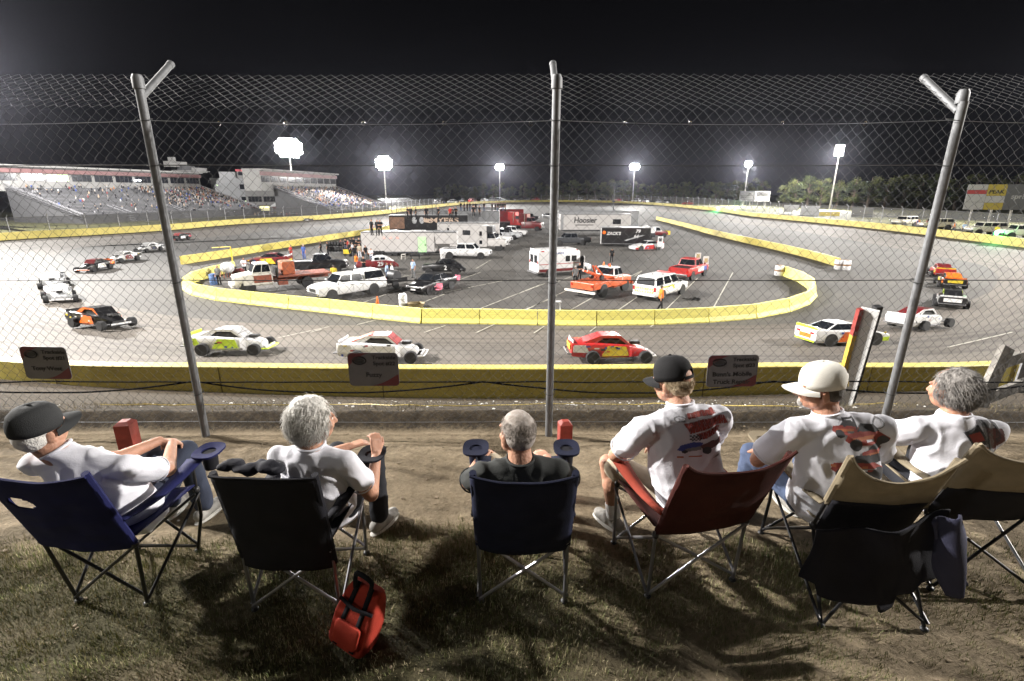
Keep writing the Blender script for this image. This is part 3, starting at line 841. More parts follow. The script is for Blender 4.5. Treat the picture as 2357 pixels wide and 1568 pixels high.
def head_pieces(mb, H, s=1.0, neck=None, chin=1.0):
    S = H @ Matrix.Scale(s, 4)
    def E(c, r, rot=None): mb.ell(c, r, 16, 12, T=S, rot=rot)
    E((0, -.012, .032), (.075, .094, .088)); E((0, .030, -.020), (.064, .064, .085)); E((0, .043, -.078), (.045 * chin, .045, .036)); E((0, -.03, -.03), (.066, .062, .07))
    for q in (-1, 1):
        E((q * .036, .062, -.036), (.026, .026, .024)); E((q * .03, .080, .018), (.026, .014, .010))
        E((q * .077, -.006, -.022), (.009, .019, .033), Euler((R(-12), 0, R(-q * 22))).to_matrix()); E((q * .074, .002, -.048), (.008, .010, .011))
        E((q * .050, .02, -.060), (.022, .035, .035))
    o = [S @ Vector(p) for p in ((0, .088, .008), (0, .112, -.034), (0, .10, -.042), (-.014, .094, -.042), (.014, .094, -.042))]
    cap(mb, o[0], o[1], .009 * s, .0135 * s, 10); cap(mb, o[3], o[4], .0095 * s, .0095 * s, 8)
    cap(mb, S @ Vector((-.018, .085, -.066)), S @ Vector((.018, .085, -.066)), .008 * s, .008 * s, 8)
    cap(mb, S @ Vector((-.014, .083, -.078)), S @ Vector((.014, .083, -.078)), .009 * s, .009 * s, 8)
    if neck is not None: cap(mb, S @ Vector((0, -.022, -.06)), neck, .056 * s, .064 * s, 14)

def eyes(parent, H, s=1.0):
    S = H @ Matrix.Scale(s, 4)
    for q in (-1, 1):
        e = MB(); e.ell((q * .031, .074, -.002), (.0115, .0105, .0095), 10, 8, T=S); e.build('eye', M_EYE, parent)

def strands(name, m, parent, S, cnt, keep, ln, rad, seed, flow=(0, -.3, -1), lift=.3, base=(.082, .099, .092), c0=(0, -.012, .032)):
    """hair lying over the skull, every strand a thin tapering tube"""
    rn = random.Random(seed); mb = MB(); k = 0; guard = 0
    while k < cnt and guard < cnt * 20:
        guard += 1
        v = Vector((rn.gauss(0, 1), rn.gauss(0, 1), rn.gauss(0, 1))).normalized()
        p = Vector((v.x * base[0], v.y * base[1], v.z * base[2])) + Vector(c0)
        if not keep(p): continue
        n = Vector((v.x / base[0], v.y / base[1], v.z / base[2])).normalized()
        fl = Vector(flow) + Vector((rn.gauss(0, .3), rn.gauss(0, .3), rn.gauss(0, .25)))
        t = (fl - n * fl.dot(n)); t = t.normalized() if t.length > .05 else n.orthogonal().normalized()
        L = ln * rn.uniform(.6, 1.3)
        q1 = p + (t * .7 + n * lift) * L * .5; q2 = p + (t + n * lift * .35) * L
        mb.tube([S @ p, S @ q1, S @ q2], [rad, rad * .9, rad * .25], 3, cap=False); k += 1
    return mb.build(name, m, parent, ang=180)

def hair_mat(name, a, b):
    return ramp_mat(name, [(.3, a), (.5, tuple((x + y) / 2 for x, y in zip(a, b))), (.7, b)], 26, rough=.6, bump=.9, bscale=120, bdist=.01, spec=.3)

def hair_shell(S, pieces, name, m, parent, amp=.006, sc=28, vox=.006):
    mb = MB()
    for c, r in pieces: mb.ell(c, r, 18, 12)
    me = remesh(mb, name, vox, 3, lambda c, n: amp * (noise.noise(c * sc) + .6 * noise.noise(c * sc * 2.3)))
    me.transform(S); return put(me, name, m, parent)

def cap_hat(S, parent, m, m2, brim_up=0, back_gap=True, rx=.088, ry=.106):
    """baseball cap: six panel crown, curved brim at the front, adjustable strap gap behind"""
    mb = MB(); P = []
    n = 40
    rows = [(1.0, -.012), (1.02, .015), (.985, .045), (.88, .075), (.66, .098), (.36, .110), (.06, .114)]
    for s_, z in rows:
        r = []
        for k in range(n):
            a = 2 * math.pi * k / n
            zz = z
            if back_gap and z < .02:
                d = abs(((a - 1.5 * math.pi + math.pi) % (2 * math.pi)) - math.pi)
                if d < .5: zz = z + .05 * math.sqrt(max(0, 1 - (d / .5) ** 2)) * (1 if z < 0 else .55)
            pinch = 1 - .012 * abs(math.cos(3 * a)) ** 8
            r.append((rx * s_ * math.cos(a) * pinch, (ry * s_ * math.sin(a)) * pinch, zz))
        P.append(r)
    mb.loft(P, cap=False); mb.add([P[-1][k] for k in range(n)], [tuple(range(n))])
    me = mb.mesh('cap'); o = put(me, 'cap', m, parent); me.transform(S)
    sd = o.modifiers.new('thick', 'SOLIDIFY'); sd.thickness = .003
    seam = MB(); seam.ell((0, 0, .115), (.009, .009, .006), 10, 6)
    me = seam.mesh('cap_button'); me.transform(S); put(me, 'cap_button', m, o)
    b = MB(); A = []
    for i in range(9):
        t = i / 8; row = []
        for j in range(17):
            a = R(18 + 144 * j / 16); ext = .078 * t * math.sin(math.pi * (j / 16)) ** .55
            x = rx * math.cos(a) * (1 + .02 * t); y = ry * math.sin(a) + ext
            row.append((x, y, -.008 - .022 * (x / rx) ** 2 * (.5 + t) - .012 * t * t + brim_up * t))
        A.append(row)
    b.grid(A, thick=.004)
    me = b.mesh('cap_brim'); me.transform(S); put(me, 'cap_brim', m, o)
    if back_gap:
        s = MB(); pts = [(rx * math.cos(a), ry * math.sin(a) - .002, -.010) for a in [R(240 + 60 * k / 10) for k in range(11)]]
        s.grid([[(x, y, z) for x, y, z in pts], [(x, y, z + .016) for x, y, z in pts]], thick=.003)
        me = s.mesh('cap_strap'); me.transform(S); put(me, 'cap_strap', m2, o)
    return o

def fold(amp, seed):
    def f(c, n):
        q = Vector((c.x * 9, c.y * 9, c.z * 4.2 + seed))
        v = noise.noise(q); w = 1 - abs(noise.noise(Vector((c.x * 6 + c.z * 7, c.y * 6, c.z * 5 - c.x * 6 + seed * 2)))) * 2.2
        return amp * (v * .9 + max(0, w) ** 2 * .9)
    return f

def torso(mb, pel, chest, neck, shl, shr, wx=1.0, belly=1.0, low=-.10):
    pel, chest, neck, shl, shr = map(Vector, (pel, chest, neck, shl, shr))
    side = (shr - shl); side.z *= .5; side.normalize()
    def ring(c, up, rx, ry):
        up = up.normalized(); x = (side - up * side.dot(up)).normalized(); y = up.cross(x)
        return [c + x * rx * math.copysign(abs(math.cos(a)) ** .85, math.cos(a)) + y * ry * math.sin(a) for a in [2 * math.pi * k / 20 for k in range(20)]]
    u0 = (chest - pel); mid = (shl + shr) / 2; u1 = (mid - chest); hs = (shr - shl).length / 2
    rings = [ring(pel + u0.normalized() * low, u0, .175 * wx, .125 * wx * belly), ring(pel + u0 * .1, u0, .19 * wx, .145 * wx * belly), ring(pel + u0 * .5, u0, .178 * wx, .14 * wx * belly),
             ring(chest, u0 + u1, .185 * wx, .128 * wx), ring(chest + u1 * .6, u1, .182 * wx, .112 * wx), ring(mid + u1.normalized() * .01, u1, hs * .86, .085 * wx),
             ring(mid + u1.normalized() * .045, u1, hs * .52, .07 * wx), ring(neck, u1, .07, .068)]
    mb.loft(rings)
    for s, q in ((shl, 1), (shr, -1)):
        mb.ell(s, (.062 * wx, .066 * wx, .064 * wx), 14, 10)
        cap(mb, s, mid + (s - mid) * .35 + Vector((0, 0, .022)), .058 * wx, .064 * wx)

def limb(mb, a, b, c, r): cap(mb, a, b, r[0], r[1]); cap(mb, b, c, r[1] * 1.0, r[2])

def project(cells, shirt, name, mats_, parent, origin, right, up, fwd, size):
    """lay a print (grid of colour indices) over the back of a shirt"""
    from mathutils.bvhtree import BVHTree
    bvh = BVHTree.FromPolygons([v.co.copy() for v in shirt.vertices], [tuple(p.vertices) for p in shirt.polygons])
    h, w_ = cells.shape; pos = {}
    origin, right, up, fwd = Vector(origin), Vector(right).normalized(), Vector(up).normalized(), Vector(fwd).normalized()
    def at(i, j):
        if (i, j) not in pos:
            o = origin + right * (j / w_ - .5) * size[0] + up * (.5 - i / h) * size[1]
            hit, n, _, _ = bvh.ray_cast(o - fwd * .6, fwd, 1.0)
            pos[(i, j)] = (hit + n * .0022) if hit is not None else None
        return pos[(i, j)]
    mb = MB(); idx = {}
    def vid(i, j):
        if (i, j) not in idx: idx[(i, j)] = len(mb.v); mb.v.append(tuple(at(i, j)))
        return idx[(i, j)]
    for i in range(h):
        for j in range(w_):
            c = cells[i, j]
            if c < 0: continue
            q = [(i + 1, j), (i + 1, j + 1), (i, j + 1), (i, j)]
            if any(at(*k) is None for k in q): continue
            if max((at(*q[0]) - at(*q[2])).length, (at(*q[1]) - at(*q[3])).length) > .03: continue
            mb.f.append(tuple(vid(*k) for k in q)); mb.m.append(int(c))
    if mb.f: return mb.build(name, mats_, parent, ang=180)

class Pix:
    def __init__(s, w, h): s.a = -np.ones((h, w), int); s.Y, s.X = np.mgrid[0:h, 0:w] + .5; s.X /= w; s.Y /= h
    def poly(s, P, c):
        ins = np.zeros(s.a.shape, bool); n = len(P)
        for i in range(n):
            x1, y1 = P[i]; x2, y2 = P[(i + 1) % n]
            if y1 == y2: continue
            k = ((s.Y < y1) != (s.Y < y2)) & (s.X < (x2 - x1) * (s.Y - y1) / (y2 - y1) + x1); ins ^= k
        s.a[ins] = c; return s
    def ell(s, x, y, rx, ry, c): s.a[((s.X - x) / rx) ** 2 + ((s.Y - y) / ry) ** 2 < 1] = c; return s
    def rect(s, x0, y0, x1, y1, c): return s.poly([(x0, y0), (x1, y0), (x1, y1), (x0, y1)], c)

M_DENIM = fabric('denim', (.075, .10, .17)); M_DKPANT = fabric('dark_trousers', (.02, .021, .026)); M_KHAKI = fabric('khaki_shorts', (.42, .36, .27))
M_TEE = fabric('white_cotton', (.68, .68, .735), .05); M_TEED = fabric('charcoal_cotton', (.035, .037, .036), .15)
M_SHOE = mat('shoe_grey', (.28, .27, .25), .7, var=.3, scale=25); M_SOLE = mat('shoe_sole', (.55, .54, .50), .7); M_SOCK = fabric('white_sock', (.72, .72, .72))

def spectator(label, X, Y, yaw, J, shirt_m, pant_m, skin, shorts=False, wx=1.0, belly=1.0, hyaw=0, hpitch=0, hroll=0, hs=1.0, seed=1, low=-.1, sleeve=.62, hands=None, foldamp=.0125):
    t = thing('person', label, 'person', (X, Y, GZ), R(yaw))
    g = {k: Vector(v) for k, v in J.items()}
    H = head_matrix(g['head'], hyaw, hpitch, hroll)
    b = MB(); head_pieces(b, H, hs, g['neck'] + Vector((0, 0, -.02)))
    hd = hands or {}
    for q in 'LR':
        limb(b, g['sh' + q], g['el' + q], g['wr' + q], (.050 * wx, .043, .028))
        f = g['wr' + q] - g['el' + q]
        k = hd.get(q, {})
        hand(b, g['wr' + q], k.get('dir', f.normalized()), k.get('palm', (0, 0, -1)), 1.0, k.get('curl', .7), q == 'L')
        if shorts:
            cap(b, g['kn' + q], g['an' + q], .056, .04); mid = g['kn' + q].lerp(g['an' + q], .32) + Vector((0, -.015, 0)); b.ell(mid, (.058, .062, .10), 12, 8)
            cap(b, g['pel'] + Vector((.09 if q == 'R' else -.09, .1, 0)), g['kn' + q], .075, .058)
    cap(b, g['neck'], g['neck'].lerp(g['chest'], .35), .050, .045)
    body = put(remesh(b, 'body', .0062, 4), 'body', skin, t)
    eyes(body, H, hs)
    s = MB(); torso(s, g['pel'], g['chest'], g['neck'], g['shL'], g['shR'], wx, belly, low)
    for q in 'LR':
        e = g['sh' + q].lerp(g['el' + q], sleeve); cap(s, g['sh' + q], e, .066 * wx, .068 * wx)
    sme = remesh(s, 'shirt', .0085, 5, fold(foldamp, seed))
    sh = put(sme, 'shirt', shirt_m, t)
    for q in 'LR':                                # sleeve hem
        a_, e = g['sh' + q], g['sh' + q].lerp(g['el' + q], sleeve + .12); d = (e - a_).normalized()
        x = d.orthogonal().normalized(); y = d.cross(x); c_ = e + d * .0
        hm_ = MB().tube([c_ + (x * math.cos(a) + y * math.sin(a)) * .0665 * wx for a in [k * 2 * math.pi / 20 for k in range(20)]], .0045, 5, closed=True)
        hm_.build('sleeve_hem', shirt_m, sh)
    x = MB()
    nk = g['neck']; upv = (nk - g['chest']).normalized(); xx = upv.orthogonal().normalized(); yy = upv.cross(xx)
    x.tube([nk + upv * .004 + (xx * math.cos(a) + yy * math.sin(a)) * .069 for a in [k * 2 * math.pi / 24 for k in range(24)]], .008, 6, closed=True)
    x.build('collar', shirt_m, sh)
    p = MB(); p.ell(g['pel'] + Vector((0, .02, -.01)), (.19 * wx, .16 * wx, .11), 16, 10)
    for q, sg in (('L', -1), ('R', 1)):
        hip = g['pel'] + Vector((sg * .095, .03, -.01))
        if shorts: cap(p, hip, hip.lerp(g['kn' + q], .86), .092, .082)
        else:
            cap(p, hip, g['kn' + q], .090, .070); cap(p, g['kn' + q], g['an' + q] + Vector((0, 0, .03)), .068, .058)
    put(remesh(p, 'shorts' if shorts else 'trousers', .0095, 5, fold(.006, seed + 5)), 'shorts' if shorts else 'trousers', pant_m, t)
    for q in 'LR':
        a_ = g['an' + q]; dr = Vector(J.get('toe' + q, (0, 1, 0))).normalized()
        f = MB(); base = Vector((a_.x, a_.y, 0))
        cap(f, base + Vector((0, 0, .055)) - dr * .045, base + Vector((0, 0, .045)) + dr * .13, .042, .038); f.ell(a_ + Vector((0, 0, -.005)), (.042, .045, .05), 12, 8); f.ell(base + dr * .05 + Vector((0, 0, .055)), (.045, .07, .045), 12, 8)
        me = remesh(f, 'shoe', .007, 4); so = put(me, 'shoe', M_SHOE, t)
        sl = MB(); sl.ell(base + dr * .05 + Vector((0, 0, .016)), (.05, .05, .018), 16, 6)
        sl = MB(); rot = Matrix.Translation(base + dr * .045 + Vector((0, 0, .014))) @ dr.to_track_quat('Y', 'Z').to_matrix().to_4x4()
        sl.ell((0, 0, 0), (.048, .14, .017), 18, 6, T=rot); sl.build('sole', M_SOLE, so)
        if shorts:
            k = MB(); up_ = (g['kn' + q] - a_).normalized(); cap(k, a_ + up_ * .01, a_ + up_ * .09, .046, .047, 14); k.build('sock', M_SOCK, t)
    return t, g, H, sme, sh, body

# --- the man at the left in the blue chair
t, g, H, sme, sh, body = spectator('man in black cap leaning back in the blue chair, hands on one knee', -2.15, 2.42, 0,
    dict(pel=(0, .0, .40), chest=(-.07, -.11, .63), neck=(-.165, -.14, .845), head=(-.215, -.145, .965), shL=(-.31, -.11, .75), shR=(.15, -.13, .73), elL=(-.13, .17, .62), elR=(.17, .13, .57), wrL=(-.03, .37, .625), wrR=(.03, .39, .60),
         knL=(-.16, .46, .50), knR=(.05, .47, .50), anL=(-.14, .50, .09), anR=(.10, .46, .09), toeL=(-.1, 1, 0), toeR=(.15, 1, 0)), M_TEE, fabric('dark_denim', (.035, .042, .065)), SKIN, hyaw=-20, hpitch=10, hroll=6, hs=1.05, seed=3, wx=1.0,
    hands={'L': dict(dir=(.6, .5, -.25), palm=(0, -.2, -1), curl=1.0), 'R': dict(dir=(-.6, .5, -.2), palm=(0, -.2, -1), curl=1.0)})
S = H @ Matrix.Scale(1.05, 4)
M_WHAIR = hair_mat('white_hair', (.50, .48, .45), (.68, .66, .62))
M_GHAIR = hair_mat('grey_hair', (.16, .15, .14), (.5, .48, .46))
M_BCAP = fabric('black_cap', (.012, .012, .013)); M_BCAP2 = fabric('dark_grey_cap', (.03, .031, .032)); M_WCAP = fabric('stone_cap', (.62, .60, .55), .08)
hair_shell(S, [((0, -.045, -.02), (.081, .066, .072)), ((0, -.02, .02), (.082, .085, .06))], 'hair', M_WHAIR, t, .003)
cap_hat(S @ Matrix.Translation((0, -.008, .022)) @ Matrix.Rotation(R(-6), 4, 'X'), t, M_BCAP2, M_BCAP, back_gap=False)

# --- white haired woman
t, g, H, sme, sh, body = spectator('white haired person in white shirt sitting in the black chair beside the red bag', -1.07, 2.42, -8,
    dict(pel=(.02, .02, .42), chest=(.03, -.07, .62), neck=(.045, -.09, .85), head=(.06, -.055, .975), shL=(-.135, -.10, .765), shR=(.225, -.08, .765), elL=(-.2, .18, .56), elR=(.27, .07, .47), wrL=(.0, .38, .58), wrR=(.24, .25, .62),
         knL=(-.12, .45, .49), knR=(.12, .46, .49), anL=(-.1, .46, .09), anR=(.17, .37, .09), toeR=(.3, 1, 0)), M_TEE, M_DKPANT, SKIN, hyaw=-38, hpitch=-4, hs=1.0, seed=9, wx=.9, sleeve=.55,
    hands={'R': dict(dir=(-.1, .35, .9), palm=(-.6, .5, 0), curl=1.3), 'L': dict(curl=.9)})
S = H
hair_shell(S, [((0, -.03, .045), (.094, .105, .092)), ((0, -.055, -.015), (.092, .078, .088)), ((.0, -.07, -.07), (.065, .05, .05)), ((-.05, -.01, .0), (.05, .06, .08)), ((.05, -.01, .0), (.05, .06, .08))], 'hair', M_WHAIR, t, .009, 24)
strands('hair_strands', M_WHAIR, t.children[-1], S, 1700, lambda p: p.y < .05 or p.z > .06, .062, .0014, 5, flow=(0, -.25, -1), lift=.26, base=(.096, .110, .118), c0=(0, -.03, .0))
pr = Pix(60, 40); pr.rect(.12, .18, .88, .30, 0); pr.rect(.08, .55, .80, .72, 0); pr.rect(.3, .3, .36, .5, -1)
for k in range(14): pr.rect(.1 + k * .057, .0, .118 + k * .057, 1, -1)
M_PGREY = fabric('print_grey', (.36, .37, .44))
project(pr.a, sme, 'shirt_print', [M_PGREY], sh, (-.02, -.2, .69), (1, 0, -.06), (0, 0, 1), (0, 1, 0), (.19, .07))

# --- short haired man in the navy chair
t, g, H, sme, sh, body = spectator('man with cropped grey hair and charcoal shirt slouched in the navy chair', .045, 2.36, 2,
    dict(pel=(0, .06, .38), chest=(0, -.06, .58), neck=(-.005, -.09, .80), head=(-.022, -.05, .925), shL=(-.19, -.09, .715), shR=(.19, -.09, .715), elL=(-.29, .10, .55), elR=(.29, .10, .55), wrL=(-.22, .34, .56), wrR=(.18, .34, .55),
         knL=(-.17, .5, .46), knR=(.15, .5, .46), anL=(-.2, .58, .09), anR=(.16, .58, .09)), M_TEED, M_KHAKI, SKIN, shorts=True, hyaw=30, hpitch=0, hs=1.02, seed=15, wx=1.0)
S = H @ Matrix.Scale(1.02, 4)
M_CROP = ramp_mat('cropped_grey_hair', [(.3, (.20, .17, .14)), (.5, (.33, .29, .26)), (.72, (.46, .43, .40))], 30, rough=.8, bump=.7, bscale=260, bdist=.006)
hair_shell(S, [((0, -.032, -.005), (.078, .076, .075)), ((0, -.016, .036), (.079, .092, .088))], 'hair', M_CROP, t, .0012, 40, .005)
strands('hair_strands', M_CROP, t.children[-1], S, 1300, lambda p: p.z < .085 and p.y < .045 and p.z > -.075, .012, .0011, 8, lift=.5, base=(.081, .097, .094), c0=(0, -.016, .03))

# --- big man with the black cap
t, g, H, sme, sh, body = spectator('man in black cap and printed white shirt leaning forward from the red chair', 1.03, 2.47, 17,
    dict(pel=(0, .0, .43), chest=(-.07, .03, .68), neck=(-.09, .085, .995), head=(-.10, .155, 1.095), shL=(-.315, .06, .885), shR=(.135, .04, .895), elL=(-.36, .27, .62), elR=(.26, .24, .63), wrL=(-.22, .45, .53), wrR=(.1, .46, .52),
         knL=(-.33, .40, .49), knR=(.24, .44, .48), anL=(-.27, .40, .10), anR=(.26, .5, .10), toeL=(-.3, 1, 0), toeR=(.3, 1, 0)), M_TEE, M_KHAKI, SKIN, shorts=True, hyaw=24, hpitch=-6, hs=1.04, seed=21, wx=1.12, belly=1.1, sleeve=.6, foldamp=.009)
S = H @ Matrix.Scale(1.04, 4)
M_BLOND = hair_mat('sandy_hair', (.30, .22, .13), (.58, .47, .32))
hair_shell(S, [((0, -.045, -.012), (.080, .064, .066)), ((0, -.02, .02), (.081, .085, .05))], 'hair', M_BLOND, t, .006, 34)
strands('hair_strands', M_BLOND, t.children[-1], S, 700, lambda p: p.y < .0 and p.z < .03 and p.z > -.075, .03, .0012, 18, lift=.3, base=(.083, .100, .09), c0=(0, -.014, .02))
cap_hat(S @ Matrix.Translation((0, -.004, .03)) @ Matrix.Rotation(R(-10), 4, 'X'), t, M_BCAP, M_BCAP, .006)
pr = Pix(110, 90)
pr.ell(.14, .16, .10, .055, 3); pr.ell(.14, .16, .08, .035, -1)
pr.poly([(.26, .06), (.78, .02), (.80, .12), (.28, .17)], 0); pr.poly([(.18, .24), (.92, .14), (.98, .30), (.26, .42)], 0); pr.poly([(.34, .42), (.86, .34), (.84, .46), (.42, .54)], 0)
rn = random.Random(4)
for k in range(26): x = .2 + k * .03; pr.poly([(x, .0), (x + .006, .0), (x + .05, .6), (x + .044, .6)], -1) if k % 3 else None
pr.poly([(.22, .17), (.9, .1), (.9, .13), (.22, .205)], -1); pr.poly([(.2, .43), (.95, .31), (.95, .335), (.2, .455)], -1)
for i in range(4):
    for j in range(7):
        if (i + j) % 2 == 0: pr.rect(.24 + j * .03, .44 + i * .03, .27 + j * .03, .47 + i * .03, 2)
pr.poly([(.02, .72), (.08, .63), (.3, .58), (.46, .6), (.42, .68), (.2, .70), (.12, .75)], 1); pr.poly([(.14, .70), (.42, .66), (.42, .73), (.16, .76)], 3)
pr.poly([(.4, .66), (.6, .58), (.96, .60), (1, .70), (.8, .69), (.6, .74), (.46, .76)], 4); pr.ell(.52, .76, .085, .07, 2); pr.ell(.9, .70, .07, .04, 2); pr.ell(.14, .755, .05, .03, 2)
pr.rect(.02, .84, .12, .88, 5); pr.rect(.2, .85, .42, .87, 5); pr.poly([(.58, .94), (.72, .88), (.8, .89), (.8, .93)], 3)
M_PRINTS = [fabric('print_red', (.30, .075, .065)), fabric('print_blue', (.08, .10, .32)), fabric('print_black', (.07, .07, .075)), fabric('print_midgrey', (.22, .22, .23)), fabric('print_maroon', (.16, .08, .08)), fabric('print_orange', (.45, .17, .09))]
project(pr.a, sme, 'shirt_print', M_PRINTS, sh, (-.03, -.2, .855), (1, 0, -.03), (0, 0, 1), (0, 1, 0), (.34, .26))

# --- man with the stone cap, looking left
t, g, H, sme, sh, body = spectator('man in stone coloured cap and white shirt printed with red race cars', 1.78, 2.41, 6,
    dict(pel=(.0, .02, .43), chest=(-.03, -.02, .66), neck=(-.11, .03, .985), head=(-.135, .075, 1.105), shL=(-.30, .02, .88), shR=(.17, -.02, .90), elL=(-.37, .16, .64), elR=(.30, .10, .64), wrL=(-.23, .38, .56), wrR=(.2, .34, .56),
         knL=(-.2, .47, .50), knR=(.18, .46, .5), anL=(-.2, .5, .09), anR=(.18, .54, .09)), M_TEE, M_DENIM, SKIN2, hyaw=66, hpitch=-2, hs=1.06, seed=33, wx=1.16, belly=1.1, low=-.03, foldamp=.009)
S = H @ Matrix.Scale(1.06, 4)
M_DHAIR = hair_mat('dark_cropped_hair', (.03, .025, .02), (.10, .085, .07))
hair_shell(S, [((0, -.035, -.012), (.077, .070, .062)), ((0, -.02, .02), (.079, .084, .05))], 'hair', M_DHAIR, t, .001, 40)
go = MB(); go.ell((0, .078, -.082), (.026, .022, .026), 14, 8); go.ell((0, .055, -.10), (.035, .035, .014), 14, 8)
me = remesh(go, 'goatee', .005, 2, lambda c, n: .002 * noise.noise(c * 150)); me.transform(S); put(me, 'goatee', M_GHAIR, t)
cap_hat(S @ Matrix.Translation((0, -.006, .026)) @ Matrix.Rotation(R(-8), 4, 'X'), t, M_WCAP, fabric('olive_strap', (.25, .19, .06)), .01)
pr = Pix(120, 120)
def print_car(x, y, s, fl=1):
    pr.poly([(x, y), (x + .03 * s, y - .10 * s), (x + .25 * s, y - .14 * s), (x + .6 * s, y - .12 * s), (x + .8 * s, y - .02 * s), (x + .78 * s, y + .06 * s), (x + .1 * s, y + .06 * s)], 0)
    pr.poly([(x + .2 * s, y - .14 * s), (x + .3 * s, y - .24 * s), (x + .5 * s, y - .24 * s), (x + .62 * s, y - .12 * s)], 2); pr.poly([(x + .1 * s, y - .05 * s), (x + .5 * s, y - .08 * s), (x + .5 * s, y - .03 * s), (x + .1 * s, y + .0 * s)], 5)
    pr.ell(x + .16 * s, y + .05 * s, .1 * s, .09 * s, 2); pr.ell(x + .68 * s, y + .06 * s, .13 * s, .11 * s, 2); pr.rect(x + .34 * s, y - .02 * s, x + .5 * s, y + .015 * s, -1)
print_car(.04, .18, .6); pr.rect(.2, .0, .23, .12, 2); pr.rect(.2, .0, .4, .02, 2); pr.rect(.38, .0, .41, .14, 2)
pr.ell(.78, .08, .10, .07, 3); pr.ell(.78, .08, .085, .055, -1)
print_car(.2, .30, .95); print_car(.42, .52, .7); pr.poly([(.35, .52), (.95, .48), (.97, .58), (.7, .63), (.4, .60)], 2)
print_car(.02, .74, 1.05); pr.ell(.5, .84, .16, .10, 2); pr.poly([(.3, .76), (.86, .74), (.88, .88), (.7, .93), (.4, .92)], 2); pr.rect(.02, .66, .08, .70, 5); pr.rect(.3, .7, .7, .72, 3)
pr.rect(.09, .955, .2, .965, 2); pr.rect(.12, .94, .13, .985, 2); pr.rect(.24, .94, .26, 1, 2); pr.rect(.24, .985, .33, 1, 2)
project(pr.a, sme, 'shirt_print', M_PRINTS, sh, (-.0, -.2, .815), (1, .0, -.03), (0, 0, 1), (.05, 1, 0), (.34, .34))

# --- grey haired man at the right end
t, g, H, sme, sh, body = spectator('man with wavy grey hair and white shirt leaning forward at the right end', 2.52, 2.57, -4,
    dict(pel=(.06, .0, .43), chest=(.0, .0, .66), neck=(-.02, .02, .955), head=(-.03, .07, 1.08), shL=(-.21, .02, .85), shR=(.19, .0, .865), elL=(-.36, .22, .66), elR=(.27, .22, .60), wrL=(-.25, .44, .56), wrR=(.12, .44, .56),
         knL=(-.15, .46, .50), knR=(.2, .46, .5), anL=(-.15, .5, .09), anR=(.2, .54, .09)), M_TEE, M_DKPANT, SKIN2, hyaw=22, hpitch=-3, hs=1.04, seed=44, wx=1.04, sleeve=.7, low=-.03)
t.location.z -= .055
S = H @ Matrix.Scale(1.04, 4)
M_SALT = hair_mat('salt_and_pepper_hair', (.055, .05, .048), (.34, .32, .30))
hair_shell(S, [((0, -.03, .04), (.090, .102, .088)), ((0, -.05, -.02), (.085, .07, .075))], 'hair', M_SALT, t, .008, 30)
strands('hair_strands', M_SALT, t.children[-1], S, 1600, lambda p: p.y < .04 or p.z > .08, .05, .0013, 25, flow=(.3, -.3, -1), lift=.3, base=(.092, .107, .112), c0=(0, -.028, .01))
pr = Pix(70, 90)
pr.poly([(.0, .1), (.4, .0), (.6, .3), (.2, .34)], 2); pr.poly([(.1, .14), (.4, .1), (.5, .24), (.2, .28)], 0); pr.poly([(.5, .02), (.9, .05), (1, .4), (.7, .4)], 4); pr.poly([(.3, .3), (.6, .36), (.5, .44), (.36, .42)], 5)
pr.ell(.35, .8, .3, .16, 2); pr.ell(.35, .8, .08, .05, 4)
project(pr.a, sme, 'shirt_print', M_PRINTS, sh, (.10, -.2, .76), (1, 0, 0), (0, 0, 1), (-.1, 1, 0), (.24, .32))
pr = Pix(40, 120); pr.poly([(.1, 0), (.45, .0), (.95, 1), (.5, 1)], 3); pr.poly([(.55, 0), (.75, 0), (1, .6), (.98, .7)], 2); pr.poly([(.2, 0), (.28, 0), (.7, 1), (.62, 1)], 2)
project(pr.a, sme, 'strap', M_PRINTS, sh, (.14, -.2, .76), (1, 0, 0), (0, 0, 1), (-.1, 1, 0), (.13, .36))
# ------------------------------------------------------------------ folding camp chairs
M_FBLUE = fabric('blue_chair_cloth', (.010, .012, .06), .25); M_FNAVY = fabric('navy_chair_cloth', (.008, .010, .026), .25); M_FBLK = fabric('black_chair_cloth', (.012, .012, .016), .2)
M_FRED = fabric('brick_red_chair_cloth', (.04, .009, .007), .25); M_FREDB = fabric('bright_red_arm_cloth', (.22, .035, .02), .15); M_FTAN = fabric('tan_chair_cloth', (.21, .175, .12), .2)
M_TUBB = mat('black_chair_tube', (.015, .015, .017), .35, .3, var=.2); M_TUBS = mat('silver_chair_tube', (.26, .26, .28), .32, .8, var=.15); M_PLAS = mat('chair_joint_plastic', (.02, .02, .022), .45)

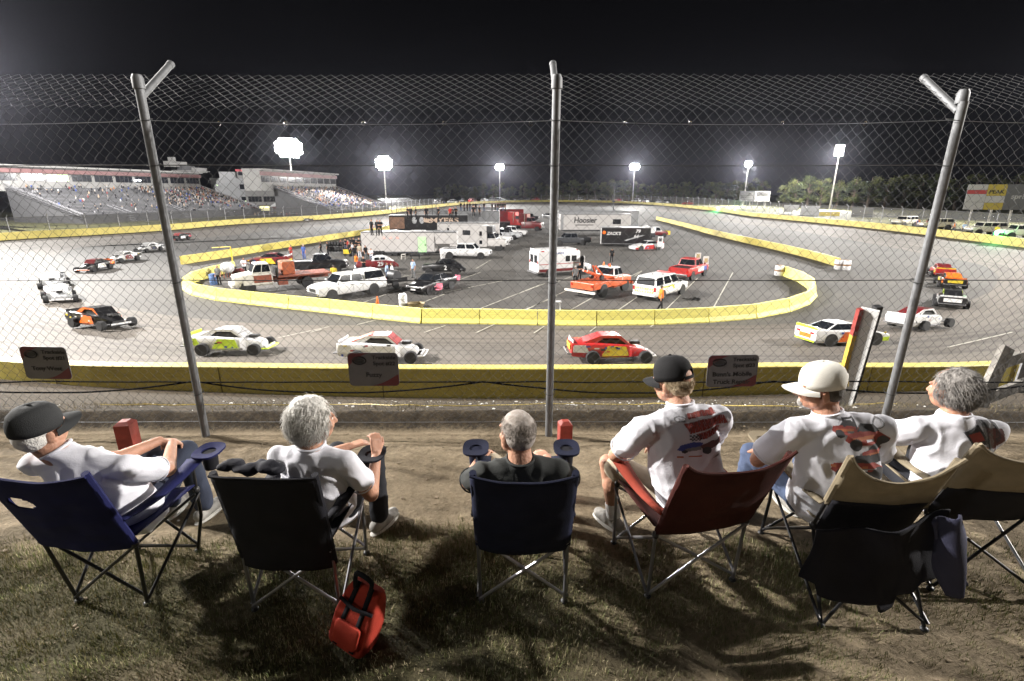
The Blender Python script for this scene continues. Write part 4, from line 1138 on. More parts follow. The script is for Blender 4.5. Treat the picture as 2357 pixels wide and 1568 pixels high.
def camp_chair(label, X, Y, yaw, fab_m, tube_m, W=.50, zt=.88, zs=.42, d=.44, splay=0.0, arm_m=None, sag=.05, topsag=.02, rake=.10, cups=(1, 1), zb=.40, hole=False, peak=0.0, seed=1, bulge=.07, apron=0, kick=0.0, lower=None):
    t = thing('camp_chair', label, 'chair', (X, Y, GZ), R(yaw), 'folding camp chairs along the fence')
    arm_m = arm_m or fab_m
    yr, yf = -d / 2, d / 2; h = W / 2; r = .0095
    RU = lambda s, z: Vector((s * (h + .01 * z), yr - rake * max(0, (z - .35)) / .5, z))
    FU = lambda s, z: Vector((s * h, yf + .02 * z, z))
    foot = lambda s, q: Vector((s * (h - splay), (yr - kick if q < 0 else yf) + splay * -q * .3, .012))
    for s in (-1, 1):
        k = RU(s, zs)
        MB().tube([foot(s, -1), RU(s, zs), RU(s, (zs + zt) / 2), RU(s, zt)], r, 10).build('rear_post', tube_m, t)
        MB().tube([foot(s, 1), FU(s, zs * .6), FU(s, .60)], r, 10).build('front_post', tube_m, t)
        for q, P in ((-1, RU), (1, FU)):
            m = MB(); f = foot(s, q); m.ell(f, (.02, .02, .014), 10, 6); m.build('foot_cap', M_PLAS, t)
            m = MB(); f = P(s, zs); m.ell(f, (.018, .02, .022), 10, 6); m.build('joint', M_PLAS, t)
    def xbar(a, b): MB().tube([a, (a + b) / 2 + Vector((0, 0, .002)), b], .0085, 8).build('cross_brace', tube_m, t)
    o1 = Vector((0, -.014, 0))
    xbar(foot(-1, -1) + Vector((.0, 0, .03)) + o1, RU(1, zs - .01) + o1); xbar(foot(1, -1) + Vector((0, .014, .03)), RU(-1, zs - .01) + Vector((0, .014, 0)))
    xbar(foot(-1, 1) + Vector((0, 0, .03)) + o1, FU(1, zs - .02) + o1); xbar(foot(1, 1) + Vector((0, .014, .03)), FU(-1, zs - .02) + Vector((0, .014, 0)))
    for s in (-1, 1):
        e = Vector((s * .012, 0, 0))
        xbar(foot(s, -1) + Vector((0, 0, .03)) + e, FU(s, zs - .02) + e); xbar(foot(s, 1) + Vector((0, 0, .03)) - e, RU(s, zs - .02) - e)
    # back: sling between the rear posts
    A = []; nu, nv = (72, 54) if hole else (22, 18)
    for i in range(nv + 1):
        v = i / nv; row = []
        for j in range(nu + 1):
            u = j / nu * 2 - 1; c = 1 - u * u
            z = zb + (zt - zb) * v
            z += (-topsag * c * v + peak * (abs(u) ** 6) * v)
            p = RU(u, z) if abs(u) > 0 else RU(1, z); x = u * (h + .01 * z + .012)
            y = RU(1, z).y - .012 - bulge * c ** .8 * (1 - .35 * v) * (.75 + .25 * math.sin(v * 3)) + .006 * noise.noise((x * 9 + seed, z * 11, seed))
            y += .010 * c * noise.noise((x * 5 + (1 - v) * 3, z * 14, seed + 3))
            row.append((x, y, z))
        A.append(row)
    mb = MB(); mb.grid(A, thick=.007)
    if hole:
        A2 = np.array([[tuple(p) for p in r_] for r_ in A]); fs = []; ms = []
        keep = []
        B = nu + 1; NV = (nv + 1) * (nu + 1)
        for f in mb.f:
            cen = [0, 0]; ii = [(q % NV) for q in f]
            iu = sum((q % B) / nu * 2 - 1 for q in ii) / len(ii); iv = sum((q // B) / nv for q in ii) / len(ii)
            if ((iu + .45) / .26) ** 2 + ((iv - .70) / .075) ** 2 < 1 and len(set(q < NV for q in f)) == 1: continue
            keep.append(f)
        mb.f = keep; mb.m = [0] * len(keep)
    bk = mb.build('backrest', fab_m, t, ang=180)
    if lower:
        MB().grid([[(q * h, RU(1, zq).y - .02 - bulge * (1 - q * q) * .8 + .006 * noise.noise((q * 4, zq * 9, seed)), zq) for q in [k / 12 * 2 - 1 for k in range(13)]] for zq in [lower + (zb + .04 - lower) * k / 8 for k in range(9)]], thick=.007).build('lower_back_panel', M_FBLK, bk, ang=180)
    pp = MB()
    pp.tube([Vector(A[nv][j]) + Vector((0, -.003, .001)) for j in range(nu + 1)], .008, 6); pp.build('top_hem', fab_m, bk)
    for s in (-1, 1):
        sl = MB().tube([RU(s, z) for z in (zb + .02, (zb + zt) / 2, zt + .012)], .0165, 8); sl.build('post_sleeve', fab_m, bk)
    # seat sling
    S_ = []
    for i in range(13):
        v = i / 12; S_.append([(u * h, yr + (yf - yr) * v, zs + .01 + (.03 * abs(u) ** 3) - sag * (1 - u * u) * math.sin(math.pi * min(1, v * 1.1 + .05)) ** .7) for u in [j / 12 * 2 - 1 for j in range(13)]])
    MB().grid(S_, thick=.008).build('seat', fab_m, t, ang=180)
    if apron:
        MB().grid([[(u * h, yr - .02 - .01 * (1 - u * u), zz) for u in [j / 8 * 2 - 1 for j in range(9)]] for zz in (zs - apron, zs - apron / 2, zs + .02)], thick=.006).build('seat_skirt', fab_m, t, ang=180)
    for s, cup in zip((-1, 1), cups):
        a = RU(s, .60) + Vector((s * .005, .01, .0)); b = FU(s, .605) + Vector((0, .03, 0))
        rows = []
        for k in range(11):
            v = k / 10; p = a.lerp(b, v); p.z -= .03 * math.sin(math.pi * v); wd = .022 + .025 * v
            rows.append([(p.x - wd, p.y, p.z - .004), (p.x, p.y, p.z + .004), (p.x + wd, p.y, p.z - .004)])
        ar = MB().grid(rows, thick=.012).build('armrest', arm_m, t, ang=180)
        if cup:
            c = b + Vector((s * .03, .06, .012)); c.x += s * .02
            n = 24; out = []; inn = []
            pl = MB()
            for k in range(n):
                q = 2 * math.pi * k / n; ro = .078
                out.append((c.x + ro * math.copysign(abs(math.cos(q)) ** .7, math.cos(q)), c.y + ro * 1.15 * math.copysign(abs(math.sin(q)) ** .7, math.sin(q)), c.z + .006 * math.sin(q) + .014)); inn.append((c.x + .040 * math.cos(q), c.y + .040 * math.sin(q), c.z + .008))
            low = [(x, y, z - .012) for x, y, z in out]; low2 = [(x, y, z - .012) for x, y, z in inn]
            pl.loft([low2, inn, out, low, low2], cap=False); pl.build('cup_plate', arm_m, ar)
            cu = MB(); cu.lathe([(.041, 0), (.043, -.05), (.039, -.105), (0, -.108)], 18, T=Matrix.Translation((c.x, c.y, c.z)))
            cu.build('cup_holder', fab_m if s < 0 else M_FBLK, ar)
    return t

camp_chair('royal blue camp chair with black legs at the left end', -2.11, 2.36, -3, M_FBLUE, M_TUBB, W=.48, zt=.90, splay=.05, hole=True, cups=(0, 1), zb=.40, seed=2, rake=.16, bulge=.05, topsag=.03)
camp_chair('black camp chair with silver legs under the white haired spectator', -1.11, 2.32, -2, M_FBLK, M_TUBS, W=.45, zt=.87, zb=.30, seed=5, rake=.10, cups=(0, 1), topsag=-.005, bulge=.05)
camp_chair('navy camp chair with silver legs and two cup holders beside the red post', .055, 2.38, 0, M_FNAVY, M_TUBS, W=.445, zt=.88, zb=.36, seed=8, rake=.16, topsag=.025, bulge=.07)
camp_chair('wide brick red camp chair with silver tubes under the man in the black cap', .935, 2.47, 13, M_FRED, M_TUBS, W=.52, zt=.92, zb=.44, seed=12, arm_m=M_FREDB, rake=.20, cups=(0, 0), peak=.03, topsag=.05, bulge=.05)
camp_chair('tan camp chair with sagging back and a dark jacket hung behind it', 1.83, 2.48, -3, M_FTAN, M_TUBB, W=.46, zt=.91, zb=.60, seed=15, lower=.40, rake=.18, cups=(1, 0), peak=.03, topsag=.13, bulge=.04, splay=-.02, kick=.26)
camp_chair('tan camp chair at the right edge under the man with wavy grey hair', 2.60, 2.64, -6, M_FTAN, M_TUBB, W=.52, zt=.90, zb=.58, seed=19, lower=.38, rake=.22, cups=(1, 0), peak=.03, topsag=.07, bulge=.06, kick=.2)

# dark jacket hung over the rear of the tan chair
mb = MB(); A = []
for i in range(25):
    v = i / 24; row = []
    for j in range(33):
        u = j / 32
        x = 1.43 + .64 * u + .02 * (1 - v) - .02 * v; top = .56 + .09 * u - .03 * math.sin(u * 3.1)
        bot = .20 + .10 * abs(u - .45) ** 1.5 + (.06 if u < .12 else 0) - (.05 if .55 < u < .7 else 0) + (.07 if u > .86 else 0)
        z = top + (bot - top) * v
        y = 2.06 - .05 * v - .05 * math.sin(math.pi * u) * (1 - .3 * v) + .030 * noise.noise((x * 6 + z * 2, z * 2.4, 1)) + .020 * math.sin(x * 17 + z * 8 + 2 * noise.noise((x * 3, z * 3, 4)))
        row.append((x, y, GZ + z))
    A.append(row)
mb.grid(A, thick=.012)
jk = thing('jacket', 'dark jacket hanging in folds behind the tan chair with the sagging back', 'jacket', (0, 0, 0))
M_JACK = fabric('black_jacket_cloth', (.010, .010, .015), .25)
mb.build('jacket_body', M_JACK, jk, ang=180)
sl = MB(); A = []
for i in range(17):
    v = i / 16; A.append([(1.96 + .12 * u + .10 * v + .015 * math.sin(v * 7 + u * 5), 2.0 - .06 * v + .03 * math.sin(u * 6 + v * 3), GZ + .62 - .36 * v + .05 * u) for u in [j / 8 for j in range(9)]])
sl.grid(A, thick=.012); sl.build('jacket_sleeve', fabric('jacket_lining', (.035, .036, .062)), jk, ang=180)

# red soft cooler bag lying on the grass
bag = thing('cooler_bag', 'red soft cooler bag with black straps lying on the grass', 'bag', (-.775, 1.90, GZ + .01), R(-28))
bag.rotation_euler = (R(-16), R(12), R(-24))
bag.scale = (.93, .93, 1.14)
def rbox(w_, d_, h_, n=10, e=.28):
    mb = MB(); mb.ell((0, 0, 0), (1, 1, 1), 40, 24)
    vs = []
    for (x, y, z) in mb.v:
        f = lambda q: math.copysign(abs(q) ** e, q)
        m_ = max(abs(x), abs(y), abs(z), 1e-6); q = Vector((f(x), f(y), f(z)))
        vs.append((q.x * w_ / 2, q.y * d_ / 2, q.z * h_ / 2))
    mb.v = vs; return mb
mb = rbox(.235, .15, .29); mb.v = [(x * (1 - .22 * max(0, z / .15)), y * (1 - .55 * max(0, z / .15)), z + .14) for x, y, z in mb.v]
mb.v = [(x + .008 * noise.noise((x * 9, y * 9, z * 9)), y + .010 * noise.noise((x * 8, y * 8, z * 8 + 4)), z) for x, y, z in mb.v]
M_BAG = fabric('red_bag_cloth', (.38, .042, .025), .2)
bb = mb.build('bag_body', M_BAG, bag, ang=70)
for s in (-1, 1):
    st = []
    for k in range(15):
        z = .02 + .27 * k / 14; y = -.083 + .05 * max(0, (z - .12) / .17); st.append([(s * (.052 - .012 * k / 14) - .013, y, z), (s * (.052 - .012 * k / 14) + .013, y, z)])
    MB().grid(st, thick=.005).build('strap', M_FBLK, bb, ang=180)
hp = [(-.045, -.05, .27), (-.05, -.07, .33), (-.02, -.10, .36), (.03, -.10, .36), (.05, -.07, .33), (.042, -.05, .27)]
MB().tube(catmull(hp, 6, False), .011, 8).build('carry_handle', M_FBLK, bb)
MB().tube([(-.10, -.066, .205), (0, -.082, .20), (.10, -.066, .205)], .009, 6).build('zip_band', M_FBLK, bb)
mb = rbox(.15, .03, .10); mb.v = [(x, y - .083, z + .085) for x, y, z in mb.v]; mb.build('front_pocket', M_BAG, bb, ang=70)

# dark bundle on the left of the black chair and a white box by the right edge
mb = MB()
for k in range(7): mb.ell((-1.345 + k * .04, 2.085 + .015 * math.sin(k * 2), GZ + .862 + .010 * math.sin(k * 1.7)), (.045, .04, .026 + .008 * math.sin(k * 2.6)), 12, 8)
me = remesh(mb, 'folded_jacket', .008, 3, lambda c, n: .012 * noise.noise(c * 22))
me.materials.append(fabric('dark_bundle', (.02, .02, .026))); o = bpy.data.objects.new('folded_jacket', me); COL.objects.link(o)
tag(o, 'rumpled dark jacket lying along the top of the black chair', 'jacket')
# ------------------------------------------------------------------ vehicles (local: +x forward, +y left)
def side_place(Fp, Rp, W, side):
    a, b = G(*Fp), G(*Rp); d = (a - b); yaw = math.atan2(d.y, d.x); n = Vector((-math.sin(yaw), math.cos(yaw), 0))
    c = (a + b) / 2 + n * (W / 2) * (-1 if side == 'L' else 1)
    return (c.x, c.y, 0), yaw

def wheel(parent, x, y, r, w_, rim=M_RIM, hub=.6):
    T = Matrix.Translation((x, y, r)) @ Matrix.Rotation(R(90), 4, 'X')
    m = MB(); m.lathe([(r * hub, -w_ / 2), (r * .93, -w_ / 2), (r, -w_ * .36), (r, w_ * .36), (r * .93, w_ / 2), (r * hub, w_ / 2)], 22, T=T)
    m.lathe([(r * hub, -w_ / 2 + .02), (r * hub, w_ / 2 - .02)], 22, T=T)
    t = m.build('tyre', M_TYRE, parent)
    h = MB(); s = 1 if y > 0 else -1
    f = [(0, .42 * w_), (r * .16, .42 * w_), (r * .2, .34 * w_), (r * .5, .30 * w_), (r * hub, .46 * w_), (r * hub, .40 * w_), (0, .28 * w_)]
    h.lathe([(a, -b * s) for a, b in f], 18, T=T); h.build('rim', rim, t); return t

def ring_(x, zb, zt, hw, sh=.07):
    q = [(-hw * .9, zb), (-hw, zb + .14), (-hw, zt - sh * 1.6), (-hw + sh * .5, zt - sh * .5), (-hw + sh * 1.7, zt)]
    return [(x, y, z) for y, z in q] + [(x, -y, z) for y, z in q[::-1]]

def body_loft(st, sh=.07):
    mb = MB(); mb.loft([ring_(x, zb, zt, hw, sh) for (x, zb, zt, hw) in st]); return mb

def arch(mb, x, hw, r, m=1):
    for s in (-1, 1):
        T = Matrix.Translation((x, s * (hw - .015), r)) @ Matrix.Rotation(R(90), 4, 'X')
        mb.lathe([(0, -.03), (r + .07, -.03), (r + .07, .03), (0, .03)], 22, m, T=T)

def cabin(parent, xs, zb, zr, wb, wt, m, wins=2, name='cabin', glass=M_GLASS, skip=(), fr=.12, pillars=None):
    """greenhouse frustum xs = (windscreen base, roof front, roof rear, rear base), with glass panels a little proud of it"""
    x0, x1, x2, x3 = xs; mb = MB()
    P = {}
    for s in (-1, 1):
        P[s] = [Vector((x0, s * wb, zb)), Vector((x1, s * wt, zr)), Vector((x2, s * wt, zr)), Vector((x3, s * wb, zb))]
    vs = P[-1] + P[1]
    mb.add(vs, [(0, 1, 2, 3), (7, 6, 5, 4), (0, 4, 5, 1), (1, 5, 6, 2), (2, 6, 7, 3), (3, 7, 4, 0)])
    o = mb.build(name, m, parent, smooth=False, bevel=.05)
    def panel(a, b, c, d, nm='window'):
        n = (b - a).cross(d - a).normalized(); g = MB()
        g.loft([[p + n * .012 for p in (a, b, c, d)], [p - n * .02 for p in (a, b, c, d)]]); g.build(nm, glass, o, smooth=False)
    L = lambda a, b, t: a + (b - a) * t
    if 'front' not in skip:
        a, b, c, d = P[-1][0], P[1][0], P[1][1], P[-1][1]
        q = lambda u, v: L(L(a, b, u), L(d, c, u), v)
        panel(q(.06, .12), q(.94, .12), q(.94, .9), q(.06, .9), 'windscreen')
    if 'rear' not in skip:
        a, b, c, d = P[1][3], P[-1][3], P[-1][2], P[1][2]
        q = lambda u, v: L(L(a, b, u), L(d, c, u), v)
        panel(q(.07, .15), q(.93, .15), q(.93, .88), q(.07, .88), 'rear_window')
    if wins:
        for s in (-1, 1):
            p = P[s]; bot = lambda t: L(p[3], p[0], t); top = lambda t: L(p[2], p[1], t)
            q = lambda u, v: L(bot(u), top(u), v)
            cuts = pillars or [i / wins for i in range(wins + 1)]
            for i in range(len(cuts) - 1):
                u0, u1 = cuts[i] + .025, cuts[i + 1] - .025
                pts = (q(u0, .14), q(u1, .14), q(u1, .88), q(u0, .88))
                if s > 0: pts = pts[::-1]
                panel(*pts)
    return o

def lights_(parent, xf, xr, hw, zf, zr, tall=False):
    for s in (-1, 1):
        MB().box((xf, s * (hw - .2), zf), (.06, .30, .16)).build('headlight', M_LAMPW, parent, smooth=False, bevel=.02)
        MB().box((xr, s * (hw - .12), zr), (.05, .16, .36 if tall else .18)).build('tail_light', M_LAMPR, parent, smooth=False, bevel=.02)

def mirrors(parent, x, z, hw, m):
    for s in (-1, 1): MB().box((x, s * (hw + .12), z), (.12, .2, .17)).build('mirror', m, parent, smooth=False, bevel=.03)

def handles(parent, xs_, z, hw):
    for x in xs_:
        for s in (-1, 1): MB().box((x, s * (hw + .012), z), (.2, .03, .05)).build('door_handle', M_BLACK, parent, smooth=False)

def seams(body, xs_, z0, z1, hw):
    for x in xs_:
        for s in (-1, 1): MB().box((x, s * (hw + .001), (z0 + z1) / 2), (.018, .008, z1 - z0)).build('door_gap', M_BLACK, body, smooth=False)

def pickup(label, Fp, Rp, side, col, L=5.9, W=1.96, name='pickup_truck', capm=None, crew=True, group=None, loc=None, rim=M_RIM, bumper=M_CHROME):
    lo, yaw = loc or side_place(Fp, Rp, W, side); t = thing(name, label, 'pickup truck', lo, yaw, group); h = L / 2; hw = W / 2
    st = [(h, .48, .82, hw * .86), (h - .06, .40, 1.02, hw * .93), (h - .4, .38, 1.13, hw), (h - 1.5, .38, 1.18, hw), (-h + 2.0, .38, 1.16, hw), (-h + .05, .42, 1.16, hw), (-h, .46, 1.13, hw * .98)]
    mb = body_loft(st)
    wf, wr = h - 1.05, -h + 1.25
    arch(mb, wf, hw, .40); arch(mb, wr, hw, .40)
    mb.box((-h + 1.0, 0, 1.163), (1.72, W - .34, .012), 1)
    b = mb.build('body', [col, M_BLACK], t)
    for s in (-1, 1): MB().box((-h + 1.0, s * (hw - .11), 1.19), (1.9, .09, .06)).build('bed_rail', col, b, smooth=False, bevel=.015)
    MB().box((-h + .04, 0, 1.17), (.09, W - .3, .09)).build('tailgate', col, b, smooth=False)
    cb = cabin(t, (h - 1.55, h - 2.15, -h + (2.25 if crew else 2.9), -h + 2.05), 1.16, 1.86, hw - .06, hw - .25, col, 2)
    if capm:
        c = cabin(t, (-h + 2.02, -h + 1.95, -h + .35, -h + .04), 1.16, 1.93, hw - .05, hw - .2, capm, 1, 'bed_cap', skip=('front',))
    for x in (wf, wr):
        for s in (-1, 1): wheel(t, x, s * (hw - .13), .39, .27, rim)
    MB().box((h - .02, 0, .80), (.06, W * .5, .26)).build('grille', M_BLACK, t, smooth=False)
    MB().box((h + .03, 0, .55), (.16, W * .94, .2)).build('front_bumper', bumper, t, smooth=False, bevel=.04)
    MB().box((-h - .05, 0, .58), (.16, W * .92, .18)).build('rear_bumper', bumper, t, smooth=False, bevel=.04)
    lights_(t, h - .02, -h - .005, hw, .86, .95, True); mirrors(t, h - 1.75, 1.3, hw, col); handles(t, (h - 2.75, h - 3.6) if crew else (h - 2.75,), 1.02, hw); seams(b, (h - 1.65, h - 2.9, h - 3.75), .5, 1.1, hw)
    return t

def sedan(label, Fp, Rp, side, col, name='sedan', L=4.85, W=1.85, group=None, loc=None, zr=1.45):
    lo, yaw = loc or side_place(Fp, Rp, W, side); t = thing(name, label, 'car', lo, yaw, group); h = L / 2; hw = W / 2
    st = [(h, .42, .60, hw * .72), (h - .08, .30, .70, hw * .86), (h - .5, .26, .80, hw * .98), (h - 1.4, .24, .94, hw), (0, .24, .96, hw), (-h + .9, .26, 1.0, hw), (-h + .1, .32, .98, hw * .92), (-h, .42, .86, hw * .84)]
    mb = body_loft(st, .09); arch(mb, h - .95, hw, .33); arch(mb, -h + .95, hw, .33); b = mb.build('body', [col, M_BLACK], t)
    cabin(t, (h - 1.3, h - 2.1, -h + 1.55, -h + .75), .93, zr, hw - .1, hw - .3, col, 2)
    for x in (h - .95, -h + .95):
        for s in (-1, 1): wheel(t, x, s * (hw - .11), .33, .22)
    MB().box((h - .03, 0, .58), (.06, .8, .14)).build('grille', M_CHROME, t, smooth=False)
    lights_(t, h - .12, -h + .05, hw - .05, .64, .84); mirrors(t, h - 1.55, 1.0, hw, col); seams(b, (h - 1.5, -.1, -1.15), .35, .9, hw); handles(t, (-.0, -1.0), .86, hw)
    MB().box((h + .005, 0, .46), (.02, .5, .12)).build('number_plate', M_WHITE, t, smooth=False)
    return t

P_WHITE = M_WHITE; P_BLK = paint('black_paint', (.012, .012, .014)); P_GREY = paint('dark_grey_paint', (.055, .058, .065)); P_SILV = paint('silver_paint', (.42, .43, .45))
P_RED = paint('red_paint', (.42, .025, .025)); P_MAR = paint('maroon_paint', (.14, .015, .018)); P_ORG = paint('orange_red_paint', (.50, .10, .035)); P_FAD = mat('faded_white_paint', (.60, .58, .54), .55, var=.15, bump=.05)
P_LIME = paint('lime_paint', (.55, .75, .04)); P_YEL = paint('yellow_paint', (.72, .55, .05)); P_ORANGE = paint('bright_orange_paint', (.80, .16, .02)); P_BLUE = paint('blue_paint', (.04, .08, .32)); P_GRN = paint('pale_green_paint', (.45, .72, .40))
P_TRW = mat('trailer_white', (.43, .415, .41), .4, var=.06, scale=1.2); P_TRG = mat('trailer_grey', (.25, .255, .265), .45, var=.1, scale=1.0); P_TRB = paint('trailer_black', (.016, .016, .018))
M_BROWN = mat('rust_red_steel', (.22, .06, .035), .65, var=.35, scale=6)

pickup('white pickup truck with a white bed cap parked behind the yellow barriers', (772, 691), (862, 676), 'L', P_WHITE, capm=P_WHITE, L=6.0)
pickup('clean white crew cab pickup truck hitched to the long white trailer', (1104, 597), (1034, 595.5), 'R', P_WHITE, L=6.3)
sedan('black sedan parked beside the pink folding chair', (990.8, 677.4), (1038.8, 664.7), 'L', P_BLK)
pickup('black pickup truck behind the flatbed with the orange block', (766, 627), (706, 629), 'R', P_BLK, L=5.4)
pickup('dark grey pickup truck in front of the black lettered trailer', (1286.4, 566), (1347, 565), 'L', P_GREY, L=6.0)
rp = pickup('red pickup truck carrying two white boards', (1623.8, 634.5), (1590.6, 646.2), 'R', P_RED, L=5.6)
MB().box((.45, -.99, .83), (1.5, .012, .42)).build('white_side_panel', P_WHITE, rp, smooth=False)
MB().box((1.6, -.99, .83), (.8, .012, .40)).build('blue_side_panel', P_BLUE, rp, smooth=False)
for (u, v0, v1, lb) in [(1606, 582, 597, 'white board standing in the red pickup truck, the left of the two'), (1624, 590, 609, 'white board standing by the cab of the red pickup truck, the right of the two')]:
    a = G(u, 640); y = a.y + 2.0; p0 = DY(u, v1, y); p1 = DY(u, v0, y)
    bt = thing('sign_board', lb, 'board', (p0.x, y, 0))
    MB().box((0, 0, (p0.z + p1.z) / 2), (.55, .05, abs(p1.z - p0.z))).build('board_panel', P_WHITE, bt, smooth=False)
    MB().box((0, -.03, (p0.z + p1.z) / 2), (.32, .02, .42)).build('board_marking', mat('board_tan', (.45, .36, .2), .6), bt, smooth=False)
    MB().tube([(0, .04, 0), (0, .04, p0.z)], .03, 8).build('board_leg', M_STEEL, bt)

# white SUV with chevrons
lo, yaw = side_place((1566, 679.4), (1528, 691.5), 2.0, 'R'); t = thing('emergency_suv', 'white SUV with yellow chevrons across its tail', 'SUV', lo, yaw)
L, W = 5.5, 2.0; h, hw = L / 2, W / 2
mb = body_loft([(h, .48, .80, hw * .86), (h - .06, .38, .98, hw * .94), (h - .5, .36, 1.08, hw), (h - 1.5, .36, 1.14, hw), (-h + .1, .38, 1.14, hw), (-h, .44, 1.10, hw * .97)]); arch(mb, h - 1.0, hw, .39); arch(mb, -h + 1.15, hw, .39)
b = mb.build('body', [P_WHITE, M_BLACK], t)
cabin(t, (h - 1.5, h - 2.15, -h + .3, -h + .03), 1.12, 1.88, hw - .05, hw - .24, P_WHITE, 3)
for x in (h - 1.0, -h + 1.15):
    for s in (-1, 1): wheel(t, x, s * (hw - .13), .39, .27)
M_CHEV = paint('chevron_yellow', (.55, .58, .04))
MB().box((-h - .012, 0, .86), (.02, W * .82, .50)).build('chevron_panel', P_WHITE, b, smooth=False)
for s in (-1, 1):
    for k in range(4):
        y0 = s * (.06 + k * .2); g = MB(); xx = -h - .026
        g.loft([[(xx + q, y0, .98 if k < 4 else 1), (xx + q, y0 + s * .10, 1.10), (xx + q, y0 + s * .10 + s * .0, .98), (xx + q, y0, .86)] for q in (0, -.01)])
        g.v = [(x, max(-.80, min(.80, y + s * .0)), z) for x, y, z in g.v]
        g.build('chevron_stripe', M_CHEV, b, smooth=False)
        g = MB(); g.loft([[(xx + q, y0, .72), (xx + q, y0 + s * .12, .86), (xx + q, y0 + s * .12, .74), (xx + q, y0, .62)] for q in (0, -.01)]); g.build('chevron_stripe', M_CHEV, b, smooth=False)
for s in (-1, 1):
    MB().prism([(-1.9, .98), (-.2, .98), (.1, .72), (.3, .72), (0, 1.08), (-1.9, 1.08)], .02, T=Matrix.Translation((0, s * (hw + .004), 0))).build('side_stripe', M_CHEV, b, smooth=False)
lights_(t, h - .02, -h - .01, hw, .86, 1.0, True); mirrors(t, h - 1.75, 1.25, hw, P_WHITE); seams(b, (h - 1.6, h - 2.7, -h + 1.75), .5, 1.08, hw); handles(t, (h - 2.55, h - 3.5), 1.0, hw)
MB().box((-h - .06, 0, .52), (.16, W * .92, .18)).build('rear_bumper', P_WHITE, t, smooth=False, bevel=.04)
MB().box((h + .02, 0, .55), (.14, W * .92, .2)).build('front_bumper', P_WHITE, t, smooth=False, bevel=.04)
MB().box((.3, 0, 1.93), (.3, 1.1, .1)).build('light_bar', M_LAMPR, t, smooth=False, bevel=.03)

# ambulance
lo, yaw = side_place((1330, 633.5), (1275, 637.4), 2.15, 'R'); t = thing('ambulance', 'white ambulance with dark red stripe and an open front door', 'ambulance', lo, yaw)
W = 2.15; hw = W / 2
mb = MB(); mb.loft([ring_(x, .42, zt, w_, .12) for x, zt, w_ in ((-3.05, 2.45, hw * .97), (-2.95, 2.66, hw), (1.15, 2.66, hw), (1.55, 2.42, hw * .97))]); arch(mb, -1.75, hw, .4)
b = mb.build('body', [P_WHITE, M_BLACK], t)
mb = body_loft([(3.0, .5, .86, hw * .8), (2.92, .42, 1.02, hw * .86), (2.5, .42, 1.12, hw * .9), (1.5, .42, 1.2, hw * .92)]); arch(mb, 2.0, hw * .9, .4); cb = mb.build('bonnet', [P_WHITE, M_BLACK], t)
cabin(t, (2.15, 1.45, 1.2, 1.15), 1.15, 2.1, hw * .9, hw * .75, P_WHITE, 1, skip=('rear',))
for s in (-1, 1):
    MB().box((-.75, s * (hw + .003), .66), (4.4, .014, .26)).build('red_stripe', P_MAR, b, smooth=False)
    MB().box((-.75, s * (hw + .003), 1.25), (4.4, .014, .06)).build('red_stripe', P_RED, b, smooth=False)
    for x, w_ in ((.15, .5), (.85, .55)): MB().box((x, s * (hw + .004), 1.72), (w_, .016, .55)).build('window', M_GLASS, b, smooth=False)
    text_mesh('AMBULANCE', .26, M_INK if False else P_BLUE, b, face_matrix((-1.05, s * (hw + .006), 2.28), (-s, 0, 0), (0, 0, 1)), 'lettering', .004)
    for x in (-2.6, 1.1): MB().box((x, s * (hw - .06), 2.5), (.3, .12, .12)).build('beacon', M_LAMPR, b, smooth=False)
for s in (-1, 1):
    MB().box((-3.06, s * .45, 1.75), (.03, .62, .75)).build('rear_window', M_GLASS, b, smooth=False)
    MB().box((-3.06, s * .9, 1.45), (.03, .12, .30)).build('tail_light', M_LAMPR, b, smooth=False)
    wheel(t, -1.75, s * (hw - .14), .4, .3); wheel(t, 2.0, s * (hw * .9 - .12), .4, .28)
    MB().box((2.97, s * .72, .82), (.05, .26, .18)).build('headlight', M_LAMPW, t, smooth=False)
MB().box((-3.12, 0, .45), (.3, W * .95, .12)).build('rear_step', M_STEEL, t, smooth=False)
MB().box((3.05, 0, .52), (.14, W * .86, .2)).build('front_bumper', M_CHROME, t, smooth=False)
dr = MB().box((.45, 0, 0), (.95, .05, 1.35)).build('cab_door', P_WHITE, t, smooth=False); dr.location = (2.0, -hw * .92, 1.25); dr.rotation_euler = (0, 0, R(-115))
MB().box((.45, -.03, .3), (.6, .02, .5)).build('window', M_GLASS, dr, smooth=False)
MB().box((1.62, -hw * .93, 1.25), (.8, .02, 1.3)).build('door_opening', M_BLACK, t, smooth=False)

# orange wrecker
lo, yaw = side_place((1438, 671.6), (1385.3, 685.2), 2.25, 'R'); t = thing('tow_truck', 'orange red tow truck with white cab roof and a lifting boom', 'tow truck', lo, yaw)
W = 2.25; hw = W / 2; h = 3.0
mb = body_loft([(h, .55, 1.05, hw * .74), (h - .1, .5, 1.28, hw * .82), (h - .9, .5, 1.42, hw * .86), (h - 1.5, .5, 1.46, hw * .9), (.25, .5, 1.44, hw * .9)], .14); arch(mb, h - .95, hw * .84, .47); b = mb.build('body', [P_ORG, M_BLACK], t)
cabin(t, (h - 1.45, h - 1.75, .4, .28), 1.42, 2.12, hw * .86, hw * .72, P_WHITE, 2)
mb = MB(); mb.box((-1.35, 0, .95), (3.0, W, .50)); mb.box((-1.35, 0, .62), (3.0, .9, .3), 1); arch(mb, -1.45, hw, .5); rb = mb.build('rear_deck', [P_ORG, M_BLACK], t, smooth=False, bevel=.03)
MB().box((-2.87, 0, .92), (.06, W * .94, .46)).build('tail_panel', P_ORG, rb, smooth=False)
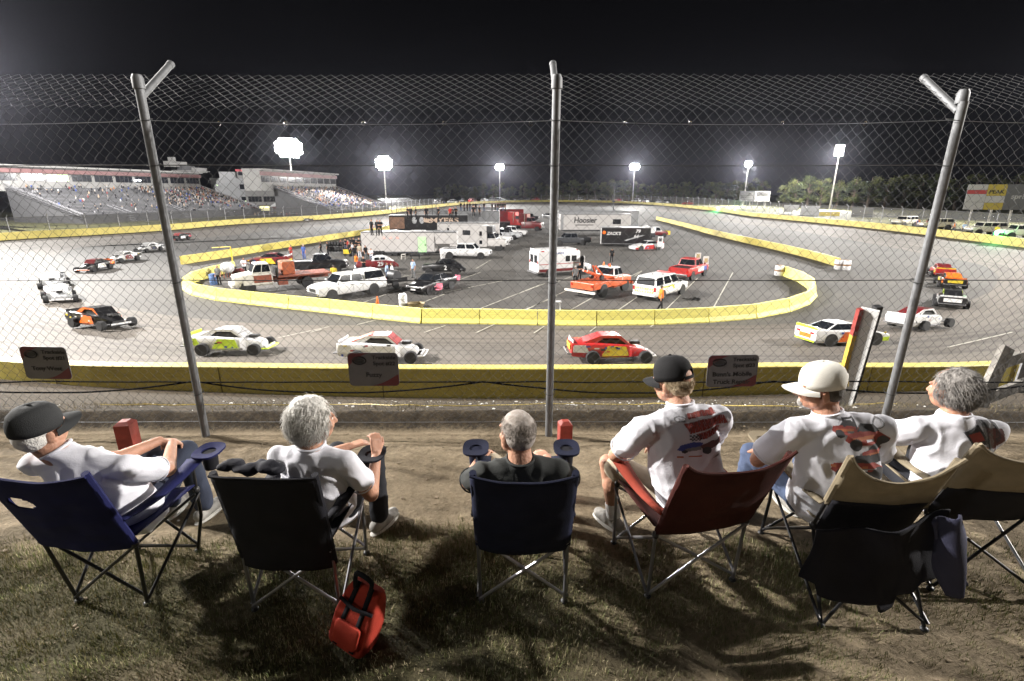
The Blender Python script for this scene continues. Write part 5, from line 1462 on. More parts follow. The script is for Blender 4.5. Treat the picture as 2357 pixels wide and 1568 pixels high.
for s in (-1, 1):
    MB().bar((-.2, s * .45, 1.2), (-1.3, s * .12, 2.35), .12).build('boom_mast', P_ORG, t, smooth=False)
    MB().bar((.0, s * .25, 1.25), (-2.5, s * .2, 2.1), .13).build('boom_arm', P_ORG, t, smooth=False)
    MB().lathe([(0, -.1), (.2, -.1), (.2, .1), (0, .1)], 14, T=Matrix.Translation((-.9, s * .5, 1.42)) @ Matrix.Rotation(R(90), 4, 'X')).build('winch_drum', M_BLACK, t)
    MB().prism([(-.16, 0), (.16, 0), (0, .3)], .05, T=Matrix.Translation((.5 + .3 * s, s * .5, 2.14))).build('warning_triangle', P_ORANGE, t, smooth=False)
    wheel(t, h - .95, s * (hw * .84 - .14), .46, .3); wheel(t, -1.45, s * (hw - .16), .5, .42, mat('cream_rim', (.5, .45, .33), .5))
    MB().box((h - .03, s * .62, 1.0), (.06, .24, .24)).build('headlight', M_LAMPW, t, smooth=False)
    MB().box((-2.92, s * .95, 1.0), (.04, .14, .14)).build('tail_light', M_LAMPR, t, smooth=False)
MB().box((-3.15, 0, .55), (.2, W * 1.25, .16)).build('push_bumper', P_FAD, t, smooth=False)
MB().box((h + .08, 0, .62), (.16, W * .9, .26)).build('front_bumper', P_ORG, t, smooth=False)
MB().lathe([(0, 0), (.12, 0), (.1, .16), (0, .18)], 12, T=Matrix.Translation((.9, 0, 2.13))).build('beacon', M_LAMPR, t)
text_mesh('E', .34, P_WHITE, b, face_matrix((1.35, -hw * .93, 1.1), (1, 0, 0), (0, 0, 1)), 'lettering', .004)

# white and brown flatbed truck
lo, yaw = side_place((594.2, 675), (717.4, 662.5), 2.3, 'L'); t = thing('flatbed_truck', 'old white and brown flatbed truck parked by the left barriers', 'truck', lo, yaw)
W = 2.3; hw = W / 2; h = 3.75
mb = body_loft([(h, .6, 1.2, hw * .8), (h - .1, .55, 1.42, hw * .86), (h - .8, .55, 1.55, hw * .9), (h - 1.4, .55, 1.6, hw * .9), (h - 2.9, .55, 1.58, hw * .9)], .12); arch(mb, h - 1.0, hw * .88, .5); b = mb.build('body', [P_FAD, M_BLACK], t)
cabin(t, (h - 1.35, h - 1.75, h - 2.75, h - 2.85), 1.56, 2.35, hw * .84, hw * .7, P_FAD, 2)
for s in (-1, 1):
    MB().box((h - 2.15, s * (hw * .9 + .003), 1.12), (1.35, .016, .6)).build('door_panel', M_BROWN, b, smooth=False)
    MB().box((h - .02, s * .72, 1.15), (.06, .28, .26)).build('headlight', M_LAMPW, t, smooth=False)
    MB().box((.1, s * .95, .72), (.75, .5, .45)).build('side_box', M_BROWN, t, smooth=False)
    wheel(t, h - 1.0, s * (hw * .88 - .15), .5, .32, M_DRIM); wheel(t, -1.85, s * (hw - .18), .5, .5, M_DRIM)
MB().box((h + .02, 0, 1.1), (.06, .9, .34)).build('grille', M_CHROME, t, smooth=False)
MB().box((h + .12, 0, .7), (.18, W * .95, .26)).build('front_bumper', P_FAD, t, smooth=False)
mb = MB(); mb.box((-1.75, 0, 1.18), (4.3, W * 1.04, .12)); mb.box((-1.3, .42, .92), (5.0, .14, .3)); mb.box((-1.3, -.42, .92), (5.0, .14, .3)); mb.build('flat_deck', M_BROWN, t, smooth=False)
MB().box((.42, 0, 1.6), (.1, W * .9, .8)).build('headboard', M_BLACK, t, smooth=False)
bx = thing('steel_skip', 'rusty orange steel bin standing on the flatbed truck deck', 'bin', Matrix.Translation(lo) @ Matrix.Rotation(yaw, 4, 'Z') @ Vector((-.55, -.2, 1.25)), yaw)
MB().box((0, 0, .52), (1.0, 1.7, 1.04)).build('bin_body', mat('orange_rust', (.34, .085, .03), .6, var=.3, scale=5), bx, smooth=False, bevel=.04)
MB().box((0, 0, 1.06), (.86, 1.55, .06)).build('bin_load', mat('bin_load', (.2, .11, .06), .9, var=.3), bx, smooth=False)
for k in range(4): MB().box((0, -.86, .52 + 0 * k), (.05, .05, .95)).build('bin_rib', M_BROWN, bx, smooth=False).location = (-.42 + .28 * k, 0, 0)

# trailers and transporters
def trailer(label, u0, u1, v, H, zb, dep, side_m, name='race_trailer', roof_m=P_TRG, front=1, ax=(.30, .36), trim=M_STEEL, dv=0.0, cat='trailer', legs=True, goose=0.0, y=None):
    a = G(u0, v); b = G(u1, v + dv)
    d = b - a; Lt = d.length; yaw = math.atan2(d.y, d.x); n = Vector((-math.sin(yaw), math.cos(yaw), 0))
    c = (a + b) / 2 + n * dep / 2; t = thing(name, label, cat, (c.x, c.y, 0), yaw)
    mb = MB(); x0, x1 = -Lt / 2, Lt / 2
    mb.box(((x0 + x1 - goose) / 2, 0, (zb + H) / 2), (Lt - goose, dep, H - zb))
    if goose: mb.box((x1 - goose / 2, 0, (H + 1.5) / 2), (goose, dep * .98, H - 1.5))
    bd = mb.build('box_body', side_m, t, smooth=False, bevel=.08)
    MB().box((0, 0, H + .012), (Lt - .12, dep - .12, .03)).build('roof', roof_m, bd, smooth=False)
    for s in (-1, 1): MB().box(((x0 + x1 - goose) / 2, s * (dep / 2 + .01), zb + .06), (Lt - goose - .2, .03, .12)).build('lower_trim', trim, bd, smooth=False); MB().box((0, s * (dep / 2 + .01), H - .05), (Lt - .2, .03, .08)).build('upper_trim', trim, bd, smooth=False)
    for f in ax:
        for s in (-1, 1): wheel(t, x0 + Lt * f, s * (dep / 2 - .14), .38, .26)
    MB().box((0, 0, zb - .1), (Lt * .9, .9, .2)).build('chassis', M_BLACK, t, smooth=False)
    return t, bd, Lt, dep

t, bd, Lt, dep = trailer('long white gooseneck trailer with a pale green door', 834, 1053, 589.5, 3.05, .45, 2.5, P_TRW, goose=2.9, ax=(.275, .345), dv=-.5)
x0 = -Lt / 2; S_ = -dep / 2 - .02
d_ = MB().box((x0 + Lt * .635, S_, 1.45), (1.05, .05, 1.95)).build('door', P_GRN, bd, smooth=False); MB().box((x0 + Lt * .635 + .38, S_ - .04, 1.4), (.06, .05, .22)).build('door_handle', M_BLACK, d_, smooth=False)
d_ = MB().box((x0 + Lt * .735, S_ + .01, 1.5), (.85, .03, 1.9)).build('door', P_TRW, bd, smooth=False); MB().box((x0 + Lt * .765, S_ - .01, 1.5), (.04, .03, 1.9)).build('door_gap', M_BLACK, d_, smooth=False)
M_REDGLOW = mat('tail_lamp_lit', (.8, .1, .06), .4, emit=(1, .08, .05), estr=9)
for k in range(3): MB().box((x0 + Lt * (.24 + .07 * k), S_, 2.32), (.16, .05, .07)).build('marker_lamp', M_REDGLOW, bd, smooth=False)
MB().box((x0 - .02, 0, 1.7), (.05, 2.3, 2.3)).build('rear_door', M_BLACK, bd, smooth=False)
for x, w_, m_ in ((1.0, 1.9, P_WHITE), (-2.2, 1.2, P_WHITE), (3.6, .8, M_STEEL), (-4.4, .9, M_STEEL)): MB().box((x, .2, 3.12), (w_, .9, .14)).build('roof_hatch', m_, bd, smooth=False, bevel=.03)

t, bd, Lt, dep = trailer('black race transporter with pale lettering and crew standing on its roof', 898, 1078, 549, 4.05, .9, 2.6, P_TRB, ax=(.12, .19), dv=-1)
S_ = -dep / 2 - .015
M_LETT = mat('pale_gold_lettering', (.55, .42, .33), .5, var=.1)
text_mesh('MYERS', 1.15, M_LETT, bd, face_matrix((Lt * .20, S_, 3.1), (1, 0, 0), (0, 0, 1)), 'lettering', .01, sx=1.5)
for k in range(2): MB().ell((-Lt * .18 + k * 1.3, S_, 3.15), (.42, .03, .6), 16, 8).build('number_roundel', P_SILV, bd)
MB().prism([(-1.2, 0), (-.3, .5), (1.2, .1), (.4, -.1), (.9, -.45), (-.2, -.3)], .03, T=Matrix.Translation((Lt * .0 - .4, S_, 3.1))).build('swoosh_graphic', M_LETT, bd, smooth=False)
MB().box((-Lt * .40, S_, 2.7), (2.6, .03, 2.0)).build('brown_graphic_panel', mat('brown_graphic', (.22, .13, .09), .5, var=.4, scale=2), bd, smooth=False)
def railing(bd, Lt, dep, H, n=7, frm=0.0, to=1.0):
    r = MB()
    g0, g1 = -Lt / 2 + Lt * frm + .1, -Lt / 2 + Lt * to - .1
    r.tube([(g0, -dep / 2 + .1, H + 1.0), (g1, -dep / 2 + .1, H + 1.0), (g1, dep / 2 - .1, H + 1.0), (g0, dep / 2 - .1, H + 1.0)], .025, 5, closed=True)
    r.tube([(g0, -dep / 2 + .1, H + .5), (g1, -dep / 2 + .1, H + .5), (g1, dep / 2 - .1, H + .5), (g0, dep / 2 - .1, H + .5)], .02, 5, closed=True)
    for k in range(n):
        x = g0 + (g1 - g0) * k / (n - 1)
        for s in (-1, 1): r.tube([(x, s * (dep / 2 - .1), H), (x, s * (dep / 2 - .1), H + 1.0)], .022, 5)
    r.build('roof_railing', M_STEEL, bd)
railing(bd, Lt, dep, 4.05, 8, .12, .42)
for u_ in (-.46, -.40, .05, .10): MB().tube([(Lt * u_, -.9, 1), (Lt * u_, -.9, 6.6)], .05, 8).build('roof_mast', M_BLACK, bd)

t, bd, Lt, dep = trailer('long pale transporter behind the black lettered one', 985, 1150, 529, 4.1, .9, 2.6, P_TRG, ax=(.12, .19)); railing(bd, Lt, dep, 4.1, 6, .5, .9)
t, bd, Lt, dep = trailer('farthest transporter with an awning and a crowd on its roof', 1040, 1152, 513, 4.1, .9, 2.6, P_TRG, ax=(.12, .19)); MB().box((1.5, 0, 4.4), (9, 2.9, .1)).build('awning', P_WHITE, bd, smooth=False)
t, bd, Lt, dep = trailer('white travel trailer with its long roof between the two big transporters', 1008, 1150, 562, 3.3, .6, 2.5, P_TRW, ax=(.3, .36), dv=-.6)
for k in range(4): MB().box((-Lt / 2 + 2 + k * 3, -dep / 2 - .01, 2.2), (.9, .04, .6)).build('window', M_GLASS, bd, smooth=False)
t, bd, Lt, dep = trailer('white enclosed transporter with black blackletter sign on its side', 1289, 1450, 545, 4.05, 1.15, 2.6, P_TRW, ax=(.80, .86), dv=-.5)
S_ = -dep / 2 - .016
text_mesh('Hoosier', 1.35, M_INK, bd, face_matrix((-Lt * .15, S_, 2.95), (1, 0, 0), (0, 0, 1)), 'lettering', .01, shear=.1, sx=.95)
MB().box((-Lt * .16, S_, 2.12), (3.4, .02, .12)).build('underline', M_INK, bd, smooth=False)
MB().box((Lt * .30, S_, 2.7), (1.5, .03, .9)).build('window', M_GLASS, bd, smooth=False)
MB().box((-Lt * .475, S_, 2.6), (.5, .02, 2.6)).build('grey_panel', P_TRG, bd, smooth=False)
t, bd, Lt, dep = trailer('big grey transporter whose pale roof shows above the white lettered one', 1284, 1468, 534, 4.3, 1.1, 2.6, P_TRG, ax=(.80, .86))
t, bd, Lt, dep = trailer('black trailer with white numbers 79 and 64', 1381, 1496, 567.5, 2.85, .38, 2.4, P_TRB, ax=(.53, .63), dv=1.5)
S_ = -dep / 2 - .015
for txt, fx, z, sz, sh in (("ZACK'S", -.24, 1.95, .62, .25), ('79', .24, 2.3, .7, .2), ('64', .21, 1.55, .7, .2)): text_mesh(txt, sz, P_WHITE, bd, face_matrix((Lt * fx, S_, z), (1, 0, 0), (0, 0, 1)), 'lettering', .01, shear=sh)
for k in range(5): MB().prism([(0, 0), (1.0, .25), (.7, .08), (1.3, .2), (.3, -.12)], .02, T=Matrix.Translation((Lt * (-.02 + .06 * k), S_, 1.0 + .14 * k))).build('checker_swoosh', P_SILV, bd, smooth=False)
MB().ell((-Lt * .43, S_, 2.1), (.26, .02, .26), 14, 8).build('orange_emblem', P_ORANGE, bd)
MB().box((-Lt / 2 + .08, S_, 1.6), (.14, .03, 2.4)).build('corner_trim', P_WHITE, bd, smooth=False)

# toter home and the trucks parked nose out along the lane
lo, yaw = side_place((1137, 578), (1060, 576.5), 2.4, 'R'); t = thing('motorhome', 'white motorhome built on a truck cab', 'motorhome', lo, yaw)
hw = 1.2
mb = MB(); mb.box((-1.3, 0, 2.0), (5.4, 2.4, 2.9)); arch(mb, -2.2, hw, .48); bd = mb.build('box_body', [P_TRW, M_BLACK], t, smooth=False)
mb = body_loft([(4.15, .6, 1.25, hw * .78), (4.05, .55, 1.5, hw * .84), (3.2, .55, 1.62, hw * .88), (1.4, .55, 1.66, hw * .9)], .12); arch(mb, 3.1, hw * .86, .48); mb.build('bonnet', [P_TRW, M_BLACK], t)
cabin(t, (2.75, 2.25, 1.5, 1.42), 1.62, 2.5, hw * .86, hw * .74, P_TRW, 1)
MB().box((1.75, 0, 2.95), (1.0, 2.3, .9)).build('overcab', M_DRIM, bd, smooth=False, bevel=.1)
for x, z, w_, h_ in ((-1.5, 2.5, 1.1, .65), (.55, 2.4, .35, .6), (.55, 1.2, .4, .5)): MB().box((x, -1.215, z), (w_, .03, h_)).build('window', M_GLASS, bd, smooth=False)
for s in (-1, 1):
    wheel(t, 3.1, s * .9, .48, .3); wheel(t, -2.2, s * 1.02, .48, .34); MB().box((4.12, s * .75, 1.1), (.06, .25, .22)).build('headlight', M_LAMPW, t, smooth=False)
MB().box((4.22, 0, .75), (.16, 2.1, .24)).build('front_bumper', M_CHROME, t, smooth=False); MB().box((4.13, 0, 1.15), (.05, .9, .4)).build('grille', M_BLACK, t, smooth=False)
for i, (u, v, col, lb) in enumerate([(1172, 561.5, P_WHITE, 'white pickup truck parked nose out just beyond the motorhome'), (1194, 552, P_SILV, 'silver pickup truck parked nose out between two white ones'), (1208, 545, P_WHITE, 'white pickup truck parked nose out beside the dark red semi truck'),
                                     (1238, 507, P_BLK, 'black pickup truck at the far end of the parked row'), (1226, 513, P_SILV, 'silver pickup truck near the far end of the parked row beyond the semi truck')]):
    p = G(u, v); pickup(lb, None, None, None, col, group='trucks parked nose out along the lane', loc=((p.x - 2.5, p.y + 1, 0), R(-12)))
sedan('dark car at the far end of the lane between the trailer rows', None, None, None, P_BLK, loc=((G(1262, 502).x, G(1262, 502).y, 0), R(-60)))
def semi(label, u, v, col, yaw):
    p = G(u, v); t = thing('semi_truck', label, 'truck', (p.x, p.y, 0), yaw); hw = 1.2
    mb = body_loft([(3.6, .6, 1.4, hw * .7), (3.5, .55, 1.7, hw * .78), (2.2, .55, 1.9, hw * .84), (1.5, .55, 1.95, hw * .95), (-.8, .55, 1.95, hw)], .12); arch(mb, 2.7, hw * .8, .5); b = mb.build('body', [col, M_BLACK], t)
    cabin(t, (1.75, 1.35, .3, .2), 1.9, 2.8, hw * .95, hw * .86, col, 1); MB().box((-.5, 0, 2.6), (1.9, 2.3, 1.9)).build('sleeper', col, b, smooth=False, bevel=.12)
    MB().box((-2.3, 0, .95), (3.4, .9, .25)).build('chassis', M_BLACK, t, smooth=False)
    for s in (-1, 1):
        for x in (2.7, -2.2, -3.3): wheel(t, x, s * .98, .5, .34)
        MB().tube([(-.0, s * 1.22, 1), (-.0, s * 1.22, 3.6)], .07, 8).build('exhaust_stack', M_CHROME, t); MB().box((3.58, s * .68, 1.2), (.06, .26, .24)).build('headlight', M_LAMPW, t, smooth=False)
    MB().box((3.62, 0, 1.3), (.06, .9, .7)).build('grille', M_CHROME, t, smooth=False); MB().box((3.72, 0, .75), (.2, 2.2, .3)).build('front_bumper', M_CHROME, t, smooth=False)
semi('dark red semi truck nosing into the lane', 1212, 531, P_MAR, R(-22)); semi('brighter red semi truck tucked behind the dark red one', 1186, 524, P_RED, R(-22))
t, bd, Lt, dep = trailer('dark red box trailer behind the semi trucks', 1148, 1205, 520, 4.0, .9, 2.6, P_MAR, ax=(.2, .3))

# dark equipment group on the right of the lettered trailer
sedan('black SUV behind the black numbered trailer', None, None, None, P_BLK, loc=((G(1440, 556).x, G(1440, 556).y + 3, 0), R(178)), zr=1.75)
p = G(1478, 553); t = thing('jet_dryer_truck', 'dark service truck carrying two round white drums', 'truck', (p.x, p.y + 2, 0), R(170))
mb = body_loft([(2.6, .5, 1.0, .85), (2.4, .45, 1.2, .95), (.6, .45, 1.3, .98), (-2.6, .45, 1.1, .98)]); arch(mb, 1.7, .98, .4); arch(mb, -1.6, .98, .4); b = mb.build('body', [P_GREY, M_BLACK], t)
cabin(t, (1.3, .8, -.2, -.3), 1.25, 1.95, .92, .75, P_GREY, 1)
for x, z in ((-.9, 1.9), (-2.1, 1.6)): MB().lathe([(0, -.55), (.5, -.55), (.62, 0), (.5, .55), (0, .55)], 18, T=Matrix.Translation((x, 0, z)) @ Matrix.Rotation(R(90), 4, 'X')).build('white_drum', P_WHITE, t)
for x in (1.7, -1.6):
    for s in (-1, 1): wheel(t, x, s * .85, .4, .26)
p = G(1507, 546); t = thing('push_truck', 'small white and yellow safety truck at the right end of the trailers', 'truck', (p.x, p.y, 0), R(8))
mb = body_loft([(2.2, .5, .9, .8), (2.0, .42, 1.05, .9), (.5, .42, 1.15, .92), (-2.2, .42, 1.1, .92)]); arch(mb, 1.4, .92, .36); arch(mb, -1.4, .92, .36); mb.build('body', [P_MAR, M_BLACK], t)
cabin(t, (.9, .4, -1.9, -2.1), 1.1, 1.9, .88, .75, P_WHITE, 1, skip=('rear',)); MB().box((2.35, 0, .8), (.5, 1.5, .7)).build('push_guard', P_YEL, t, smooth=False)
for x in (1.4, -1.4):
    for s in (-1, 1): wheel(t, x, s * .8, .36, .24)

# vintage coupes
def coupe(label, Fp, Rp, side, lower, upper, num, nm, fat=1.0):
    W = 1.75; lo, yaw = side_place(Fp, Rp, W, side); t = thing('vintage_race_coupe', label, 'race car', lo, yaw, 'vintage race coupes'); hw = W / 2
    mb = body_loft([(2.1, .5, .85, hw * .45), (2.0, .42, 1.02, hw * .52), (1.0, .4, 1.12, hw * .66), (.55, .38, 1.15, hw * .92), (-.9, .38, 1.15, hw * .96), (-1.7, .4, 1.0, hw * .85), (-2.2, .45, .62, hw * .62)], .16); b = mb.build('body', lower, t)
    mb = MB(); P = []
    for x, zz, w_ in ((.62, 1.1, .62), (.40, 1.42, .60), (.05, 1.60, .58), (-.6, 1.62, .57), (-1.15, 1.45, .52), (-1.75, 1.02, .42)):
        P.append([(x, -w_ * 1.12, 1.0), (x, -w_ * 1.05, 1.0 + (zz - 1.0) * .6), (x, -w_ * .8, zz - .04), (x, -w_ * .4, zz), (x, w_ * .4, zz), (x, w_ * .8, zz - .04), (x, w_ * 1.05, 1.0 + (zz - 1.0) * .6), (x, w_ * 1.12, 1.0)])
    mb.loft(P); r = mb.build('roof', upper, t)
    for s in (-1, 1):
        MB().box((.0, s * .645, 1.33), (.48, .05, .26)).build('window', M_GLASS, r, smooth=False, bevel=.02); MB().box((-.62, s * .625, 1.33), (.46, .05, .26)).build('window', M_GLASS, r, smooth=False, bevel=.02)
        text_mesh(num, .62, P_WHITE, b, face_matrix((-.35, s * (hw * .97), .78), (-s, 0, 0), (0, 0, 1)), 'race_number', .01)
        wheel(t, 1.35, s * .78, .35, .24, M_RIM if upper != P_BLK else M_DRIM); wheel(t, -1.35, s * .84, .37, .3)
        MB().prism([(-1.95, .5), (-1.85, .75), (-1.5, .92), (-1.1, .86), (-.85, .6), (-.9, .5)], .2, T=Matrix.Translation((0, s * .84, 0))).build('rear_fender', lower, b, smooth=False, bevel=.05)
    ws = MB(); ws.box((.56, 0, 1.3), (.05, 1.0, .3), rot=Euler((0, R(-28), 0)).to_matrix()); ws.build('windscreen', M_GLASS, r, smooth=False)
    MB().tube([(2.2, -.6, .5), (2.3, 0, .5), (2.2, .6, .5)], .04, 8).build('front_bumper', M_CHROME, t); MB().box((2.1, 0, .72), (.06, .5, .5)).build('grille', M_STEEL, t, smooth=False)
coupe('white and maroon vintage race coupe numbered 29', (838, 627), (900, 624.5), 'L', P_MAR, P_WHITE, '29', 0)
coupe('black vintage race coupe numbered 2', (986, 635), (1049.5, 635.4), 'L', P_BLK, P_BLK, '2', 0)

# small dark flat trailer
lo, yaw = side_place((885, 667), (930, 660), 1.7, 'L'); t = thing('utility_trailer', 'low black utility trailer beside the black sedan', 'trailer', lo, yaw)
mb = MB(); mb.box((0, 0, .5), (2.8, 1.6, .12)); mb.box((0, .8, .66), (2.8, .05, .3)); mb.box((0, -.8, .66), (2.8, .05, .3)); mb.build('trailer_bed', P_BLK, t, smooth=False)
MB().bar((1.4, 0, .5), (2.5, 0, .45), .1).build('tow_bar', M_STEEL, t, smooth=False)
MB().lathe([(0, -.5), (.42, -.5), (.45, 0), (.42, .5), (0, .5)], 16, T=Matrix.Translation((-.6, 0, .98)) @ Matrix.Rotation(R(90), 4, 'X')).build('drum', M_DRIM, t)
for s in (-1, 1): wheel(t, -.1, s * .9, .32, .2); MB().prism([(-.5, .55), (-.4, .72), (.2, .72), (.3, .55)], .22, T=Matrix.Translation((0, s * .9, 0))).build('mudguard', P_BLK, t, smooth=False)
# ------------------------------------------------------------------ race cars
def oc_tangent(x, y):
    d = np.hypot(OCA[:, 0] - x, OCA[:, 1] - y); i = int(d.argmin()); t = OC[(i + 1) % N] - OC[i - 1]
    if not ccw: t = -t
    return math.atan2(t.y, t.x)
GR = 'race cars lapping the track'
def place_car(name, label, u, v, off, group=GR, cat='race car'):
    p = T_(u, v); yaw = R(off[0]) if isinstance(off, tuple) else oc_tangent(p.x, p.y) + R(off); t = thing(name, label, cat, (p.x, p.y, p.z + .005), yaw, group)
    e = .9; c, s = math.cos(yaw), math.sin(yaw)
    zx = (track_z(p.x + c * e, p.y + s * e) - track_z(p.x - c * e, p.y - s * e)) / (2 * e)
    zy = (track_z(p.x - s * e, p.y + c * e) - track_z(p.x + s * e, p.y - c * e)) / (2 * e)
    t.rotation_euler = (math.atan(zy), -math.atan(zx), yaw); t.scale = (.87, .90, .84); return t

DEC = [P_WHITE, P_RED, P_YEL, P_BLUE, P_BLK]
rdc = random.Random(77)
def decals(b, hw, x0, x1, z0, z1, n=9):
    for s in (-1, 1):
        d = MB()
        for k in range(n):
            x = rdc.uniform(x0, x1); z = rdc.uniform(z0, z1); w_ = rdc.uniform(.08, .26); h_ = rdc.uniform(.05, .13)
            d.box((x, s * (hw + .014 + .0007 * k), z), (w_, .006, h_), rdc.randrange(5))
        d.build('decals', DEC, b, smooth=False)
def modified(label, u, v, body, roof, accent, off=0, accent2=None, pillar=None, group=GR):
    t = place_car('modified_race_car', label, u, v, off, group)
    accent2 = accent2 or roof
    mb = MB()                                  # slab sided body, narrow nose
    secs = [(1.55, .30, .56, .36), (1.45, .26, .66, .42), (.75, .24, .86, .56), (.55, .22, .92, .80), (-.2, .22, .96, .86), (-1.0, .22, 1.02, .88), (-2.35, .34, 1.06, .84), (-2.42, .42, 1.02, .82)]
    mb.loft([ring_(x, zb, zt, hw, .05) for x, zb, zt, hw in secs]); b = mb.build('body', body, t)
    mb = MB(); mb.loft([[(.62, -.60, .92), (.62, .60, .92), (.62, .56, .96), (.62, -.56, .96)], [(.12, -.55, 1.36), (.12, .55, 1.36), (.12, .55, 1.40), (.12, -.55, 1.40)], [(-.85, -.55, 1.37), (-.85, .55, 1.37), (-.85, .55, 1.41), (-.85, -.55, 1.41)], [(-1.75, -.60, 1.04), (-1.75, .60, 1.04), (-1.75, .58, 1.08), (-1.75, -.58, 1.08)]])
    r = mb.build('roof', roof, t, smooth=False)
    for s in (-1, 1):
        MB().prism([(.1, 1.38), (-.85, 1.39), (-1.8, 1.05), (-1.1, 1.02), (-.75, 1.28), (.02, 1.27), (.4, .98), (.6, .94)], .03, T=Matrix.Translation((0, s * .56, 0))).build('roof_pillar', pillar or body, r, smooth=False)
        MB().prism([(.5, .40), (-.9, .36), (-.55, .93), (.35, .88)], .02, T=Matrix.Translation((0, s * .885, 0))).build('door_accent', accent, b, smooth=False)
        MB().prism([(-1.5, .55), (-2.35, .6), (-2.3, .98), (-1.7, .96)], .02, T=Matrix.Translation((0, s * .885, 0))).build('tail_accent', accent2, b, smooth=False)
        MB().tube([(.75, s * .92, .33), (.6, s * 1.02, .33), (-.9, s * 1.02, .33), (-1.05, s * .92, .33)], .035, 8).build('side_rail', M_CHROME if accent is not P_BLK else M_BLACK, t)
        wheel(t, 1.35, s * .93, .33, .33, M_DRIM, .52); wheel(t, -1.35, s * .95, .35, .38, M_DRIM, .52)
        MB().bar((1.35, s * .36, .36), (1.35, s * .80, .34), .06).build('suspension_arm', M_STEEL, t)
    decals(b, .885, -2.2, .45, .4, .95)
    MB().box((-.25, 0, 1.0), (1.3, 1.0, .34)).build('cockpit', M_BLACK, r, smooth=False)
    MB().ell((-.3, .2, 1.16), (.14, .13, .15), 12, 8).build('driver_helmet', P_WHITE, t)
    MB().tube([(1.5, -.72, .30), (1.95, -.70, .32), (1.98, 0, .32), (1.95, .70, .32), (1.5, .72, .30)], .045, 8).build('front_bumper', accent2 if accent2 is not M_GLASS else M_CHROME, t)
    MB().box((1.8, 0, .36), (.05, 1.2, .16)).build('bumper_plate', P_WHITE, t, smooth=False)
    MB().box((1.0, 0, .93), (.5, .4, .16)).build('engine_scoop', M_BLACK, t, smooth=False, bevel=.04)
    MB().tube([(-2.4, -.8, .5), (-2.6, -.78, .5), (-2.6, .78, .5), (-2.4, .8, .5)], .045, 8).build('rear_bumper', M_STEEL, t)
    MB().box((-2.46, 0, .8), (.04, 1.1, .30)).build('rear_plate', accent, t, smooth=False)
    MB().box((-2.33, 0, 1.12), (.04, 1.6, .12)).build('spoiler', accent2, t, smooth=False)
    return t
def stock(label, u, v, body, accent, stripe, off=0, loc=None, group=GR):
    if loc: t = thing('stock_car', label, 'race car', loc[0], loc[1])
    else: t = place_car('stock_car', label, u, v, off, group)
    mb = body_loft([(2.4, .22, .50, .78), (2.3, .14, .60, .9), (1.4, .12, .80, .98), (.6, .12, .88, 1.0), (-1.2, .12, .92, 1.0), (-2.2, .16, .98, .97), (-2.35, .25, .96, .94)], .07); arch(mb, 1.4, .99, .33); arch(mb, -1.4, .99, .33); b = mb.build('body', [body, M_BLACK], t)
    cabin(t, (.75, .05, -.85, -1.7), .87, 1.30, .88, .62, body, 1)
    for s in (-1, 1):
        MB().prism([(.9, .2), (-1.0, .2), (-.6, .82), (.6, .76)], .02, T=Matrix.Translation((0, s * 1.003, 0))).build('door_accent', accent, b, smooth=False)
        MB().prism([(2.2, .2), (1.75, .2), (1.85, .42), (2.25, .46)], .02, T=Matrix.Translation((0, s * .955, 0))).build('nose_stripe', stripe, b, smooth=False)
        wheel(t, 1.4, s * .86, .33, .27, M_RIM); wheel(t, -1.4, s * .86, .33, .27, M_RIM)
        MB().box((-2.365, s * .6, .72), (.02, .3, .12)).build('tail_light', M_LAMPR, b, smooth=False)
    decals(b, 1.0, -1.0, 2.0, .3, .75)
    MB().box((-2.36, 0, .52), (.03, 1.0, .26)).build('tail_panel', accent, b, smooth=False); MB().box((-2.36, 0, .24), (.05, 1.7, .1)).build('tail_stripe', stripe, b, smooth=False)
    MB().box((-2.3, 0, 1.05), (.04, 1.8, .16)).build('spoiler', stripe, t, smooth=False)
    return t
modified('silver race car leading the close pair, seen head on', 139, 692, P_SILV, P_WHITE, P_GREY, (-46,), P_WHITE)
modified('pale grey race car right behind the silver one', 126, 660, P_SILV, P_WHITE, P_WHITE, (-52,), P_GREY)
modified('black race car with bright orange door panels and roof pillars', 240, 752, P_BLK, P_BLK, P_ORANGE, (-20,), P_BLK, P_ORANGE)
modified('white and lime race car on the near bend', 548, 809, P_WHITE, P_WHITE, P_LIME, 4, P_LIME)
modified('white race car with a dark red roof passing behind the middle sign', 895, 826, P_WHITE, P_RED, P_WHITE, 2, P_WHITE)
modified('red race car with orange, yellow and white panels passing below the middle post', 1415, 826, P_RED, P_RED, P_YEL, -1, P_WHITE)
stock('white stock car with orange and lime tail at the right of the near bend', 1935, 786, P_WHITE, P_ORANGE, P_LIME, -4)
modified('white and dark red race car half hidden behind the right fence post', 2118, 752, P_WHITE, P_MAR, P_WHITE, 6, P_WHITE)
modified('black race car with lime roof pillars seen from behind', 2185, 702, P_BLK, P_BLK, P_WHITE, (52,), P_WHITE, P_LIME)
modified('red race car ahead of the orange and black one on the right bend', 2163, 634, P_RED, P_MAR, P_RED, (60,), P_YEL)
modified('orange and black race car with a yellow tail panel on the right bend', 2184, 658, P_BLK, P_ORANGE, P_YEL, (58,), P_ORANGE)
modified('black race car nearest of the line coming down the left bend', 217, 623, P_BLK, P_MAR, P_WHITE, (-88,), P_ORANGE)
modified('white and maroon race car second in the line on the left bend', 283, 602, P_WHITE, P_WHITE, P_MAR, (-94,), P_BLK)
modified('white and black race car third in the line on the left bend', 342, 579, P_WHITE, P_WHITE, P_BLK, (-97,), P_GREY)
modified('red and black race car passing behind the left fence post', 412, 553, P_BLK, P_RED, P_WHITE, (-98,), P_RED)
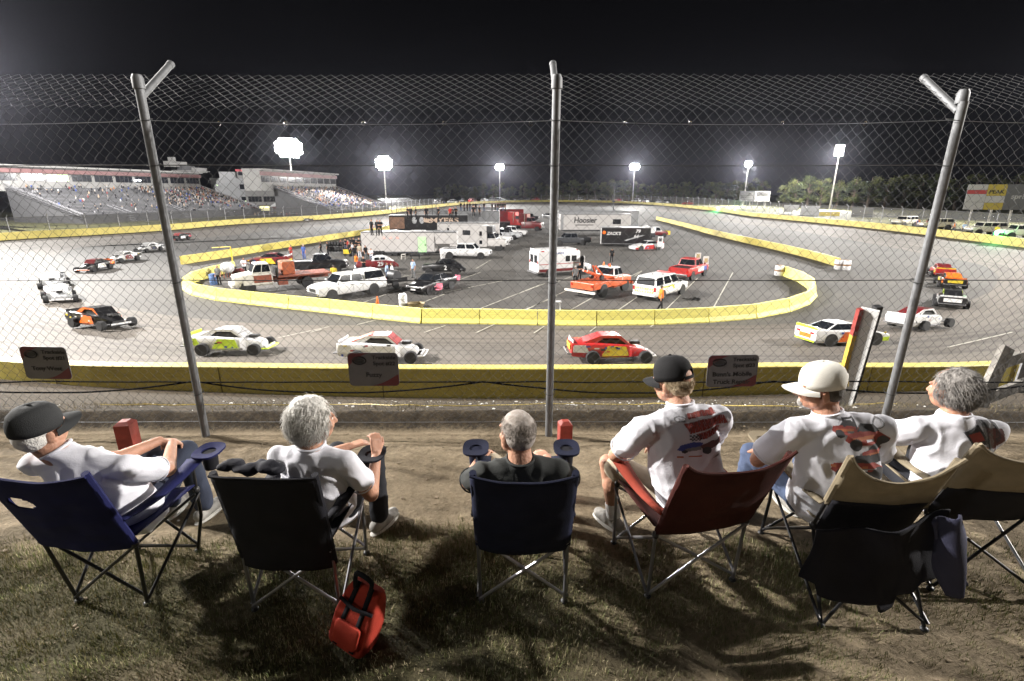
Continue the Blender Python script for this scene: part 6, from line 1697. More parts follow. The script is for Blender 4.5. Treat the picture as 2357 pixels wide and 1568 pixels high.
modified('black and white race car alone on the far left straight', 702, 513, P_BLK, P_WHITE, P_WHITE, 0, P_BLK)
lo, yaw = side_place((582, 612), (646, 611), 2.0, 'L'); stock('dark maroon race car parked behind the white flatbed truck', 0, 0, P_MAR, P_YEL, P_WHITE, loc=(lo, yaw))
lo, yaw = side_place((1476, 577.5), (1514, 576), 1.9, 'L'); stock('white and red race car parked beside the black numbered trailer', 0, 0, P_WHITE, P_RED, P_RED, loc=(lo, yaw))

# ------------------------------------------------------------------ people in the infield: three stances, copied with their own clothes
def stance(kind):
    t = thing('person', 'standing figure', 'person', (0, 0, 0)); g = dict(shL=(-.19, 0, 1.43), shR=(.19, 0, 1.43))
    if kind == 'stand': a = [((-.25, .0, 1.14), (-.24, .08, .88)), ((.25, .0, 1.14), (.24, .08, .88))]; l = [((-.11, .02, .5), (-.13, .0, .07)), ((.11, .02, .5), (.13, 0, .07))]
    elif kind == 'cross': a = [((-.27, .06, 1.18), (.02, .20, 1.16)), ((.27, .06, 1.18), (-.04, .22, 1.19))]; l = [((-.11, .02, .5), (-.15, .0, .07)), ((.11, .02, .5), (.15, 0, .07))]
    else: a = [((-.25, .08, 1.16), (-.22, .26, .98)), ((.25, -.12, 1.16), (.24, -.14, .9))]; l = [((-.11, .16, .52), (-.11, .20, .08)), ((.11, -.04, .5), (.12, -.3, .12))]
    b = MB(); H = Matrix.Translation((0, .01, 1.64)); head_pieces(b, H, 1.0, Vector((0, -.01, 1.46)))
    for q, (e, w_) in zip('LR', a):
        limb(b, Vector(g['sh' + q]), Vector(e), Vector(w_), (.045, .038, .028)); f = (Vector(w_) - Vector(e)).normalized(); hand(b, w_, f, (0, 0, -1) if kind == 'cross' else (0, 1, 0), 1.0, .5, q == 'L')
    cap(b, (0, -.01, 1.46), (0, 0, 1.25), .055, .09)
    body = put(remesh(b, 'body', .011, 2), 'body', SKIN, t)
    s = MB(); torso(s, (0, 0, .98), (0, 0, 1.24), (0, -.01, 1.50), g['shL'], g['shR'], 1.0, 1.05)
    for q, (e, w_) in zip('LR', a): cap(s, g['sh' + q], Vector(g['sh' + q]).lerp(Vector(e), .75), .064, .062)
    put(remesh(s, 'shirt', .016, 3, fold(.006, 3)), 'shirt', M_TEE, t)
    p = MB(); p.ell((0, 0, .92), (.175, .135, .12), 14, 10)
    for q, (k, n) in zip((-1, 1), l): cap(p, (q * .095, 0, .90), k, .088, .066); cap(p, k, Vector(n) + Vector((0, 0, .03)), .066, .055)
    put(remesh(p, 'trousers', .016, 3, fold(.006, 8)), 'trousers', M_DENIM, t)
    h = MB(); h.ell((0, -.022, 1.685), (.083, .10, .085), 14, 10); h.ell((0, -.04, 1.63), (.078, .07, .07), 14, 10); put(remesh(h, 'hair', .012, 2), 'hair', M_DHAIR, t)
    for n in l:
        f = MB(); n = n[1]; cap(f, (n[0], n[1] - .04, .05), (n[0], n[1] + .14, .04), .045, .04, 10); me = f.mesh('shoe'); put(me, 'shoe', M_BLACK, t)
    for ch in t.children:
        for sl in ch.material_slots: mm = sl.material; sl.link = 'OBJECT'; sl.material = mm
    return t
ST = {k: stance(k) for k in ('stand', 'cross', 'walk')}
used_st = set()
C_ = {'red': fabric('red_cloth', (.34, .035, .03)), 'org': fabric('orange_cloth', (.72, .20, .03)), 'blk': fabric('black_cloth', (.012, .012, .014)), 'wht': M_TEE, 'lbl': fabric('light_blue_cloth', (.36, .48, .68)), 'blu': fabric('blue_cloth', (.07, .12, .36)),
      'gry': fabric('grey_cloth', (.16, .165, .17)), 'tan': M_KHAKI, 'den': M_DENIM, 'yel': fabric('yellow_cloth', (.62, .5, .06)), 'brn': fabric('brown_cloth', (.12, .06, .03))}
def person(label, u, v, shirt, pants, kind='stand', yaw=0, z=0, sc=1.0, hair=M_DHAIR, y=None, group=None):
    p = G(u, v, z) if y is None else DY(u, v, y)
    if kind in used_st: o = dup(ST[kind])
    else: o = ST[kind]; used_st.add(kind)
    o.location = (p.x, p.y, z if y is None else p.z); o.rotation_euler = (0, 0, R(yaw)); o['label'] = label; o.scale = (sc, sc, sc)
    if group: o['group'] = group
    for ch in o.children:
        n = ch.name.split('.')[0]
        if n == 'shirt': ch.material_slots[0].material = C_[shirt]
        if n == 'trousers': ch.material_slots[0].material = C_[pants]
        if n == 'hair': ch.material_slots[0].material = hair
    return o
rn = random.Random(11)
person('person in a red driving suit standing by the flatbed truck', 672, 598, 'red', 'red', 'cross', 150)
person('person in blue overalls over a white shirt beside the red suited one', 701, 598, 'blu', 'blu', 'stand', 170, hair=M_WHAIR, sc=1.05)
person('person in black standing alone between the pit wall and the tyre rack', 740, 586.5, 'blk', 'blk', 'walk', 120)
person('dark clothed person beside the tyre rack', 756, 587.5, 'blk', 'blk', 'stand', 90)
person('person in red at the end of the pit wall', 787, 581.5, 'red', 'red', 'stand', 160)
person('person in dark red among the group at the trailer tail', 803, 582, 'red', 'blk', 'stand', 140)
person('tall person in black at the left of the trailer tail', 816, 578, 'blk', 'blk', 'stand', 180, sc=1.05)
person('person in black right at the trailer corner', 828, 578, 'blk', 'blk', 'cross', 190, sc=1.05)
person('person in white shirt bending toward the yellow cart', 813, 590, 'wht', 'blk', 'walk', 90)
person('person in tan shirt and white trousers by the trailer tyres', 829, 594, 'tan', 'wht', 'stand', 200)
person('person in a bright orange shirt and jeans facing the vintage coupe', 821.5, 622, 'org', 'den', 'cross', -40)
person('person in white shirt and jeans behind the maroon coupe', 856, 607, 'wht', 'den', 'cross', 170)
person('person in black leaning at the front of the maroon coupe', 839, 630, 'blk', 'blk', 'cross', 160)
person('person in dark green beside the blue barrel at the left barriers', 506, 656, 'gry', 'blk', 'stand', 180)
person('person in white shirt and dark trousers behind the flatbed truck', 565, 634, 'wht', 'blk', 'cross', -120)
person('person in a yellow shirt between the flatbed deck and the capped pickup', 771, 655, 'yel', 'tan', 'stand', 20)
person('person in light blue shirt and jeans near the utility trailer', 892, 648, 'lbl', 'den', 'cross', -90)
person('person in white shirt next to the one in light blue', 904, 649, 'wht', 'blk', 'stand', 100)
person('person in pale blue shirt and dark shorts standing alone between the coupes', 952.5, 640, 'lbl', 'gry', 'stand', 150, sc=1.03)
person('person in grey shirt at the open ambulance door', 1323.5, 657, 'gry', 'blk', 'stand', 10, hair=M_GHAIR)
person('person in dark clothes standing just inside the ambulance door', 1333, 648, 'blk', 'blk', 'cross', 190)
person('person in orange and black suit walking along the yellow barriers', 1519, 716, 'org', 'blk', 'walk', -75, sc=1.03)
person('dark figure standing alone on the open asphalt', 1407.5, 604, 'blk', 'blk', 'stand', 0, sc=.95)
for u, v, k in [(791, 584, 'stand'), (797, 579, 'cross'), (809, 576, 'stand'), (822, 584, 'cross'), (834, 582, 'stand'), (806, 590, 'walk'), (818, 598, 'cross'), (843, 598, 'stand')]:
    person('dark clothed crew member in the cluster at the tail of the long white trailer', u, v, 'blk', rn.choice(('blk', 'den', 'gry')), k, rn.uniform(0, 360), group='crew clustered at the tail of the white trailer')
GRP = 'crew watching from the transporter roofs'
for u, v, z, k, yw, lb in [(870, 543, 3.15, 'stand', 170, 'left dark figure of the close pair on the white trailer roof'), (876.5, 543, 3.15, 'cross', 190, 'right dark figure of the close pair on the white trailer roof'), (857, 542, 3.15, 'stand', 150, 'dark figure at the tail end of the white trailer roof')]:
    person(lb, u, v, 'blk', 'blk', k, yw, z, 1.04, group=GRP)
for u, lb in [(939, 'dark figure nearest the tail of the black transporter roof'), (946, 'second dark figure from the tail of the black transporter roof'), (958, 'dark figure by the second roof railing of the black transporter'), (982, 'dark figure in the middle of the black transporter roof'), (1009.5, 'dark striding figure right of the middle of the black transporter roof'), (1037, 'person in dark red in the cluster on the black transporter roof'), (1043, 'person in black in the cluster on the black transporter roof'), (1050, 'person at the right of the cluster on the black transporter roof')]:
    person(lb, u, 505.5 + rn.uniform(-.6, .6), 'red' if 'dark red' in lb else 'blk', 'blk', rn.choice(('stand', 'cross')) if 'striding' not in lb else 'walk', rn.uniform(100, 260), 4.09, 1.03, group=GRP)
for u, lb in [(1090, 'left dark figure on the pale transporter roof'), (1104, 'right dark figure on the pale transporter roof')]: person(lb, u, 507 - 8, 'blk', 'blk', 'stand', rn.uniform(120, 240), 4.14, group=GRP)
for k, u in enumerate([1061, 1069, 1076, 1082, 1089.5, 1095.5, 1114.5, 1133, 1140, 1145, 1149, 1153.5, 1158, 1163]):
    person('dark figure in the long row of onlookers on the farthest transporter roof', u, 486.5 + rn.uniform(-.5, .5), 'blk', 'blk' if k % 3 else 'den', 'stand', rn.uniform(120, 240), 4.14, rn.uniform(.95, 1.05), group='onlookers along the farthest transporter roof')

# ------------------------------------------------------------------ small infield things
def barrel(label, u, v, m, r=.3, h=.9, name='barrel', band=None, cat='barrel', track=False, group=None):
    p = T_(u, v) if track else G(u, v); t = thing(name, label, cat, (p.x, p.y, p.z), 0, group)
    b = MB().lathe([(r * .96, 0), (r, .04), (r, h * .32), (r * 1.04, h * .34), (r, h * .37), (r, h * .63), (r * 1.04, h * .66), (r, h * .69), (r, h - .04), (r * .95, h), (0, h)], 20).build('barrel_body', m, t)
    MB().lathe([(r * .8, h), (r * .8, h + .02), (0, h + .02)], 18).build('barrel_lid', band or m, t)
    if band: MB().lathe([(r * 1.012, h * .42), (r * 1.012, h * .58)], 20).build('barrel_band', band, b)
M_BRB = mat('brown_band', (.25, .14, .07), .6)
barrel('tall white barrel standing behind the yellow barriers', 928.5, 706, P_WHITE, .3, .92)
barrel('blue barrel beside the person at the left barriers', 493, 655, mat('blue_plastic', (.12, .2, .42), .45), .32, .95)
for u, v, lb in [(1929, 620, 'white crash barrel at the end of the right infield wall, the inner one'), (1946, 621, 'white crash barrel at the end of the right infield wall, the outer one'), (1792, 634, 'white crash barrel by the tip of the curved yellow barriers')]: barrel(lb, u, v, P_WHITE, .42, 1.0, 'crash_barrel', M_BRB)
p = G(869.5, 703.5); t = thing('traffic_cone', 'orange traffic cone behind the yellow barriers', 'cone', p); MB().box((0, 0, .02), (.38, .38, .04)).build('cone_base', P_ORANGE, t, smooth=False); MB().lathe([(.15, .04), (.03, .7), (0, .7)], 16).build('cone_body', P_ORANGE, t)
p = G(957, 707); t = thing('tub', 'shallow tan tub lying behind the yellow barriers', 'tub', p); MB().lathe([(.42, 0), (.55, .30), (.58, .32), (.52, .30), (.40, .04), (0, .04)], 20, T=Matrix.Diagonal((1.2, .8, 1, 1))).build('tub_body', mat('tan_plastic', (.30, .24, .13), .6), t)
p = G(1277, 714); t = thing('folding_table', 'small white folding table behind the barriers by the middle post', 'table', p); MB().box((0, 0, .62), (.9, .5, .05)).build('table_top', P_WHITE, t, smooth=False, bevel=.02)
for sx in (-1, 1):
    for sy in (-1, 1): MB().tube([(sx * .38, sy * .2, 0), (sx * .32, sy * .17, .6)], .02, 6).build('leg', P_WHITE, t)
p = G(1603, 691); t = thing('air_hose', 'coil of black hose dropped on the open asphalt', 'hose', p)
MB().tube([((.26 + .01 * k / 10) * math.cos(k * .35), (.26 + .01 * k / 10) * math.sin(k * .35), .03 + .012 * k / 10) for k in range(60)] + [(-.6, .3, .02), (-.9, .5, .02)], .025, 6).build('hose_coil', M_BLACK, t); MB().box((-.1, .1, .12), (.16, .1, .24)).build('hose_nozzle', M_BLACK, t, smooth=False)
M_PINK = fabric('pink_cloth', (.72, .22, .30)); M_BLUC = fabric('blue_cloth_chair', (.05, .08, .28))
def small_chair(label, u, v, m, yaw=180, group=None):
    p = G(u, v); t = thing('folding_chair', label, 'chair', p, R(yaw), group)
    MB().grid([[(x, -.22 - .10 * q, .42 + .42 * q - .02 * (1 - (x / .25) ** 2)) for x in (-.25, -.12, 0, .12, .25)] for q in (0, .33, .66, 1)], thick=.02).build('backrest', m, t); MB().grid([[(x, y, .42 - .05 * (1 - (x / .25) ** 2)) for x in (-.25, -.12, 0, .12, .25)] for y in (-.22, 0, .24)], thick=.02).build('seat', m, t)
    for s in (-1, 1):
        MB().box((s * .28, .02, .62), (.07, .46, .03)).build('armrest', m, t, smooth=False)
        MB().tube([(s * .25, -.2, 0), (s * .25, .24, .42)], .014, 6).build('leg', M_TUBS, t); MB().tube([(s * .25, .24, 0), (s * .25, -.2, .42), (s * .26, -.32, .84)], .014, 6).build('leg', M_TUBS, t)
    return t
small_chair('pink folding chair standing in front of the black sedan', 1010.5, 677, M_PINK, 175); small_chair('pink folding chair behind the tail of the black sedan', 1051, 655, M_PINK, 160)
for u, lb in [(937, 'blue folding chair at the left of the row under the long white trailer'), (951, 'blue folding chair second in the row under the long white trailer'), (966, 'blue folding chair beside the pale green door'), (981, 'blue folding chair just right of the pale green door')]: small_chair(lb, u, 588.5, M_BLUC, 180 + rn.uniform(-20, 20), 'blue folding chairs along the white trailer')
tg = None
for k, (u, v, z) in enumerate([(862, 589, 0), (869, 589, 0), (876, 589, 0), (883, 589, 0), (866, 588.5, .62), (879, 588.5, .62), (840, 591, 0), (833, 591, 0)]):
    p = G(u, v)
    if tg is None:
        tg = MB().lathe([(.19, -.14), (.30, -.15), (.34, -.1), (.34, .1), (.30, .15), (.19, .14), (.19, -.14)], 20, T=Matrix.Rotation(R(90), 4, 'X')).build('spare_tyre', M_TYRE); o = tg
        tag(o, 'loose black racing tyre standing along the side of the long white trailer', 'tyre', 'loose racing tyres along the long white trailer')
    else: o = tg.copy(); COL.objects.link(o)
    o.location = (p.x, p.y - .15 * (z == 0), .34 + z)
p = G(848, 586.5); t = thing('fuel_can', 'orange fuel can among the loose tyres', 'can', p); MB().box((0, 0, .2), (.36, .22, .4)).build('can_body', P_ORANGE, t, smooth=False, bevel=.05); MB().tube([(.05, 0, .42), (.16, 0, .52)], .03, 8).build('spout', M_BLACK, t)
p = G(1019, 598); t = thing('waste_bin', 'white plastic bin behind the white crew cab pickup', 'bin', p); MB().lathe([(.24, 0), (.30, .75), (.32, .78), (0, .80)], 16).build('bin_body', P_WHITE, t)
p = G(956, 597.5); t = thing('grill_cart', 'dark grill cart standing between the trailer and the coupes', 'cart', p); MB().box((0, 0, .55), (1.3, .6, .3)).build('cart_body', M_BLACK, t, smooth=False, bevel=.04); MB().box((.8, 0, .62), (.4, .5, .05)).build('side_shelf', M_STEEL, t, smooth=False)
for sx in (-1, 1): MB().tube([(sx * .5, -.2, 0), (sx * .5, -.2, .5)], .03, 6).build('leg', M_BLACK, t); MB().tube([(sx * .5, .2, 0), (sx * .5, .2, .5)], .03, 6).build('leg', M_BLACK, t)
p = G(929, 597); t = thing('step_stool', 'cream folding step stool near the blue chairs', 'stool', p); MB().box((0, 0, .6), (.5, .4, .05)).build('step', P_FAD, t, smooth=False); MB().box((0, .12, .3), (.48, .2, .04)).build('step', P_FAD, t, smooth=False)
for sx in (-1, 1): MB().bar((sx * .24, -.25, 0), (sx * .22, -.05, .6), .04).build('leg', P_FAD, t, smooth=False); MB().bar((sx * .24, .25, 0), (sx * .22, .05, .6), .04).build('leg', P_FAD, t, smooth=False)
p = G(775, 586); t = thing('tyre_rack', 'black rack stacked with racing tyres at the end of the pit wall', 'rack', p)
for sx in (-1, 1):
    for sy in (-1, 1): MB().tube([(sx * 1.0, sy * .35, 0), (sx * 1.0, sy * .35, 1.75)], .035, 6).build('rack_post', M_STEEL, t)
for z in (.35, 1.05): MB().box((0, 0, z - .02), (2.1, .75, .05)).build('rack_shelf', M_STEEL, t, smooth=False)
for z in (.68, 1.38):
    for k in range(5): MB().lathe([(.17, -.14), (.31, -.14), (.33, 0), (.31, .14), (.17, .14)], 16, T=Matrix.Translation((-.8 + .4 * k, 0, z)) @ Matrix.Rotation(R(90), 4, 'Y')).build('tyre', M_TYRE, t)
p = G(800, 588); t = thing('tool_cart', 'yellow and black cart by the group at the trailer tail', 'cart', p); MB().box((0, 0, .5), (.9, .6, .6)).build('cart_body', P_YEL, t, smooth=False, bevel=.05); MB().box((0, 0, .85), (.8, .5, .12)).build('cart_top', M_BLACK, t, smooth=False)
for sx in (-1, 1):
    for sy in (-1, 1): wheel(t, sx * .34, sy * .28, .12, .08)
MB().tube([(.45, -.2, .7), (.75, -.2, 1.0), (.75, .2, 1.0), (.45, .2, .7)], .025, 6).build('cart_handle', M_BLACK, t)
p = G(545, 637); t = thing('quad_bike', 'dark red quad bike standing inside the left barriers', 'quad bike', p, R(-20)); mb = body_loft([(.9, .5, .72, .25), (.6, .42, .85, .32), (.1, .4, .78, .26), (-.4, .42, .82, .3), (-.9, .5, .86, .3)]); mb.build('body', P_MAR, t)
for sx in (-1, 1):
    for sy in (-1, 1): wheel(t, sx * .62, sy * .42, .28, .22)
MB().box((-.25, 0, .88), (.7, .3, .1)).build('seat', M_BLACK, t, smooth=False, bevel=.04); MB().tube([(.35, -.4, 1.05), (.42, 0, .98), (.35, .4, 1.05)], .025, 6).build('handlebar', M_BLACK, t)
p = G(527, 640); t = thing('water_tank', 'round white tank standing inside the left barriers', 'tank', p); MB().ell((0, 0, 1.0), (.62, .62, .55), 20, 12).build('tank_body', P_WHITE, t)
for a in range(4): MB().tube([(.4 * math.cos(a * 1.57 + .8), .4 * math.sin(a * 1.57 + .8), 0), (.4 * math.cos(a * 1.57 + .8), .4 * math.sin(a * 1.57 + .8), .75)], .04, 6).build('leg', M_BROWN, t)
a = G(537.5, 615); t = thing('barrier_gate', 'thin yellow swing gate at the left opening of the barriers', 'gate', a); tp = DY(530, 568, a.y); en = DY(488, 570.5, a.y)
MB().tube([(0, 0, 0), (tp.x - a.x, 0, tp.z)], .07, 8).build('gate_post', P_YEL, t); MB().tube([(tp.x - a.x, 0, tp.z), (en.x - a.x, 0, en.z)], .05, 8).build('gate_arm', P_YEL, t)
p = G(1518, 577); t = thing('sign_board', 'white board on a stand beside the parked white and red race car', 'board', p); MB().box((0, 0, 1.25), (.75, .05, 1.5)).build('board_panel', P_WHITE, t, smooth=False); MB().box((0, -.03, 1.5), (.4, .02, .45)).build('board_marking', P_GREY, t, smooth=False)
for s in (-1, 1): MB().bar((s * .3, .1, 0), (s * .3, .02, .6), .05).build('board_leg', M_STEEL, t, smooth=False)
for u, v, h, lb in [(1410.5, 505, 9.5, 'thin dark mast behind the white transporter')]:
    p = G(u, v); t = thing('mast', lb, 'mast', p); MB().tube([(0, 0, 0), (0, 0, h)], .12, 8).build('mast_pole', M_BLACK, t); MB().box((0, 0, h * .55), (.9, .5, .4)).build('mast_box', M_BLACK, t, smooth=False)
# ------------------------------------------------------------------ grandstands
M_ALU = mat('aluminium_bench', (.30, .30, .32), .5, .3, var=.2, scale=2); M_DKST = mat('dark_structure', (.07, .07, .075), .7, var=.3); M_CREAM = mat('pale_wall', (.21, .207, .203), .7, var=.1, scale=.6)
M_REDF = mat('red_fascia', (.15, .075, .076), .6, var=.15); M_WIN = mat('dark_window', (.02, .022, .028), .1, spec=.6, var=0)
M_LITG = mat('lit_room', (.5, .6, .35), .5, emit=(.72, 1, .55), estr=.9); M_LITW = mat('lit_lamp', (.8, .8, .8), .5, emit=(.9, .95, 1), estr=14)
CW = [fabric('crowd_' + n, c) for n, c in (('dark', (.03, .03, .034)), ('white', (.38, .38, .38)), ('grey', (.2, .2, .21)), ('red', (.2, .06, .06)), ('blue', (.06, .09, .25)), ('orange', (.3, .14, .07)), ('tan', (.35, .27, .2)))]
crowd = MB(); rc = random.Random(21)
def spectator_blob(p, s=1.0):
    m = rc.choices(range(7), (.50, .07, .2, .06, .08, .03, .06))[0]
    crowd.ell((p.x, p.y, p.z + .36 * s), (.24 * s, .2 * s, .36 * s), 6, 4, m); crowd.ell((p.x, p.y, p.z + .84 * s), (.11 * s, .12 * s, .14 * s), 6, 4, rc.choice((0, 6, 6, 2)))
def stand(label, A, B, depth, z0, z1, rows, suite_h, ext0, ext1, nwin, fill, lit=(), seed=1, stairs=(.18, .5, .82)):
    A, B = Vector((A.x, A.y, 0)), Vector((B.x, B.y, 0)); d = (B - A); L = d.length; d.normalize(); n = Vector((-d.y, d.x, 0))
    yaw = math.atan2(d.y, d.x); t = thing('grandstand', label, 'grandstand', A, yaw)
    mb = MB(); dz = (z1 - z0) / rows; dx = depth / rows
    for r in range(rows):
        z = z0 + dz * r
        mb.box((L / 2, r * dx + dx / 2, z - .25), (L, dx, .12), 1); mb.box((L / 2, r * dx + .25, z + .18), (L, .32, .06)); mb.box((L / 2, r * dx + dx - .02, z - .1), (L, .04, .5), 1)
    mb.build('seating', [M_ALU, M_DKST], t, smooth=False)
    MB().box((L / 2, -.05, z0 / 2 + .3), (L, .12, z0 + .6)).build('front_wall', M_DKST, t, smooth=False)
    MB().grid([[(.3, 0, 0), (.3, depth, 0)], [(.3, .2, z0 - .3), (.3, depth, z1 - .4)]], thick=.1).build('end_wall', M_DKST, t, smooth=False)
    MB().grid([[(L - .3, 0, 0), (L - .3, depth, 0)], [(L - .3, .2, z0 - .3), (L - .3, depth, z1 - .4)]], thick=.1).build('end_wall', M_DKST, t, smooth=False)
    for f in (0.0,) + tuple(stairs) + (1.0,):
        for q in (-.7, .7):
            x = L * f + (q if 0 < f < 1 else q * .4); rb = MB()
            rb.tube([(x, -.2, z0 + .95), (x, depth * (1 if f in (0, 1) else .25), (z1 if f in (0, 1) else z0 + (z1 - z0) * .25) + .95)], .07, 5)
            if f in (0, 1): rb.tube([(x, -.2, z0 + .4), (x, depth, z1 + .4)], .05, 5)
            rb.build('stair_rail', M_ALU, t)
        if 0 < f < 1:
            st_ = MB()
            for k in range(5): st_.box((L * f, -1.6 + .35 * k, .25 + (z0 - .2) * k / 4), (1.4, .36, .08))
            st_.build('access_stair', M_ALU, t, smooth=False)
    x0, x1 = ext0, L + ext1; zb = z1; su = MB(); su.box(((x0 + x1) / 2, depth + 3.0, zb + suite_h / 2 - .5), (x1 - x0, 6.0, suite_h + 1.0)); sb = su.build('suite_building', M_CREAM, t, smooth=False)
    MB().box(((x0 + x1) / 2, depth + 2.3, zb + suite_h + .25), (x1 - x0 + .6, 7.6, .5)).build('roof', M_CREAM, sb, smooth=False)
    MB().box(((x0 + x1) / 2, depth - .35, zb + suite_h * .82), (x1 - x0 + .3, .5, suite_h * .22)).build('red_fascia', M_REDF, sb, smooth=False)
    ww = (x1 - x0) / nwin
    for k in range(nwin):
        g = MB().box((x0 + ww * (k + .5), depth - .03, zb + suite_h * .50), (ww * .84, .12, suite_h * .36)).build('window', M_LITG if k in lit else M_WIN, sb, smooth=False)
        if k % 1 == 0:
            for q in (-.25, 0, .25): MB().box((x0 + ww * (k + .5 + q * .84), depth - .11, zb + suite_h * .5), (.10, .05, suite_h * .36)).build('mullion', M_DKST if k not in lit else M_CREAM, g, smooth=False)
    for r in range(1, rows):
        for k in range(int(L / .55)):
            x = .5 + k * .55; f = fill(x / L, r / rows)
            if rc.random() < f and not any(abs(x / L - s_) * L < .9 for s_ in stairs):
                p = A + d * x + n * (r * dx + .3); spectator_blob(Vector((p.x, p.y, z0 + dz * r + .2)))
    return t, sb, L, d, n
A = G(192, 511, 1.0); B = G(602, 490, 1.0)
t, sb, L1, d1, n1 = stand('long grandstand at the far left with a row of dark glazed suites along its top', A, B, 25, 1.9, 9.2, 22, 5.0, -75, 0, 22, lambda x, r: (.05 + .30 * max(0, x - .25) + .35 * (x > .55) * (r > .25)) * (1 if r > .12 else .3) + .16 * (r > .75), lit=(14,), stairs=(.2, .48, .76))
Lx = L1
for k, (x, z) in enumerate([(-30, 2.6), (-28.4, 2.6), (10, 2.4), (11.2, 2.4), (34, 2.3), (35.2, 2.3), (-22, 4.1), (-20.5, 4.1)]): MB().ell((x, 24.3, 9.2 + z), (.5, .15, .2), 10, 6).build('window_lamp', M_LITW, sb)
for k, (x, y, z, w_, h_, m_) in enumerate([(56, 28, 15.6, 5, 2.4, M_DKST), (53, 29, 17.2, 7, 1.8, M_CREAM), (60, 27.5, 15.5, 6, 1.6, M_CREAM), (51, 28, 18.6, .9, 1.6, M_CREAM)]): MB().box((x, y, z), (w_, 2.5, h_)).build('roof_camera_stand' if k < 3 else 'roof_box', m_, sb, smooth=False)
MB().box((57.5, 27.5, 15.1), (13, 3, .25)).build('roof_deck', M_CREAM, sb, smooth=False)
A = G(778, 494, .9); B = G(895, 482, 1.2)
t2, sb2, L2, d2, n2 = stand('smaller grandstand right of the control building, nearly full of people', A, B, 22, 1.7, 9.4, 20, 5.2, -6, 0, 10, lambda x, r: .50 if r > .15 else .2, stairs=(.3, .72))
# low bleachers farther along
A = G(925, 482, 1.2); B = G(985, 474, 1.5)
bt = thing('bleacher', 'low open bleacher beyond the smaller grandstand', 'bleacher', (A.x, A.y, 0), math.atan2(B.y - A.y, B.x - A.x)); Lb = (B - A).length
mb = MB()
for r in range(10): mb.box((Lb / 2, 1 + r * .9, 1.2 + r * .45), (Lb, .35, .07)); mb.box((Lb / 2, 1.4 + r * .9, 1.0 + r * .45), (Lb, .5, .05))
for k in range(9): mb.bar((Lb * k / 8, 0, .4), (Lb * k / 8, 10, 5.3), .12)
mb.build('benches', M_ALU, bt, smooth=False)
for q in (0, Lb): MB().tube([(q, 0, 2.0), (q, 10, 6.5)], .06, 5).build('rail', M_ALU, bt)

# control building
yb = 204.0; c0 = DY(505, 465, yb); c1 = DY(640, 465, yb); top = DY(600, 413, yb).z
t = thing('control_building', 'white two storey control building between the two grandstands', 'building', ((c0.x + c1.x) / 2, yb, 0), R(60)); wd = (c1.x - c0.x)
t.rotation_euler = (0, 0, R(20))
w0 = MB().box((-wd * .24, 3, top / 2), (wd * .52, 12, top)).build('wall', P_TRG, t, smooth=False); w1 = MB().box((wd * .24, 0, top / 2), (wd * .50, 9, top)).build('wall', M_CREAM, t, smooth=False)
MB().box((wd * .24, -.3, top + .2), (wd * .53, 10.4, .4)).build('roof', M_CREAM, w1, smooth=False); MB().box((-wd * .24, 3, top + .15), (wd * .54, 12.6, .3)).build('roof', P_TRG, w0, smooth=False)
for z in (top * .78, top * .42):
    for x in (wd * .125, wd * .355): g = MB().box((x, -4.5, z), (wd * .2, .15, 2.0)).build('window', M_WIN, w1, smooth=False); [MB().box((x + q * wd * .05, -4.62, z), (.12, .08, 2.0)).build('mullion', M_DKST, g, smooth=False) for q in (-1, 0, 1)]
    MB().box((-wd * .04, -3.1, z), (wd * .09, .15, 1.8)).build('window', M_WIN, w0, smooth=False)
for x, z in ((wd * .18, top * .80), (-wd * .4, top * .82), (-wd * .02, top * .36)): MB().ell((x, -4.9, z), (.3, .15, .25), 8, 6).build('wall_lamp', M_LITG, w1)
MB().box((wd * .24, -4.7, top * .16), (wd * .5, .5, 1.0)).build('red_fascia', M_REDF, w1, smooth=False)
bo = MB().box((.5, 1, top + 2.0), (6.0, 5, 3.2)).build('roof_booth', M_CREAM, t, smooth=False); MB().box((.5, -1.55, top + 2.0), (5.2, .12, 1.2)).build('window', M_WIN, bo, smooth=False); MB().box((.5, -1.9, top + 3.2), (6.4, 1.2, .7)).build('red_fascia', mat('bright_red_fascia', (.5, .08, .1), .6), bo, smooth=False); MB().box((-6, 1.5, top + 1.5), (5.5, 4, 2.4)).build('plant_room', P_TRG, t, smooth=False)
